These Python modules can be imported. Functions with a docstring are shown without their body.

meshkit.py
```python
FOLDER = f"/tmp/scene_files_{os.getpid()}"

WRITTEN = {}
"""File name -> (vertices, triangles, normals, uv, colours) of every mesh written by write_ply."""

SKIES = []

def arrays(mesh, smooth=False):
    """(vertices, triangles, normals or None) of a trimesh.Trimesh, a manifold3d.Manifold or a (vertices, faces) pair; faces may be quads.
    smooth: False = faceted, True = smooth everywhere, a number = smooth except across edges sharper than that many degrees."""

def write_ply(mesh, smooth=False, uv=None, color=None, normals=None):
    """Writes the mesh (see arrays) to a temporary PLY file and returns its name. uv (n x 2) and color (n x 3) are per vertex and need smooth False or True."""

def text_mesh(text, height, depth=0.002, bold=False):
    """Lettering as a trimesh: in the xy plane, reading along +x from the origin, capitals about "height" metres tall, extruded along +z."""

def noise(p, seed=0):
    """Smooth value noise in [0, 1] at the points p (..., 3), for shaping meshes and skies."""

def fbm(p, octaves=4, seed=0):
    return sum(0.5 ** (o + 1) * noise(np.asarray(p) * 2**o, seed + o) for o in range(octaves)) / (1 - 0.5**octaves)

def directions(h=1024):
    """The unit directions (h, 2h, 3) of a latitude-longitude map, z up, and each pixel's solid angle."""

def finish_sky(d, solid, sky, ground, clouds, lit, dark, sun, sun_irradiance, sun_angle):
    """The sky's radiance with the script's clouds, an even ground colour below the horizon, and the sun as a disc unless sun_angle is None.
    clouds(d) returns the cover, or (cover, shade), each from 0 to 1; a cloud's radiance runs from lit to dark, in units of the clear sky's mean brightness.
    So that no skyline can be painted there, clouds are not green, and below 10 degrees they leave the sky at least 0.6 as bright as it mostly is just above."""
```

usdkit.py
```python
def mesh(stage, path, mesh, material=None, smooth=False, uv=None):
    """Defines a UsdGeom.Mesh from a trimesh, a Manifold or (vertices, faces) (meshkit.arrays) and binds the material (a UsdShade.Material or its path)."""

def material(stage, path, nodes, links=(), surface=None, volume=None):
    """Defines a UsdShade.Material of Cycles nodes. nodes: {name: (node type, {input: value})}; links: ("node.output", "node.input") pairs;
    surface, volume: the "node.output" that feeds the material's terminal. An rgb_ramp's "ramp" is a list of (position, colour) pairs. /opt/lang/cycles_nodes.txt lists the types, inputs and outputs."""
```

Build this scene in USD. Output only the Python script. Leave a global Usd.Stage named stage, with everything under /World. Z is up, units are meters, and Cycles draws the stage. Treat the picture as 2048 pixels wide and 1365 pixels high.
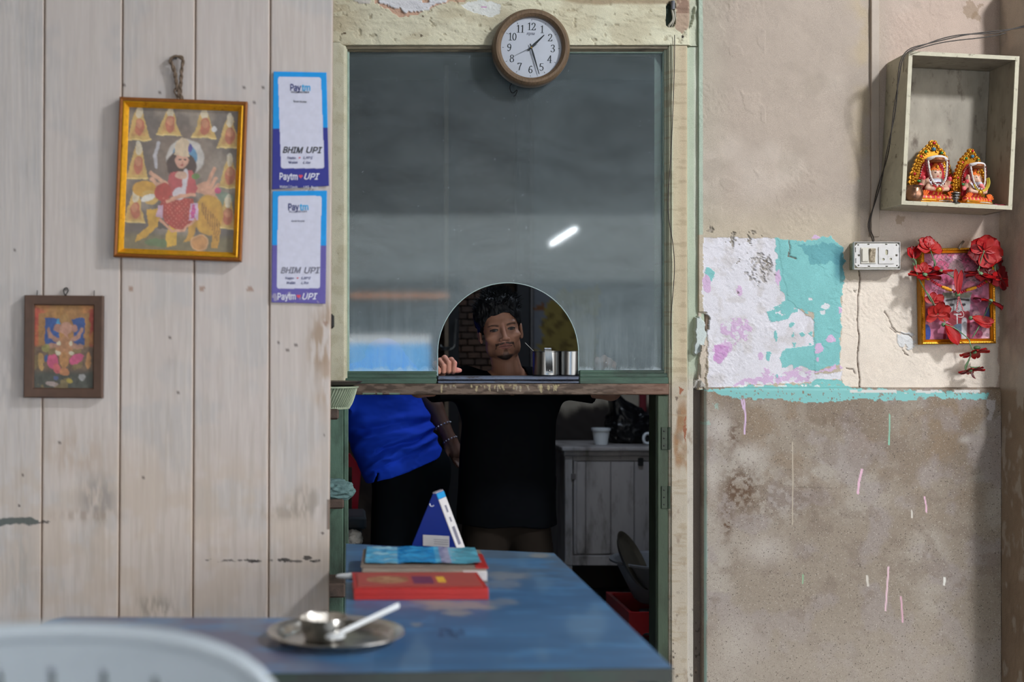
import math, random
import numpy as np, trimesh, shapely, usdkit, meshkit
from shapely.geometry import Polygon, LineString, Point, box as sbox
from scipy.spatial import cKDTree
from pxr import Usd, UsdGeom, UsdLux, UsdShade, Sdf, Gf, Vt
stage = Usd.Stage.CreateInMemory()
UsdGeom.SetStageUpAxis(stage, 'Z'); UsdGeom.SetStageMetersPerUnit(stage, 1.0)
UsdGeom.Xform.Define(stage, '/World'); UsdGeom.Scope.Define(stage, '/World/Looks')
PI = math.pi
# ---------------------------------------------------------------- camera, sky, lamps, exposure
F, CX, CY, HC = 2400.0, 685.0, 712.0, 1.35          # focal length in pixels, vanishing point, eye height
EXPOSURE = 0.25
cam = UsdGeom.Camera.Define(stage, '/World/camera')
cam.AddTranslateOp().Set((0, 0, HC)); cam.AddRotateXOp().Set(90)
cam.CreateHorizontalApertureAttr(36.0); cam.CreateVerticalApertureAttr(24.0)
cam.CreateFocalLengthAttr(36.0 * F / 2048); cam.CreateVerticalApertureOffsetAttr((CY - 682.5) / 2048 * 36.0); cam.CreateHorizontalApertureOffsetAttr((1024 - CX) / 2048 * 36.0)
cam.CreateFStopAttr(2.0); cam.CreateFocusDistanceAttr(4.32); cam.CreateExposureAttr(EXPOSURE)
dome = UsdLux.DomeLight.Define(stage, '/World/sky'); dome.CreateIntensityAttr(1.4); dome.CreateColorAttr((1.0, 0.97, 0.94))
def lamp(name, loc, aim, w, h, power, color):
    l = UsdLux.RectLight.Define(stage, '/World/' + name); l.CreateWidthAttr(w); l.CreateHeightAttr(h)
    l.CreateIntensityAttr(power); l.CreateColorAttr(color)
    z = np.array(loc, float) - np.array(aim, float); z /= np.linalg.norm(z)
    x = np.cross((0, 1.0, 0) if abs(z[2]) > .95 else (0, 0, 1.0), z); x /= np.linalg.norm(x); y = np.cross(z, x)
    l.AddTransformOp().Set(Gf.Matrix4d(*map(float, [*x, 0, *y, 0, *z, 0, *loc, 1])))
    return l
kl = lamp('kitchen_tube', (1.25, 5.0, 2.84), (1.25, 5.0, 0), 1.2, .06, 64.0, (0.80, 0.92, 1.1))       # fluorescent lamp on the kitchen ceiling
lamp('skylight', (3.5, 1.2, 4.16), (1.0, 4.3, 1.3), 0.4, 0.4, 240.0, (0.96, 0.99, 1.03))      # light well in the ceiling, high on the right
# ---------------------------------------------------------------- helpers
def S(r, g, b):
    c = np.array([r, g, b], float) / 255
    return np.where(c <= .04045, c / 12.92, ((c + .055) / 1.055) ** 2.4)
def P(px, py, d): return np.array([(px - CX) / F * d, d, HC - (py - CY) / F * d])
def pxof(v):
    v = np.asarray(v); return CX + v[..., 0] / v[..., 1] * F, CY + (HC - v[..., 2]) / v[..., 1] * F
used, origin = {}, {}
def numbered(parent, name):
    k = parent + '/' + name; n = used.get(k, 0); used[k] = n + 1
    return k if n == 0 else f'{k}_{n:03d}'
def tag(prim, label=None, cat=None, group=None, kind=None):
    for k, v in (('label', label), ('category', cat), ('group', group), ('kind', kind)):
        if v: prim.SetCustomDataByKey(k, v)
    return prim
def thing(name, label, cat, loc=(0, 0, 0), group=None, kind=None):
    p = numbered('/World', name); x = UsdGeom.Xform.Define(stage, p); x.AddTranslateOp().Set(tuple(map(float, loc)))
    origin[p] = np.array(loc, float); tag(x.GetPrim(), label, cat, group, kind)
    return p
def obj(name, mesh, mat, parent='/World', smooth=30, cd=None, label=None, cat=None, group=None, kind=None):
    if not isinstance(mesh, (trimesh.Trimesh, tuple, list)): mesh = trimesh.Trimesh(*meshkit.arrays(mesh)[:2], process=False)
    if isinstance(mesh, (tuple, list)): mesh = trimesh.Trimesh(*meshkit.arrays(mesh)[:2], process=False)
    o = origin.get(parent, np.zeros(3)); path = numbered(parent, name); origin[path] = o
    m = mesh.copy(); m.vertices = np.asarray(m.vertices) - o
    if cd is not None: smooth = True if smooth else False
    g = usdkit.mesh(stage, path, m, M[mat] if isinstance(mat, str) else mat, smooth=smooth)
    if cd is not None:
        UsdGeom.PrimvarsAPI(g).CreatePrimvar('Cd', Sdf.ValueTypeNames.Color3fArray, 'vertex').Set(Vt.Vec3fArray.FromNumpy(np.ascontiguousarray(cd, np.float32)))
    tag(g.GetPrim(), label, cat, group, kind)
    return path
def J(*ms):
    ms = [m for x in ms for m in (x if isinstance(x, list) else [x])]
    ms = [m if isinstance(m, trimesh.Trimesh) else trimesh.Trimesh(*meshkit.arrays(m)[:2], process=False) for m in ms]
    return trimesh.util.concatenate(ms)
def cbox(x0, x1, y0, y1, z0, z1, c=.003):
    x0, x1 = min(x0, x1), max(x0, x1); y0, y1 = min(y0, y1), max(y0, y1); z0, z1 = min(z0, z1), max(z0, z1)
    c = min(c, (x1 - x0) * .4, (y1 - y0) * .4, (z1 - z0) * .4); pts = []
    for x, sx in ((x0, 1), (x1, -1)):
        for y, sy in ((y0, 1), (y1, -1)):
            for z, sz in ((z0, 1), (z1, -1)):
                pts += [(x + sx * c, y + sy * c, z), (x + sx * c, y, z + sz * c), (x, y + sy * c, z + sz * c)]
    return trimesh.convex.convex_hull(np.array(pts))
def pbox(px0, px1, py0, py1, d0, d1, c=.003):
    "box whose front face covers these pixels at distance d0 and that reaches back to d1"
    a, b = P(px0, py1, d0), P(px1, py0, d0)
    return cbox(a[0], b[0], d0, d1, a[2], b[2], c)
def frames(p, closed=False):
    p = np.asarray(p, float); t = np.gradient(p, axis=0)
    if closed: t = np.roll(p, -1, 0) - np.roll(p, 1, 0)
    t /= np.linalg.norm(t, axis=1, keepdims=True) + 1e-12
    n = np.zeros_like(p); a = np.array([0, 0, 1.0]) if abs(t[0, 2]) < .9 else np.array([1.0, 0, 0])
    for i in range(len(p)):
        a = a - t[i] * (a @ t[i]); a /= np.linalg.norm(a) + 1e-12; n[i] = a
    return t, n, np.cross(t, n)
def tube(p, r, sides=8, closed=False, flat=1.0, caps=True):
    p = np.asarray(p, float); t, a, b = frames(p, closed); n = len(p)
    r = np.broadcast_to(np.asarray(r, float), (n,)); ang = np.arange(sides) * 2 * PI / sides
    v = p[:, None] + r[:, None, None] * (np.cos(ang)[None, :, None] * a[:, None] + flat * np.sin(ang)[None, :, None] * b[:, None])
    v = v.reshape(-1, 3); f = []; idx = np.arange(n if closed else n - 1)
    i, j = np.meshgrid(idx, np.arange(sides), indexing='ij'); i2 = (i + 1) % n; j2 = (j + 1) % sides
    q = np.stack([i * sides + j, i * sides + j2, i2 * sides + j2, i2 * sides + j], -1).reshape(-1, 4)
    f = np.vstack([q[:, [0, 1, 2]], q[:, [0, 2, 3]]])
    if caps and not closed:
        v = np.vstack([v, p[0], p[-1]]); k = np.arange(sides); k2 = (k + 1) % sides
        f = np.vstack([f, np.stack([k2, k, np.full(sides, n * sides)], 1), np.stack([(n - 1) * sides + k, (n - 1) * sides + k2, np.full(sides, n * sides + 1)], 1)])
    return trimesh.Trimesh(v, f, process=False)
def spline(pts, n=40):
    from scipy.interpolate import CubicSpline
    p = np.asarray(pts, float); s = np.r_[0, np.cumsum(np.linalg.norm(np.diff(p, axis=0), axis=1) + 1e-9)]
    return CubicSpline(s, p)(np.linspace(0, s[-1], n))
def lathe(prof, n=48, loc=(0, 0, 0), closed=False):
    prof = np.asarray(prof, float)
    if closed: prof = np.vstack([prof, prof[:1]])
    k = len(prof); ang = np.arange(n) * 2 * PI / n
    v = np.stack([prof[:, 0, None] * np.cos(ang), prof[:, 0, None] * np.sin(ang), np.broadcast_to(prof[:, 1, None], (k, n))], -1).reshape(-1, 3)
    i, j = np.meshgrid(np.arange(k - 1), np.arange(n), indexing='ij'); j2 = (j + 1) % n
    q = np.stack([i * n + j, i * n + j2, (i + 1) * n + j2, (i + 1) * n + j], -1).reshape(-1, 4)
    m = trimesh.Trimesh(v + np.array(loc), np.vstack([q[:, [0, 1, 2]], q[:, [0, 2, 3]]]), process=True)
    m.update_faces(m.nondegenerate_faces()); return m
def prism(poly, y0, y1):
    "shapely polygon in (x, z), from depth y0 (front) to y1"
    ms = []
    for g in getattr(poly, 'geoms', [poly]):
        if g.is_empty or g.area < 1e-10: continue
        m = trimesh.creation.extrude_polygon(g, y1 - y0, engine='earcut')
        v = np.array(m.vertices); m.vertices = np.stack([v[:, 0], y0 + v[:, 2], v[:, 1]], 1); m.invert(); ms.append(m)
    return trimesh.util.concatenate(ms)
def slab(poly, z0, z1):
    m = trimesh.creation.extrude_polygon(poly, z1 - z0, engine='earcut'); m.apply_translation((0, 0, z0)); return m
def ball(c, r, sub=2):
    m = trimesh.creation.icosphere(sub); m.vertices = m.vertices * np.broadcast_to(np.asarray(r, float), (3,)) + np.asarray(c); return m
def rotm(m, axis, deg, about=(0, 0, 0)):
    m = m.copy(); m.apply_transform(trimesh.transformations.rotation_matrix(math.radians(deg), axis, about)); return m
def ss(a, b, x): t = np.clip((x - a) / (b - a), 0, 1); return t * t * (3 - 2 * t)
def nz(x, y, s, octv=4, seed=0, sy=None): return meshkit.fbm(np.stack([np.asarray(x) * s, np.asarray(y) * (sy or s), np.zeros_like(x)], -1), octv, seed)
def inp(x, y, pts, warp=0, s=.08, seed=0):
    if warp: x, y = x + (nz(x, y, s, 5, seed) - .5) * 3.6 * warp, y + (nz(x, y, s, 5, seed + 50) - .5) * 3.6 * warp
    return shapely.contains_xy(Polygon(pts).buffer(0), x, y)
def inell(x, y, cx, cy, rx, ry, warp=0, seed=0):
    if warp: x, y = x + (nz(x, y, .10, 4, seed) - .5) * 3.4 * warp, y + (nz(x, y, .10, 4, seed + 50) - .5) * 3.4 * warp
    return ((x - cx) / rx) ** 2 + ((y - cy) / ry) ** 2 < 1
def dline(x, y, pts):
    d = np.full(np.shape(x), 1e9); pts = np.asarray(pts, float)
    for a, b in zip(pts[:-1], pts[1:]):
        e = b - a; t = np.clip(((x - a[0]) * e[0] + (y - a[1]) * e[1]) / (e @ e + 1e-12), 0, 1)
        d = np.minimum(d, np.hypot(x - a[0] - t * e[0], y - a[1] - t * e[1]))
    return d
def mixc(c, new, m): m = np.asarray(m, float)[..., None]; return c * (1 - m) + np.asarray(new) * m
def gridmesh(PX, PY, d, disp, thick):
    "relief slab: grid of pixels at distance d, pushed towards the camera by disp"
    r, c = PX.shape; x, z = (PX - CX) / F * d, HC - (PY - CY) / F * d
    v = np.stack([x, d - disp, z], -1).reshape(-1, 3); I = np.arange(r * c).reshape(r, c)
    q = np.stack([I[:-1, :-1], I[1:, :-1], I[1:, 1:], I[:-1, 1:]], -1).reshape(-1, 4)
    edge = np.concatenate([I[0, :], I[1:, -1], I[-1, -2::-1], I[-2:0:-1, 0]]); n = len(edge)
    b = v[edge].copy(); b[:, 1] = d + thick; k = np.arange(n); k2 = (k + 1) % n; base = r * c
    side = np.stack([edge[k], edge[k2], base + k2, base + k], 1)
    v = np.vstack([v, b, [[x.mean(), d + thick, z.mean()]]])
    f = np.vstack([q[:, [0, 1, 2]], q[:, [0, 2, 3]], side[:, [0, 1, 2]], side[:, [0, 2, 3]], np.stack([base + k, base + k2, np.full(n, base + n)], 1)])
    return trimesh.Trimesh(v, f, process=False), edge
def panel(name, xs, ys, d, fn, mat, parent='/World', thick=.03, **kw):
    "fn(PX, PY) -> (linear colour, displacement in metres)"
    PX, PY = np.meshgrid(xs, ys); col, disp, *mask = fn(PX, PY)
    m, e = gridmesh(PX, PY, d, disp, thick); col = np.broadcast_to(col, PX.shape + (3,)).reshape(-1, 3)
    p = obj(name, m, mat, parent, smooth=True, cd=np.vstack([col, col[e], col.mean(0)]), **kw)
    if mask:
        k = np.asarray(mask[0], float).ravel(); k = np.r_[k, k[e], 1.0]
        UsdGeom.PrimvarsAPI(stage.GetPrimAtPath(p)).CreatePrimvar('bare', Sdf.ValueTypeNames.FloatArray, 'vertex').Set(Vt.FloatArray.FromNumpy(k.astype(np.float32)))
    return p
rng_ = lambda a, b, s: np.linspace(a, b, max(2, int(round((b - a) / s)) + 1))
# ---------------------------------------------------------------- materials
M = {}
def mat(name, color, rough=.6, metal=0, amt=.12, scale=30, stretch=(1, 1, 1), bump=0, bscale=200, spec=.4, cd=False, fine=0, extra=None, rvar=0, dirt=None):
    n = {'geo': ('geometry', {}), 'map': ('mapping', {'scale': stretch}), 'noise': ('noise_texture', {'scale': scale, 'detail': 5, 'roughness': .6}),
         'ramp': ('rgb_ramp', {'ramp': [(.25, (1 - amt,) * 3), (.75, (1 + amt,) * 3)]}),
         'mul': ('mix_color', {'blend_type': 'multiply', 'fac': 1.0, 'use_clamp': False, 'b': tuple(color) if not cd else (1, 1, 1)}),
         'p': ('principled_bsdf', {'roughness': rough, 'metallic': metal, 'specular_ior_level': spec, **(extra or {})})}
    l = [('geo.position', 'map.vector'), ('map.vector', 'noise.vector'), ('noise.fac', 'ramp.fac'), ('ramp.color', 'mul.a')]
    if cd: n['at'] = ('attribute', {'attribute': 'Cd'}); l.append(('at.color', 'mul.b'))
    last = 'mul.result'
    if fine:
        n |= {'n2': ('noise_texture', {'scale': fine, 'detail': 2}), 'r2': ('rgb_ramp', {'ramp': [(.3, (.86,) * 3), (.7, (1.1,) * 3)]}), 'm2': ('mix_color', {'blend_type': 'multiply', 'fac': 1.0, 'use_clamp': False})}
        l += [('map.vector', 'n2.vector'), ('n2.fac', 'r2.fac'), (last, 'm2.a'), ('r2.color', 'm2.b')]; last = 'm2.result'
    if dirt is not None:
        n |= {'n3': ('noise_texture', {'scale': dirt[1], 'detail': 6, 'roughness': .65}), 'r3': ('rgb_ramp', {'ramp': [(dirt[2], (0,) * 3), (dirt[3], (1,) * 3)]}), 'm3': ('mix_color', {'blend_type': 'mix', 'b': tuple(dirt[0])})}
        l += [('map.vector', 'n3.vector'), ('n3.fac', 'r3.fac'), (last, 'm3.a'), ('r3.color', 'm3.fac')]; last = 'm3.result'
    l.append((last, 'p.base_color'))
    if bump:
        n |= {'bn': ('noise_texture', {'scale': bscale, 'detail': 4}), 'bump': ('bump', {'strength': bump, 'distance': .002})}
        l += [('map.vector', 'bn.vector'), ('bn.fac', 'bump.height'), ('bump.normal', 'p.normal')]
    if rvar:
        n['rr'] = ('map_range', {'to_min': max(0.02, rough - rvar), 'to_max': rough + rvar}); l += [('noise.fac', 'rr.value'), ('rr.result', 'p.roughness')]
    M[name] = usdkit.material(stage, '/World/Looks/' + name, n, l, surface='p.BSDF')
mat('painted_plaster', (1, 1, 1), .75, cd=True, amt=.07, scale=9, bump=.25, bscale=260, fine=420, spec=.25)
mat('painted_wood', (1, 1, 1), .55, cd=True, amt=.05, scale=14, stretch=(1, 1, .08), bump=.1, bscale=160, spec=.35)
mat('print', (1, 1, 1), .55, cd=True, amt=.06, scale=60, spec=.3)
def terrazzo():
    n = {'geo': ('geometry', {}), 'at': ('attribute', {'attribute': 'Cd'}), 'ab': ('attribute', {'attribute': 'bare'}), 'p': ('principled_bsdf', {'roughness': .5, 'specular_ior_level': .35})}; l, last = [], 'at.color'
    for k, (sc, lo, col, f) in enumerate(((300, .82, S(184, 176, 162), .45), (230, .93, S(200, 192, 180), .5), (250, .87, S(78, 69, 62), .5), (180, .93, S(70, 61, 54), .65), (420, .70, S(112, 100, 88), .4))):
        n |= {f'v{k}': ('voronoi_texture', {'scale': sc, 'randomness': 1}), f's{k}': ('separate_color', {}), f'r{k}': ('rgb_ramp', {'ramp': [(lo, (0,) * 3), (lo + .02, (f,) * 3)]}),
              f'd{k}': ('rgb_ramp', {'ramp': [(.30, (1,) * 3), (.50, (0,) * 3)]}), f'q{k}': ('mix_color', {'blend_type': 'multiply', 'fac': 1.0}), f'm{k}': ('mix_color', {'b': tuple(col)}), f'o{k}': ('mapping', {'location': (k * 3.1, k * 1.7, k * .9)})}
        l += [('geo.position', f'o{k}.vector'), (f'o{k}.vector', f'v{k}.vector'), (f'v{k}.color', f's{k}.color'), (f's{k}.r', f'r{k}.fac'), (f'v{k}.distance', f'd{k}.fac'), (f'r{k}.color', f'q{k}.a'), (f'd{k}.color', f'q{k}.b'), (last, f'm{k}.a'), (f'q{k}.result', f'w{k}.value1'), ('ab.fac', f'w{k}.value2'), (f'w{k}.value', f'm{k}.fac')]
        n[f'w{k}'] = ('math', {'math_type': 'multiply'})
        last = f'm{k}.result'
    n |= {'bn': ('noise_texture', {'scale': 400, 'detail': 3}), 'bump': ('bump', {'strength': .15, 'distance': .002})}
    l += [(last, 'p.base_color'), ('geo.position', 'bn.vector'), ('bn.fac', 'bump.height'), ('bump.normal', 'p.normal')]
    M['terrazzo_cd'] = usdkit.material(stage, '/World/Looks/terrazzo_cd', n, l, surface='p.BSDF')
terrazzo()
mat('skin', (1, 1, 1), .5, cd=True, amt=.05, scale=60, bump=.08, bscale=700, spec=.4)
mat('laminate', (1, 1, 1), .36, cd=True, amt=.10, scale=12, stretch=(.35, 1, 1), rvar=.08, spec=.5)
mat('cloth_cd', (1, 1, 1), .85, cd=True, amt=.06, scale=40, bump=.2, bscale=900, spec=.15)
mat('ceiling_paint', S(150, 150, 142), .8, scale=3)
mat('floor_stone', S(92, 96, 100), .45, scale=4, amt=.2)
mat('kitchen_floor', S(120, 130, 140), .5, scale=5, amt=.2, dirt=(S(50, 48, 46), 6, .45, .65))
mat('plain_wall', S(170, 160, 148), .8, scale=4)
mat('kitchen_wall', S(98, 84, 74), .85, scale=4, amt=.3, dirt=(S(40, 34, 30), 3, .42, .62))
mat('black', S(14, 14, 15), .5)
mat('dark_wood', S(70, 52, 42), .55, scale=20, stretch=(1, 1, 1), amt=.25, bump=.2, dirt=(S(40, 34, 30), 12, .45, .7))
mat('steel', S(190, 188, 184), .24, metal=1, amt=.08, rvar=.06)
mat('steel_worn', S(150, 150, 148), .38, metal=1, amt=.15, scale=25, rvar=.1)
mat('aluminium', S(112, 114, 118), .45, metal=.25, amt=.2, scale=12)
mat('white_plastic', S(205, 210, 214), .35, amt=.03)
mat('ivory_plastic', S(206, 202, 190), .4, amt=.05, scale=60, dirt=(S(150, 138, 118), 30, .55, .8))
mat('wire', S(62, 56, 52), .6, scale=80, amt=.3)
mat('gold_frame', S(190, 130, 32), .32, metal=.75, amt=.18, scale=90, bump=.15)
mat('leaf_green', S(70, 100, 62), .5, amt=.15)
# ---------------------------------------------------------------- the room shell
D = 4.30                                                  # distance of the wall with the hatch
def rect(name, x0, x1, y0, y1, z0, z1, m, c=.002, **kw): return obj(name, cbox(x0, x1, y0, y1, z0, z1, c), m, kind='structure', smooth=False, **kw)
mat('facade', S(176, 178, 176), .8, scale=1.5)
mat('shutter_grey', S(96, 104, 106), .6, scale=2)

CH = 4.2                                                  # ceiling of the front room
rect('floor', -2.4, 4.2, -4.5, 4.3, -.10, 0, 'floor_stone')
rect('floor', -1.6, 3.2, 4.3, 7.3, -.10, 0, 'kitchen_floor')
c_ = thing('ceiling', 'beamed plaster ceiling', 'ceiling', (0, 0, CH), kind='structure')
w0, w1, h0, h1 = 3.15, 3.85, .85, 1.55                    # light well opening
obj('ceiling_slab', J(cbox(-2.4, w0, -4.5, 4.45, CH, CH + .12), cbox(w1, 4.2, -4.5, 4.45, CH, CH + .12), cbox(w0, w1, -4.5, h0, CH, CH + .12), cbox(w0, w1, h1, 4.45, CH, CH + .12)), 'ceiling_paint', c_, smooth=False)
for yy in (-3.2, -1.4, .4, 1.9): obj('ceiling_beam', cbox(-2.4, 4.2, yy, yy + .16, CH - .2, CH + .001), 'ceiling_paint', c_, smooth=False)
rect('ceiling', -1.6, 3.2, 4.45, 7.3, 2.95, 3.07, 'ceiling_paint')
rect('wall_front', -2.4, 4.2, -4.6, -4.45, 2.9, CH, 'plain_wall')
rect('wall_left', -2.5, -2.4, -4.5, 4.45, 0, CH, 'plain_wall')
rect('ground', -13, 17, -14.2, 4.4, -.14, -.10, 'floor_stone')
b_ = thing('building', 'plain grey shop building across the street, seen only as a reflection in the hatch glass', 'building', (2.7, -13, -.1))
obj('facade', cbox(-1.5, 7, -13.3, -13, -.10, 4.15), 'facade', b_, smooth=False)
for k in range(2): obj('shutter', cbox(-1.0 + k * 4, 2.2 + k * 4, -13.04, -12.97, -.10, 2.7, .01), 'shutter_grey', b_, smooth=False)
for n_, c_2, e_ in (('glow_blue', (.08, .44, .90), 8.0), ('glow_white', (1, .95, .9), 6.0), ('glow_orange', (1, .38, .14), 5.0)): M[n_] = usdkit.material(stage, '/World/Looks/' + n_, {'e': ('emission', {'color': c_2, 'strength': e_})}, surface='e.emission')
s_ = thing('glow_prop', 'made-up glowing blue and white stall front with an orange bar, reflected in the hatch glass', 'prop', (.7, -10, -.1))  # made up: unseen glowing panels added to give the glass its blue reflection
obj('blue_panel', cbox(.08, 1.36, -10.5, -10, -.10, 1.54, .01), 'glow_blue', s_, smooth=False)
obj('white_panel', cbox(.05, 1.36, -10.55, -9.95, 1.54, 1.67, .01), 'glow_white', s_, smooth=False)
obj('orange_bar', cbox(.12, 1.65, -10.1, -10.02, 2.26, 2.32, .01), 'glow_orange', s_, smooth=False)
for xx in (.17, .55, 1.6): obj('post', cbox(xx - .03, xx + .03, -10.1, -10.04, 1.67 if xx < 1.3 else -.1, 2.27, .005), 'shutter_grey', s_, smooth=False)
def hidden_wall():
    z0 = P(0, -18, D)[2]
    return J(cbox(-2.4, P(640, 0, D)[0], D + .01, D + .15, 0, CH), cbox(P(640, 0, D)[0], 4.2, D + .01, D + .15, z0, CH))
rect_ = obj('wall_back', hidden_wall(), 'plain_wall', kind='structure', smooth=False)
# kitchen shell
rect('wall_kitchen_left', -1.7, -1.6, 4.45, 7.3, 0, 2.95, 'kitchen_wall')
rect('wall_kitchen_right', 3.2, 3.3, 4.45, 7.3, 0, 2.95, 'kitchen_wall')
KD = 6.95
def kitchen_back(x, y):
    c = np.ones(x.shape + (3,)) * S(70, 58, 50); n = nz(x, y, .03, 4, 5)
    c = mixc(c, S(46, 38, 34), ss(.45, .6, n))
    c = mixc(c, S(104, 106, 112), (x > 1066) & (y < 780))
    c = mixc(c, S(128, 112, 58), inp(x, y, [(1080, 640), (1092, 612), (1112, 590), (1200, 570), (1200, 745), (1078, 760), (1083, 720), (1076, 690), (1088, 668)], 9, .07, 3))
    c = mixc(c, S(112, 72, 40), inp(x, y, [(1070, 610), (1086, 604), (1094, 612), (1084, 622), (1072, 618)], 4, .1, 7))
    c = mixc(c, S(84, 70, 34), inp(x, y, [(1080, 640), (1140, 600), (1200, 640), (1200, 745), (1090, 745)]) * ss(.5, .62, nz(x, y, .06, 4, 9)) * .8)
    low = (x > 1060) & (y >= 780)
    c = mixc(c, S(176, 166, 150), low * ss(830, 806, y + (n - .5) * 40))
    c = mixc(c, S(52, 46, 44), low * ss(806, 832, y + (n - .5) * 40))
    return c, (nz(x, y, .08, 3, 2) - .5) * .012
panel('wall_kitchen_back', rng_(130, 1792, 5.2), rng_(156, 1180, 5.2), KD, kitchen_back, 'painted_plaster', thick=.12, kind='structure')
KB = '/World/wall_kitchen_back'
mat('brick_dark', S(74, 58, 50), .85, scale=30, amt=.3, bump=.4)
mat('brick_brown', S(88, 66, 54), .85, scale=30, amt=.3, bump=.4)
rb = random.Random(4)
for r in range(17):
    y0 = 560 + r * 13.2
    for k in range(-1, 7):
        x0 = 868 + k * 27 + (13 if r % 2 else 0)
        if x0 > 1040: continue
        a = rb.uniform(.012, .03)
        obj('brick', pbox(x0 + 1, min(x0 + 25.6, 1044), y0 + 1, y0 + 12, KD - a, KD + .02, .004), 'brick_dark' if rb.random() < .5 else 'brick_brown', KB, smooth=False)
# ---------------------------------------------------------------- right wall, traced layer by layer
U = lambda *p: [(1380 + a / 3.066, 430 + b / 3.066) for a, b in p]
AQ = U((525, 140), (640, 158), (700, 162), (760, 148), (860, 130), (905, 170), (945, 200), (945, 400), (930, 500), (918, 920), (830, 935), (770, 958), (690, 928), (640, 960), (620, 912), (570, 945), (555, 870), (590, 820), (640, 785), (715, 770), (740, 720), (755, 660), (720, 610), (690, 572), (600, 612), (560, 645), (500, 655), (470, 605), (590, 515), (555, 455), (530, 335))
WH = U((80, 140), (530, 140), (600, 520), (760, 650), (760, 980), (940, 960), (930, 1010), (760, 1030), (520, 1035), (300, 1050), (110, 1065), (110, 800), (80, 700))
LI = [U((190, 660), (300, 630), (340, 640), (385, 690), (370, 760), (300, 800), (270, 800), (240, 860), (190, 905), (140, 890), (150, 800), (200, 790), (240, 740), (190, 720)),
      U((430, 1030), (440, 950), (480, 930), (500, 985), (560, 985), (690, 930), (715, 965), (770, 965), (800, 945), (930, 920), (935, 950), (800, 960), (740, 1000), (735, 1040), (650, 1025), (540, 1035)),
      U((240, 1048), (330, 1010), (440, 1000), (440, 1040), (330, 1050))]
CREAM = U((945, 400), (1130, 395), (1230, 372), (1330, 345), (1400, 330), (1860, 330), (1895, 420), (1895, 1020), (1875, 1058), (1700, 1078), (950, 1060), (918, 1000), (918, 700))
BAND = U((70, 1078), (300, 1052), (540, 1045), (740, 1035), (770, 1000), (930, 1008), (950, 1052), (1040, 1066), (1600, 1085), (1835, 1096), (1825, 1138), (1500, 1120), (1250, 1142), (1040, 1130), (800, 1155), (550, 1135), (300, 1125), (200, 1100))
ABLOB = [(118, 362, 30, 45), (525, 745, 10, 28), (480, 870, 15, 28), (630, 735, 15, 12), (685, 735, 15, 12), (550, 995, 20, 14), (625, 670, 14, 14)]
LBLOB = [(862, 765, 28, 24), (790, 820, 28, 30), (785, 882, 10, 14), (540, 385, 14, 50), (770, 140, 25, 12), (920, 590, 12, 20), (300, 462, 20, 30), (105, 425, 22, 55), (430, 870, 18, 26)]
WBLOB = [(830, 565, 25, 19), (812, 600, 16, 15), (735, 520, 14, 10)]
CRACK = [U((1040, 345), (1033, 500), (1028, 640), (1040, 760), (1030, 850), (1035, 960), (1040, 1140))]
CRACK2 = [U((1190, 590), (1225, 640), (1240, 690), (1270, 715), (1300, 725), (1340, 735), (1362, 755)), U((1230, 700), (1265, 720)), U((1300, 825), (1318, 850), (1335, 862)), U((605, 155), (612, 200), (605, 250), (650, 265)), U((960, 945), (1000, 950), (1010, 975))]
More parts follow.
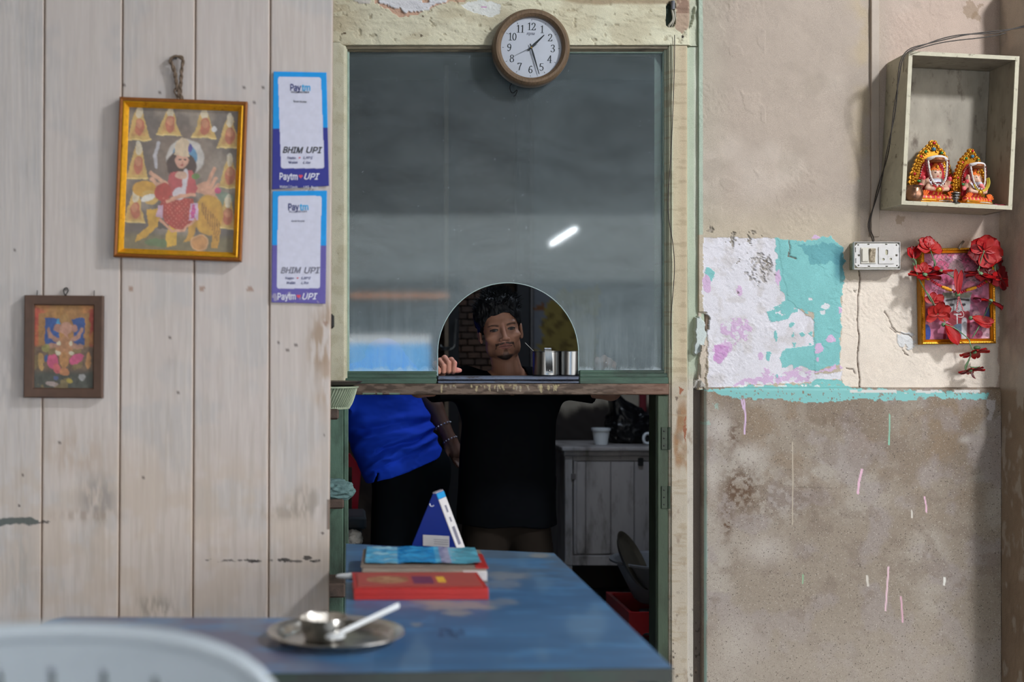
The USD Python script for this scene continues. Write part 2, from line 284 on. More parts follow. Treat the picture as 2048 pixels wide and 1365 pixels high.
def paint_wall(x, y):
    n1, n2, n3 = nz(x, y, .006, 4, 1), nz(x, y, .05, 4, 2), nz(x, y, .2, 3, 3)
    c = np.ones(x.shape + (3,)) * S(177, 163, 150)
    c = mixc(c, S(176, 168, 152), ss(1480, 1400, x) * .6)
    c = mixc(c, S(192, 170, 156), ss(1750, 1800, x) * .7)
    c = mixc(c, S(178, 160, 128), np.exp(-((x - 1725) / 24) ** 2) * ss(.35, .6, nz(x, y, .02, 3, 8)) * ss(470, 350, y) * .55)
    c = mixc(c, S(202, 190, 178), ss(.55, .75, n1) * .5)
    c = mixc(c, S(160, 148, 134), ss(.6, .75, nz(x, y, .012, 4, 11)) * .45)
    cream_t = ss(380, 470, y) * (x < 1720) * .5
    c = mixc(c, S(196, 184, 160), cream_t)
    disp = (n2 - .5) * .0022 + (nz(x, y, .015, 3, 21) - .5) * .005
    rough = ss(.5, .7, nz(x, y, .010, 3, 31)) * ss(.35, .65, n3); disp = disp - rough * .0012
    cr = inp(x, y, CREAM, 4, .05, 5); c = mixc(c, S(226, 214, 200), cr)
    c = mixc(c, S(214, 200, 186), cr * ss(.5, .8, nz(x, y, .02, 4, 71)) * .6)
    wh = inp(x, y, WH, 3, .07, 6); c = mixc(c, S(217, 215, 222), wh); disp = disp - wh * .0012
    c = mixc(c, S(200, 195, 196), wh * ss(.5, .75, nz(x, y, .05, 4, 72)) * .7)
    aq = inp(x, y, AQ, 3.5, .09, 9)
    hole = inp(x, y, U((450, 560), (600, 560), (760, 600), (760, 800), (600, 820), (480, 760))) & (nz(x, y, .09, 3, 17) > .46)
    aq = aq & ~hole
    aq = aq | (inp(x, y, U((470, 590), (600, 515), (650, 560), (600, 640), (490, 660))) & (nz(x, y, .11, 3, 18) > .44))
    for a, b, r, q in ABLOB: aq = aq | inell(x, y, *U((a, b))[0], r / 3.066, q / 3.066, 3, int(a))
    c = mixc(c, S(128, 190, 190), aq); c = mixc(c, S(104, 164, 170), aq & inp(x, y, U((640, 170), (945, 190), (945, 300), (740, 290)), 8)); disp = disp + aq * .0008
    gx, gy = U((925, 310))[0]; c = mixc(c, S(70, 124, 138), aq * np.exp(-((x - gx) / 14) ** 4 - ((y - gy) / 32) ** 4) * .75)  # switchboard shadow painted into the aqua as a soft darker patch
    li = np.zeros(x.shape, bool)
    for k, p in enumerate(LI): li = li | (inp(x, y, p, 4, .1, 20 + k) & (nz(x, y, .12, 4, 33) > .45))
    for a, b, r, q in LBLOB: li = li | inell(x, y, *U((a, b))[0], r / 3.066, q / 3.066, 3, int(a))
    c = mixc(c, S(206, 178, 208), li); c = mixc(c, S(196, 142, 196), inp(x, y, U((140, 890), (150, 800), (240, 800), (235, 860), (190, 905)), 3) * .8); disp = disp + li * .0004
    for a, b, r, q in WBLOB: w = inell(x, y, *U((a, b))[0], r / 3.066, q / 3.066, 3, int(a)); c = mixc(c, S(214, 216, 220), w); disp = disp - w * .001
    ws = inp(x, y, U((770, 985), (800, 972), (930, 968), (925, 1003), (790, 1012)), 2); c = mixc(c, S(220, 218, 224), ws)
    # chipped plaster
    for cx, cy, rx, ry, k in ((430, 330, 65, 95, 1), (475, 300, 14, 30, 2), (262, 150, 28, 50, 3), (365, 150, 16, 55, 4), (300, 480, 8, 14, 5), (130, 90, 20, 20, 6), (295, 290, 5, 5, 7), (445, 135, 8, 10, 8), (1000, 470, 8, 14, 9)):
        m = inell(x, y, *U((cx, cy))[0], rx / 3.066, ry / 3.066, 9, k) & (nz(x, y, .22, 3, 40 + k) > (.5 if k in (1,) else .44))
        c = mixc(c, S(150, 142, 130), m * (.55 if k == 1 else .9)); disp = disp - m * .004
    chip = inell(x, y, *U((1310, 765))[0], 17, 17, 9, 4); c = mixc(c, S(214, 214, 214), chip); disp = disp + chip * .003
    for L in CRACK:
        dl = dline(x + (n2 - .5) * 6, y, L); c = mixc(c, S(88, 72, 58), ss(2.0, .6, dl)); disp = disp - ss(2.2, .4, dl) * .004
    for L in CRACK2:
        dl = dline(x + (n3 - .5) * 5, y + (n2 - .5) * 6, L); c = mixc(c, S(120, 108, 98), ss(1.6, .3, dl)); disp = disp - ss(2.4, .4, dl) * .004
    flake = ss(.60, .64, nz(x, y, .035, 4, 61)) * ss(470, 500, y); disp = disp + flake * .0009
    flake2 = ss(.61, .66, nz(x, y, .03, 4, 64)) * ss(470, 400, y) * ((x < 1530) | (x > 1860)); disp = disp + flake2 * .0012
    c = mixc(c, S(128, 192, 190), inp(x, y, BAND, 3, .08, 14) & (nz(x, y, .3, 2, 15) > .2))
    c = mixc(c, S(226, 226, 226), (np.abs(y - (772 + (n2 - .5) * 6)) < 1.6) & (nz(x, y, .06, 3, 16) > .45) & (x > 1480) & (x < 1640))
    # water stains and specks
    for cx, cy, r in ((1940, 20, 16), (1955, 34, 9), (1962, 12, 5), (1920, 160, 6), (1800, 440, 10), (1745, 330, 4), (1746, 205, 3), (1741, 295, 2), (1747, 370, 3)):
        c = mixc(c, S(140, 118, 92), inell(x, y, cx, cy, r, r, 4, cx) * .55)
    # ragged left edge where the plaster has broken away
    le = 1398 + 6 * ss(450, 640, y) + (nz(x * 0, y, .05, 4, 51) - .5) * 12 * ss(560, 640, y)
    br = (x < le + 10) & (y > 625) & (y < 775); c = mixc(c, S(196, 184, 170), br); disp = disp - br * .006
    c = mixc(c, S(172, 186, 170), (x < 1405) & (y < 470))
    gr = inp(x, y, [(1404, 628), (1418, 632), (1421, 655), (1412, 668), (1404, 650)], 3); c = mixc(c, S(130, 112, 98), gr); disp = disp - gr * .008
    c = mixc(c, S(150, 132, 116), ss(1985, 1998, x) * .5)  # corner shade painted in as a darker strip at the right end
    return c, disp
ys = np.r_[rng_(-20, 455, 2.6), rng_(456.3, 812, 1.3)[1:]]
panel('wall_right', rng_(1397, 2003, 1.6), ys[ys < 781], D, paint_wall, 'painted_plaster', thick=.14, kind='structure')
mat('conduit_paint', S(178, 164, 150), .6, scale=15, amt=.08, bump=.2)
obj('cable_trunking', pbox(1743, 1759, -20, 474, D - .012, D + .001, .002), 'conduit_paint', cat='cable cover', label='narrow plaster-coloured cable trunking running down the wall left of the niche shelf', smooth=False)
STREAK = [((1488, 800), (1491, 835), (1489, 868), 1.6, (206, 178, 208)), ((1483, 800), (1486, 815), (1487, 818), 1.5, (206, 178, 208)), ((1779, 830), (1779, 860), (1778, 890), 1.3, (132, 196, 170)), ((1724, 940), (1718, 965), (1716, 987), 2.2, (222, 180, 200)), ((1849, 995), (1852, 1010), (1853, 1025), 1.4, (222, 180, 200)), ((1777, 1135), (1774, 1180), (1771, 1222), 1.7, (222, 190, 200)), ((1802, 1195), (1804, 1220), (1805, 1245), 1.6, (214, 170, 186)), ((1889, 1157), (1889, 1163), (1888, 1170), 2.2, (230, 228, 220)), ((1734, 1153), (1735, 1163), (1736, 1172), 2.2, (206, 200, 190)), ((1606, 1150), (1606, 1160), (1605, 1168), 1.0, (140, 190, 150)), ((1823, 1022), (1824, 1030), (1824, 1036), 1.4, (206, 200, 190)), ((1585, 885), (1586, 960), (1585, 1050), .8, (190, 178, 160))]
def paint_dado(x, y):
    n1, n2 = nz(x, y, .007, 4, 101), nz(x, y, .03, 4, 102)
    c = np.ones(x.shape + (3,)) * S(146, 134, 120)
    c = mixc(c, S(168, 160, 150), ss(.5, .75, n1) * .8)
    c = mixc(c, S(118, 100, 82), ss(.5, .7, nz(x, y, .011, 4, 103)) * .6 * ss(1130, 900, y))
    c = mixc(c, S(132, 112, 90), ss(.48, .66, nz(x, y, .018, 5, 106)) * ss(1080, 860, y) * .7); c = mixc(c, S(150, 140, 138), ss(.5, .68, nz(x, y, .02, 5, 107)) * .55); c = mixc(c, S(126, 112, 100), ss(.54, .7, nz(x, y, .035, 5, 108)) * .5)
    c = c * (.9 + .2 * nz(x, y, .3, 3, 109))[..., None]
    for cx, cy, rx, ry, k in ((1480, 980, 34, 42, 1), (1470, 870, 14, 26, 2), (1452, 1045, 12, 30, 3), (1680, 850, 60, 20, 4), (1560, 1000, 80, 50, 5)):
        g = np.exp(-((x - cx) / rx) ** 2 - ((y - cy) / ry) ** 2); c = mixc(c, S(98, 76, 58), np.clip(g * 1.3, 0, 1) * (.25 + .9 * ss(.4, .6, nz(x, y, .12, 3, 104))) * (.95 if k < 4 else .4))
    for cx, cy, rx, ry in ((1500, 910, 28, 22), (1440, 850, 22, 30), (1530, 1100, 45, 30), (1470, 1300, 40, 60), (1930, 880, 12, 8), (1425, 960, 12, 40)):
        g = np.exp(-((x - cx) / rx) ** 2 - ((y - cy) / ry) ** 2); c = mixc(c, S(182, 174, 166), np.clip(g, 0, 1) * .75)
    c = mixc(c, S(172, 162, 150), ss(1180, 1340, y) * .5)
    for p0, p1, p2, w, col in STREAK: c = mixc(c, S(*col), ss(w + .7, w - .5, dline(x, y, (p0, p1, p2))))
    band = inp(x, y, BAND, 3, .1, 14); c = mixc(c, S(126, 188, 186), band & (nz(x, y, .3, 2, 15) > .25))
    c = mixc(c, S(206, 206, 202), (np.abs(y - 783 - (n2 - .5) * 8) < 3) & (x > 1700) & (x < 1960) & (nz(x, y, .05, 3, 115) > .42))
    le = ss(1415, 1411, x + (n2 - .5) * 5) * (x > 1408.6); c = mixc(c, S(158, 192, 182), le * (.6 * ss(700, 1200, y) + .25))
    c = mixc(c, S(150, 186, 176), ((x < 1436) & (y > 800) & (y < 850) & (nz(x, y, .06, 3, 116) > .5)) * .6)
    c = mixc(c, S(196, 190, 190), inp(x, y, [(1974, 800), (1990, 800), (1985, 842), (1978, 838)], 3) * .7)
    ck = dline(x, y + (n2 - .5) * 4, [(1590, 975), (1700, 976)]); c = mixc(c, S(100, 88, 78), ss(1.2, .3, ck) * .6)
    r = np.minimum(ss(1408, 1414, x), ss(775, 780, y))
    paint = band | (le > .5)
    for p0, p1, p2, w, col in STREAK: paint = paint | (dline(x, y, (p0, p1, p2)) < w + .4)
    return c, (r - 1) * .010 + (nz(x, y, .05, 3, 120) - .5) * .0012, 1.0 - paint
panel('wall_right', rng_(1408.5, 2003, 1.7), rng_(775.5, 1466, 1.9), D - .012, paint_dado, 'terrazzo_cd', thick=.15, kind='structure')
mat('shade_block', S(136, 112, 88), .7, scale=8, amt=.25)
# return wall at the right edge of the picture
def paint_return(x, y):     # here x is distance along the wall in pixels of this plane, y as in the picture
    n = nz(x, y, .004, 4, 130, .015); c = np.ones(x.shape + (3,)) * S(196, 182, 166); c = mixc(c, S(170, 158, 146), ss(.45, .65, n) * .8)
    c = mixc(c, S(136, 112, 88), ss(770, 785, y) * .75); c = mixc(c, S(190, 180, 168), ss(.56, .7, nz(x, y, .012, 4, 131, .03)) * .6)
    return c, (nz(x, y, .008, 4, 132, .03) - .5) * .006
def return_wall():
    xs, yy = rng_(0, 420, 4), rng_(-20, 1466, 4); PX, PY = np.meshgrid(xs, yy); col, disp = paint_return(PX, PY)
    m, e = gridmesh(PX, PY, D, disp, .12); v = np.array(m.vertices); x0 = P(1999, 0, D)[0]
    along = v[:, 0] - P(0, 0, D)[0]; m.vertices = np.stack([x0 - (D - v[:, 1]), D + .004 - along * .22, v[:, 2]], 1); m.invert()
    col = col.reshape(-1, 3); return m, np.vstack([col, col[e], col.mean(0)])
m, cd = return_wall(); m.invert(); obj('wall_right', m, 'painted_plaster', cd=cd, kind='structure')
rect('wall_right', P(1999, 0, D)[0], P(1999, 0, D)[0] + .12, D - .27, D - .15, 0, P(0, 792, D)[2], 'shade_block')  # unseen block added out of view to shade the dado by the corner
rect('wall_right', 4.2, 4.3, 2.2, D + .15, 0, CH, 'plain_wall')
rect('wall_right', 4.2, 4.3, -4.5, 2.2, 2.9, CH, 'plain_wall')
for yy in (-.4, -4.4): rect('wall_right', 4.2, 4.4, yy, yy + .2, 0, 2.9, 'plain_wall')     # open arcade on the street side
rect('wall_right', P(2000, 0, D)[0] + .12, 4.2, D - .16, D + .15, 0, CH, 'plain_wall')
# ---------------------------------------------------------------- lintel, jambs and hatch window
def paint_lintel(x, y):
    n, n2 = nz(x, y, .012, 4, 140), nz(x, y, .06, 4, 141); c = np.ones(x.shape + (3,)) * S(206, 201, 177)
    c = mixc(c, S(190, 178, 150), ss(760, 680, x) * .9); c = mixc(c, S(214, 212, 186), ss(900, 1300, x) * .5)
    c = mixc(c, S(180, 168, 140), ss(.55, .7, n) * .5)
    disp = (n2 - .5) * .003 + (nz(x, y, .16, 3, 142) - .5) * .0012
    fl = nz(x, y, .022, 5, 143, .07); disp = disp + ss(.50, .515, fl) * .0014 + ss(.60, .612, fl) * .0014 + ss(.40, .41, fl) * .0010; c = mixc(c, S(214, 210, 184), ss(.6, .61, fl) * .4)
    # bare pinkish coat, then white flakes hanging over it
    br = inp(x, y, [(745, -30), (750, 5), (765, 15), (778, 20), (786, 26), (797, 30), (806, 33), (820, 33), (838, 28), (846, 22), (862, 16), (880, 8), (900, 4), (930, 2), (930, -30)], 3, .09, 2)
    c = mixc(c, S(196, 160, 138), br); disp = disp - br * .003
    wh = inp(x, y, [(752, -30), (757, 6), (774, 10), (781, 16), (800, 17), (806, 24), (813, 26), (818, 22), (838, 23), (858, 21), (862, 13), (875, 7), (894, 3), (900, -30)], 2, .12, 3)
    wh = wh & ~((x > 845) & (x < 857) & (y < 5)); c = mixc(c, S(212, 212, 216), wh); disp = disp + wh * .006
    w2 = inp(x, y, [(700, -30), (706, 3), (720, 8), (740, 7), (752, -30)], 2, .1, 4); c = mixc(c, S(196, 190, 182), w2); disp = disp + w2 * .003
    w3 = inp(x, y, [(920, 8), (940, 2), (985, 2), (1002, 14), (996, 30), (984, 37), (970, 30), (950, 27), (930, 20)], 3, .08, 5); c = mixc(c, S(212, 214, 210), w3); disp = disp - w3 * .001
    c = mixc(c, S(190, 120, 180), inp(x, y, [(963, 12), (975, 14), (974, 16), (963, 14)], 1))
    top = ss(10, 2, y + (nz(x, y, .02, 3, 144) - .5) * 10 + ss(1180, 1060, x) * 12 - 2) * (x > 1010); c = mixc(c, S(150, 130, 104), top * .8); disp = disp - top * .004
    q = (nz(x, y, .10, 4, 145) > .74); c = mixc(c, S(150, 138, 112), q * .5); disp = disp - q * .0025
    c = mixc(c, S(110, 100, 84), inell(x, y, 843, 72, 2.5, 3.5)); c = mixc(c, S(104, 90, 72), inell(x, y, 689, 67, 4, 3, 3) | inell(x, y, 846, 33, 2, 1.5) | inell(x, y, 967, 31, 2, 1.2))
    # broken corner with pipes
    hole = inp(x, y, [(1334, 10), (1340, 2), (1349, 8), (1351, 46), (1345, 54), (1332, 55)], 2, .1, 6); c = mixc(c, S(62, 74, 66), hole); disp = disp - hole * .03
    st = inp(x, y, [(1350, -20), (1390, -20), (1388, 22), (1381, 46), (1376, 60), (1366, 70), (1352, 58)], 4, .07, 7); c = mixc(c, S(172, 150, 130), st)
    c = mixc(c, S(142, 116, 100), st & (y < 26) & (nz(x, y, .1, 3, 8) > .4)); c = mixc(c, S(50, 40, 34), inell(x, y, 1366, 72, 2.5, 3.5, 2))
    sh = inp(x, y, [(1386, 16), (1392, 8), (1389, 34), (1383, 50), (1377, 60), (1380, 44)], 1); c = mixc(c, S(126, 112, 98), sh); disp = disp - sh * .012
    disp = disp + ss(1396, 1404, x) * .0 - ss(93, 97, y) * .004
    right = ss(1376, 1384, x); c = mixc(c, S(184, 190, 170), right * .8); disp = disp - right * .016
    return c, disp
panel('trim', rng_(640, 1398, 1.9), rng_(-20, 91, 1.9), D - .006, paint_lintel, 'painted_plaster', thick=.16, kind='structure')
def paint_jamb(x, y):
    n, n2 = nz(x, y, .02, 4, 150), nz(x, y, .07, 4, 151); low = ss(735, 790, y)
    c = np.ones(x.shape + (3,)) * S(196, 184, 156); c = mixc(c, S(186, 166, 140), np.exp(-((x - 1366) / 7) ** 2) * .6)
    c = mixc(c, S(182, 172, 156), low); c = mixc(c, S(196, 196, 170), (x < 1346) * (1 - low))
    c = mixc(c, S(176, 186, 166), ss(1374, 1379, x) * (1 - low)); c = mixc(c, S(196, 200, 184), ss(1389, 1394, x) * (1 - low) * ss(560, 440, y))
    c = mixc(c, S(186, 180, 170), ss(1374, 1379, x) * low); c = mixc(c, S(112, 102, 94), ss(1390, 1392, x) * low)
    c = mixc(c, S(150, 116, 84), ss(.46, .64, nz(x, y, .03, 4, 152, .012)) * ((x > 1340) & (x < 1374)) * ss(770, 830, y) * ss(1080, 960, y) * .95)
    c = mixc(c, S(150, 96, 72), inp(x, y, [(1358, 775), (1368, 780), (1360, 790)], 1) | (inp(x, y, [(1366, 845), (1373, 828), (1373, 860), (1369, 890)], 2)))
    c = mixc(c, S(110, 96, 84), inp(x, y, [(1350, 793), (1357, 794), (1353, 803)], 1) * .9)
    c = mixc(c, S(140, 122, 104), ss(.62, .8, nz(x, y, .07, 5, 153, .04)) * low * .7); c = mixc(c, S(60, 52, 46), ss(.70, .76, nz(x, y, .13, 5, 154)) * ss(1120, 1300, y) * .8)
    c = mixc(c, S(156, 170, 150), (x < 1338) * .6); c = mixc(c, S(160, 144, 118), ss(.55, .7, nz(x, y, .03, 5, 157, .16)) * (x < 1374) * .5)
    d = np.where(x < 1336.5, -.022, np.where(x < 1339.5, -.012, np.where(x < 1343, -.006, 0.)))
    d = d - ss(1373, 1379, x) * .020 - low * ss(1389.5, 1391.5, x) * .03
    pl = inp(x, y, [(1392, 635), (1398, 632), (1408, 645), (1412, 672), (1407, 690), (1400, 706), (1392, 710), (1386, 708), (1390, 680)], 2, .1, 4)
    c = mixc(c, S(196, 206, 204), pl); d = d + pl * .028
    p2 = inp(x, y, [(1400, 692), (1410, 690), (1412, 720), (1408, 745), (1414, 776), (1402, 777), (1400, 740)], 3, .1, 5); c = mixc(c, S(200, 188, 172), p2); d = d + p2 * .016
    p3 = inp(x, y, [(1390, 765), (1402, 760), (1412, 770), (1412, 779), (1390, 778)], 2, .1, 6); c = mixc(c, S(196, 192, 184), p3); d = d + p3 * .02
    cr = dline(x + (n2 - .5) * 4, y, [(1377, 500), (1379, 620), (1380, 780)]); c = mixc(c, S(120, 106, 90), ss(1.2, .3, cr) * .6)
    return c, d + (n2 - .5) * .0016 
panel('trim', rng_(1332, 1412, 1.25), rng_(91, 1466, 2.2), D - .01, paint_jamb, 'painted_plaster', thick=.16, kind='structure')
def paint_jamb_left(x, y):
    n = nz(x, y, .05, 4, 160); c = np.ones(x.shape + (3,)) * S(198, 193, 170); c = mixc(c, S(176, 168, 140), ss(.5, .7, n) * .5)
    c = mixc(c, S(170, 176, 150), ss(690, 694, x) * .6); c = mixc(c, S(150, 138, 112), (nz(x, y, .2, 4, 161) > .8) * .5)
    return c, -ss(686, 695, x) ** 2 * .016 - ss(95, 84, y) * ss(676, 694, x) * .012 + (n - .5) * .002
panel('trim', rng_(600, 695, 1.6), rng_(84, 772, 3), D - .012, paint_jamb_left, 'painted_plaster', thick=.16, kind='structure')
mat('green_leaf', S(62, 76, 60), .6, scale=12, amt=.22, stretch=(1, 1, .35), bump=.25, dirt=(S(48, 56, 42), 14, .5, .72))
mat('green_rail', S(66, 92, 78), .55, scale=14, amt=.25, stretch=(.3, 1, 1), bump=.25, dirt=(S(44, 56, 50), 14, .5, .7))
mat('green_paint', S(88, 116, 100), .55, scale=9, amt=.3, stretch=(1, 1, .35), bump=.25, dirt=(S(52, 64, 54), 8, .45, .68))
mat('green_dark', S(54, 66, 52), .55, scale=14, amt=.25, bump=.25, dirt=(S(40, 46, 36), 10, .5, .7))
mat('frame_dirty', S(128, 118, 98), .6, scale=20, amt=.25, stretch=(.3, 1, 1), bump=.25, dirt=(S(66, 58, 48), 18, .5, .66))
mat('aqua_putty', S(150, 170, 158), .6, scale=25, amt=.2)
w_ = thing('window_1', 'dusty fixed glass pane of the serving hatch with an arched opening', 'window', P(1016, 760, D), kind='structure')
obj('head_rail', J(pbox(690, 1337, 89, 98, D + .000, D + .10), pbox(690, 1337, 96.5, 103, D + .016, D + .10)), 'frame_dirty', w_, smooth=False)
obj('putty_strip', J(pbox(694, 699, 102, 745, D + .018, D + .045, .002), pbox(1326, 1333, 102, 745, D + .016, D + .045, .002), pbox(1100, 1330, 102, 106, D + .02, D + .045, .001)), 'aqua_putty', w_, smooth=False)
obj('sill_rail', J(pbox(690, 874, 743, 750, D + .012, D + .06), pbox(690, 874, 749, 758, D + .004, D + .06), pbox(690, 874, 757, 769, D - .008, D + .06),
                   pbox(1159, 1337, 741, 748, D + .012, D + .06), pbox(1159, 1337, 747, 756, D + .004, D + .06), pbox(1159, 1337, 755, 769, D - .008, D + .06)), 'green_rail', w_, smooth=False)
arch = lambda r, sh=0: Polygon([(1016 + r * math.cos(a), 707 - r * math.sin(a)) for a in np.linspace(0, PI, 49)] + [(1016 - r, 756 + sh), (1016 + r, 756 + sh)])
def topoly(p, d): return shapely.transform(p, lambda q: np.stack([(q[:, 0] - CX) / F * d, HC - (q[:, 1] - CY) / F * d], 1))
GD = D + .026
pane = sbox(690, 98, 1337, 752).difference(arch(141, 10))
def glass_mat():
    n = {'geo': ('geometry', {}), 'map': ('mapping', {'scale': (.9, 1, 2.6)}), 'n': ('noise_texture', {'scale': 2.2, 'detail': 6, 'roughness': .6, 'distortion': .6}),
         'sep': ('separate_xyz', {}), 'zr': ('map_range', {'from_min': 1.25, 'from_max': 2.45, 'to_min': .24, 'to_max': .14, 'clamp': True}),
         'r': ('rgb_ramp', {'ramp': [(.3, (.62,) * 3), (.7, (1.35,) * 3)]}), 'mul': ('math', {'math_type': 'multiply'}),
         'n2': ('noise_texture', {'scale': 90, 'detail': 4}), 'r2': ('rgb_ramp', {'ramp': [(.70, (0,) * 3), (.76, (.5,) * 3)]}), 'add': ('math', {'math_type': 'add', 'use_clamp': True}),
         'dust': ('diffuse_bsdf', {'color': S(164, 176, 182)}), 't': ('transparent_bsdf', {'color': (.82, .88, .86)}), 'g': ('glossy_bsdf', {'roughness': .04, 'color': (.9, .95, 1)}),
         'map3': ('mapping', {'scale': (26, 1, 2.2)}), 'n3': ('noise_texture', {'scale': 1.0, 'detail': 5, 'roughness': .7}), 'r3': ('rgb_ramp', {'ramp': [(.45, (0,) * 3), (.75, (.30,) * 3)]}), 'z3': ('map_range', {'from_min': 1.30, 'from_max': 1.62, 'to_min': 1.0, 'to_max': 0.0, 'clamp': True}), 'n4': ('noise_texture', {'scale': 26.0, 'detail': 6, 'roughness': .65}), 'h4': ('math', {'math_type': 'multiply', 'value2': -.075}), 'h5': ('math', {'math_type': 'add'}), 'z4': ('map_range', {'from_min': 1.255, 'from_max': 1.268, 'to_min': .55, 'to_max': 0.0, 'clamp': True}), 'a4': ('math', {'math_type': 'add'}), 'm3': ('math', {'math_type': 'multiply'}), 'a3': ('math', {'math_type': 'add'}),
         'fr': ('fresnel', {'IOR': 1.5}), 'm1': ('mix_closure', {}), 'm2': ('mix_closure', {})}
    l = [('geo.position', 'map.vector'), ('map.vector', 'n.vector'), ('geo.position', 'sep.vector'), ('sep.z', 'zr.value'), ('n.fac', 'r.fac'), ('r.color', 'mul.value1'), ('zr.result', 'mul.value2'),
         ('geo.position', 'n2.vector'), ('n2.fac', 'r2.fac'), ('geo.position', 'map3.vector'), ('map3.vector', 'n3.vector'), ('n3.fac', 'r3.fac'), ('sep.z', 'z3.value'), ('r3.color', 'm3.value1'), ('z3.result', 'm3.value2'), ('mul.value', 'a3.value1'), ('m3.value', 'a3.value2'), ('a3.value', 'a4.value1'), ('geo.position', 'n4.vector'), ('n4.fac', 'h4.value1'), ('h4.value', 'h5.value1'), ('sep.z', 'h5.value2'), ('h5.value', 'z4.value'), ('z4.result', 'a4.value2'), ('a4.value', 'add.value1'), ('r2.color', 'add.value2'),
         ('t.BSDF', 'm1.closure1'), ('dust.BSDF', 'm1.closure2'), ('add.value', 'm1.fac'), ('m1.closure', 'm2.closure1'), ('g.BSDF', 'm2.closure2'), ('fr.fac', 'm2.fac')]
    for k in ('fr',):
        pass
    M['dusty_glass'] = usdkit.material(stage, '/World/Looks/dusty_glass', n, l, surface='m2.closure')
glass_mat()
obj('pane', prism(topoly(pane, GD), GD, GD + .005), 'dusty_glass', w_, smooth=False)
mat('edge_glass', S(150, 170, 168), .2, amt=.1, spec=.8)
ar = [(1016 + 141 * math.cos(a), 707 - 141 * math.sin(a)) for a in np.linspace(0, PI, 60)]
obj('polished_edge', tube([P(1157, 752, GD + .001)] + [P(x, y, GD + .001) for x, y in ar] + [P(875, 752, GD + .001)], .0022, 6), 'edge_glass', w_, label='bright polished edge of the arched opening')
mat('sill_metal', S(92, 98, 112), .4, metal=.8, amt=.3, scale=60, stretch=(.4, 1, 1), dirt=(S(60, 52, 48), 60, .5, .7))
obj('hatch_sill', J(pbox(875, 1159, 752.5, 761, D - .004, D + .09), pbox(875, 1159, 762, 768, D - .016, D + .06)), 'sill_metal', w_, label='worn metal strip on the hatch sill', smooth=False)
def paint_board(x, y):
    n = nz(x, y, .05, 4, 170, .2); c = np.ones(x.shape + (3,)) * S(104, 88, 76); c = mixc(c, S(70, 56, 46), ss(.4, .62, n)); c = mixc(c, S(128, 92, 76), ss(1180, 1330, x) * .5)
    rd = np.random.RandomState(5)
    for k in range(44):
        x0, w, L = 882 + 238 * rd.rand() ** .9, 1.2 + 2.2 * rd.rand(), 4 + 13 * rd.rand() ** 2; tx = x0 + (nz(x, y, .2, 2, 700 + k) - .5) * 4
        c = mixc(c, S(172, 160, 122) if k % 3 else S(150, 140, 124), ss(1.0, .5, np.abs(x - tx) / w) * (y > 769 + 3 * rd.rand()) * ss(771 + L, 769 + L, y + np.abs(x - tx)) * (.45 + .5 * nz(x, y, .5, 2, 760 + k)))
    c = mixc(c, S(112, 140, 120), ((y > 786) & (x < 800) & (nz(x, y, .1, 3, 174) > .45)) * .8)
    return c, (n - .5) * .003 - ss(788, 791, y) * .004
panel('hatch_shelf', rng_(690, 1338, 1.2), rng_(768, 790.5, 1.2), D - .03, paint_board, 'painted_wood', thick=.22, kind='structure', label='scuffed brown wooden shelf board under the hatch')
# posts of the opening under the shelf
g_ = thing('door_1', 'green painted narrow door leaf folded back beside the jamb', 'door', P(1325, 1465, D), kind='structure')
obj('door_leaf', pbox(1315, 1336, 791, 1465, D - .02, D + .085), 'green_leaf', g_, smooth=False)
obj('door_edge', pbox(1311.5, 1315.2, 791, 1465, D - .012, D + .085, .002), 'green_dark', g_, smooth=False)  # inner face coloured a darker green for its lack of light
for y0, y1 in ((855, 900), (973, 1018)):
    h_ = obj('hinge', J(pbox(1323, 1336, y0, y1, D - .024, D - .019, .001), tube([P(1338, y1, D - .024), P(1338, y0, D - .024)], .005, 8)), 'green_dark', g_, smooth=False)
    for k in range(3): obj('screw', ball(P(1328, y0 + 8 + k * (y1 - y0 - 16) / 2, D - .024), (.003, .0015, .003), 1), 'black', h_)
obj('trim', J(pbox(650, 687, 791, 1466, D - .03, D + .12), pbox(687, 697, 791, 1466, D - .004, D + .12)), 'green_paint', kind='structure', smooth=False)
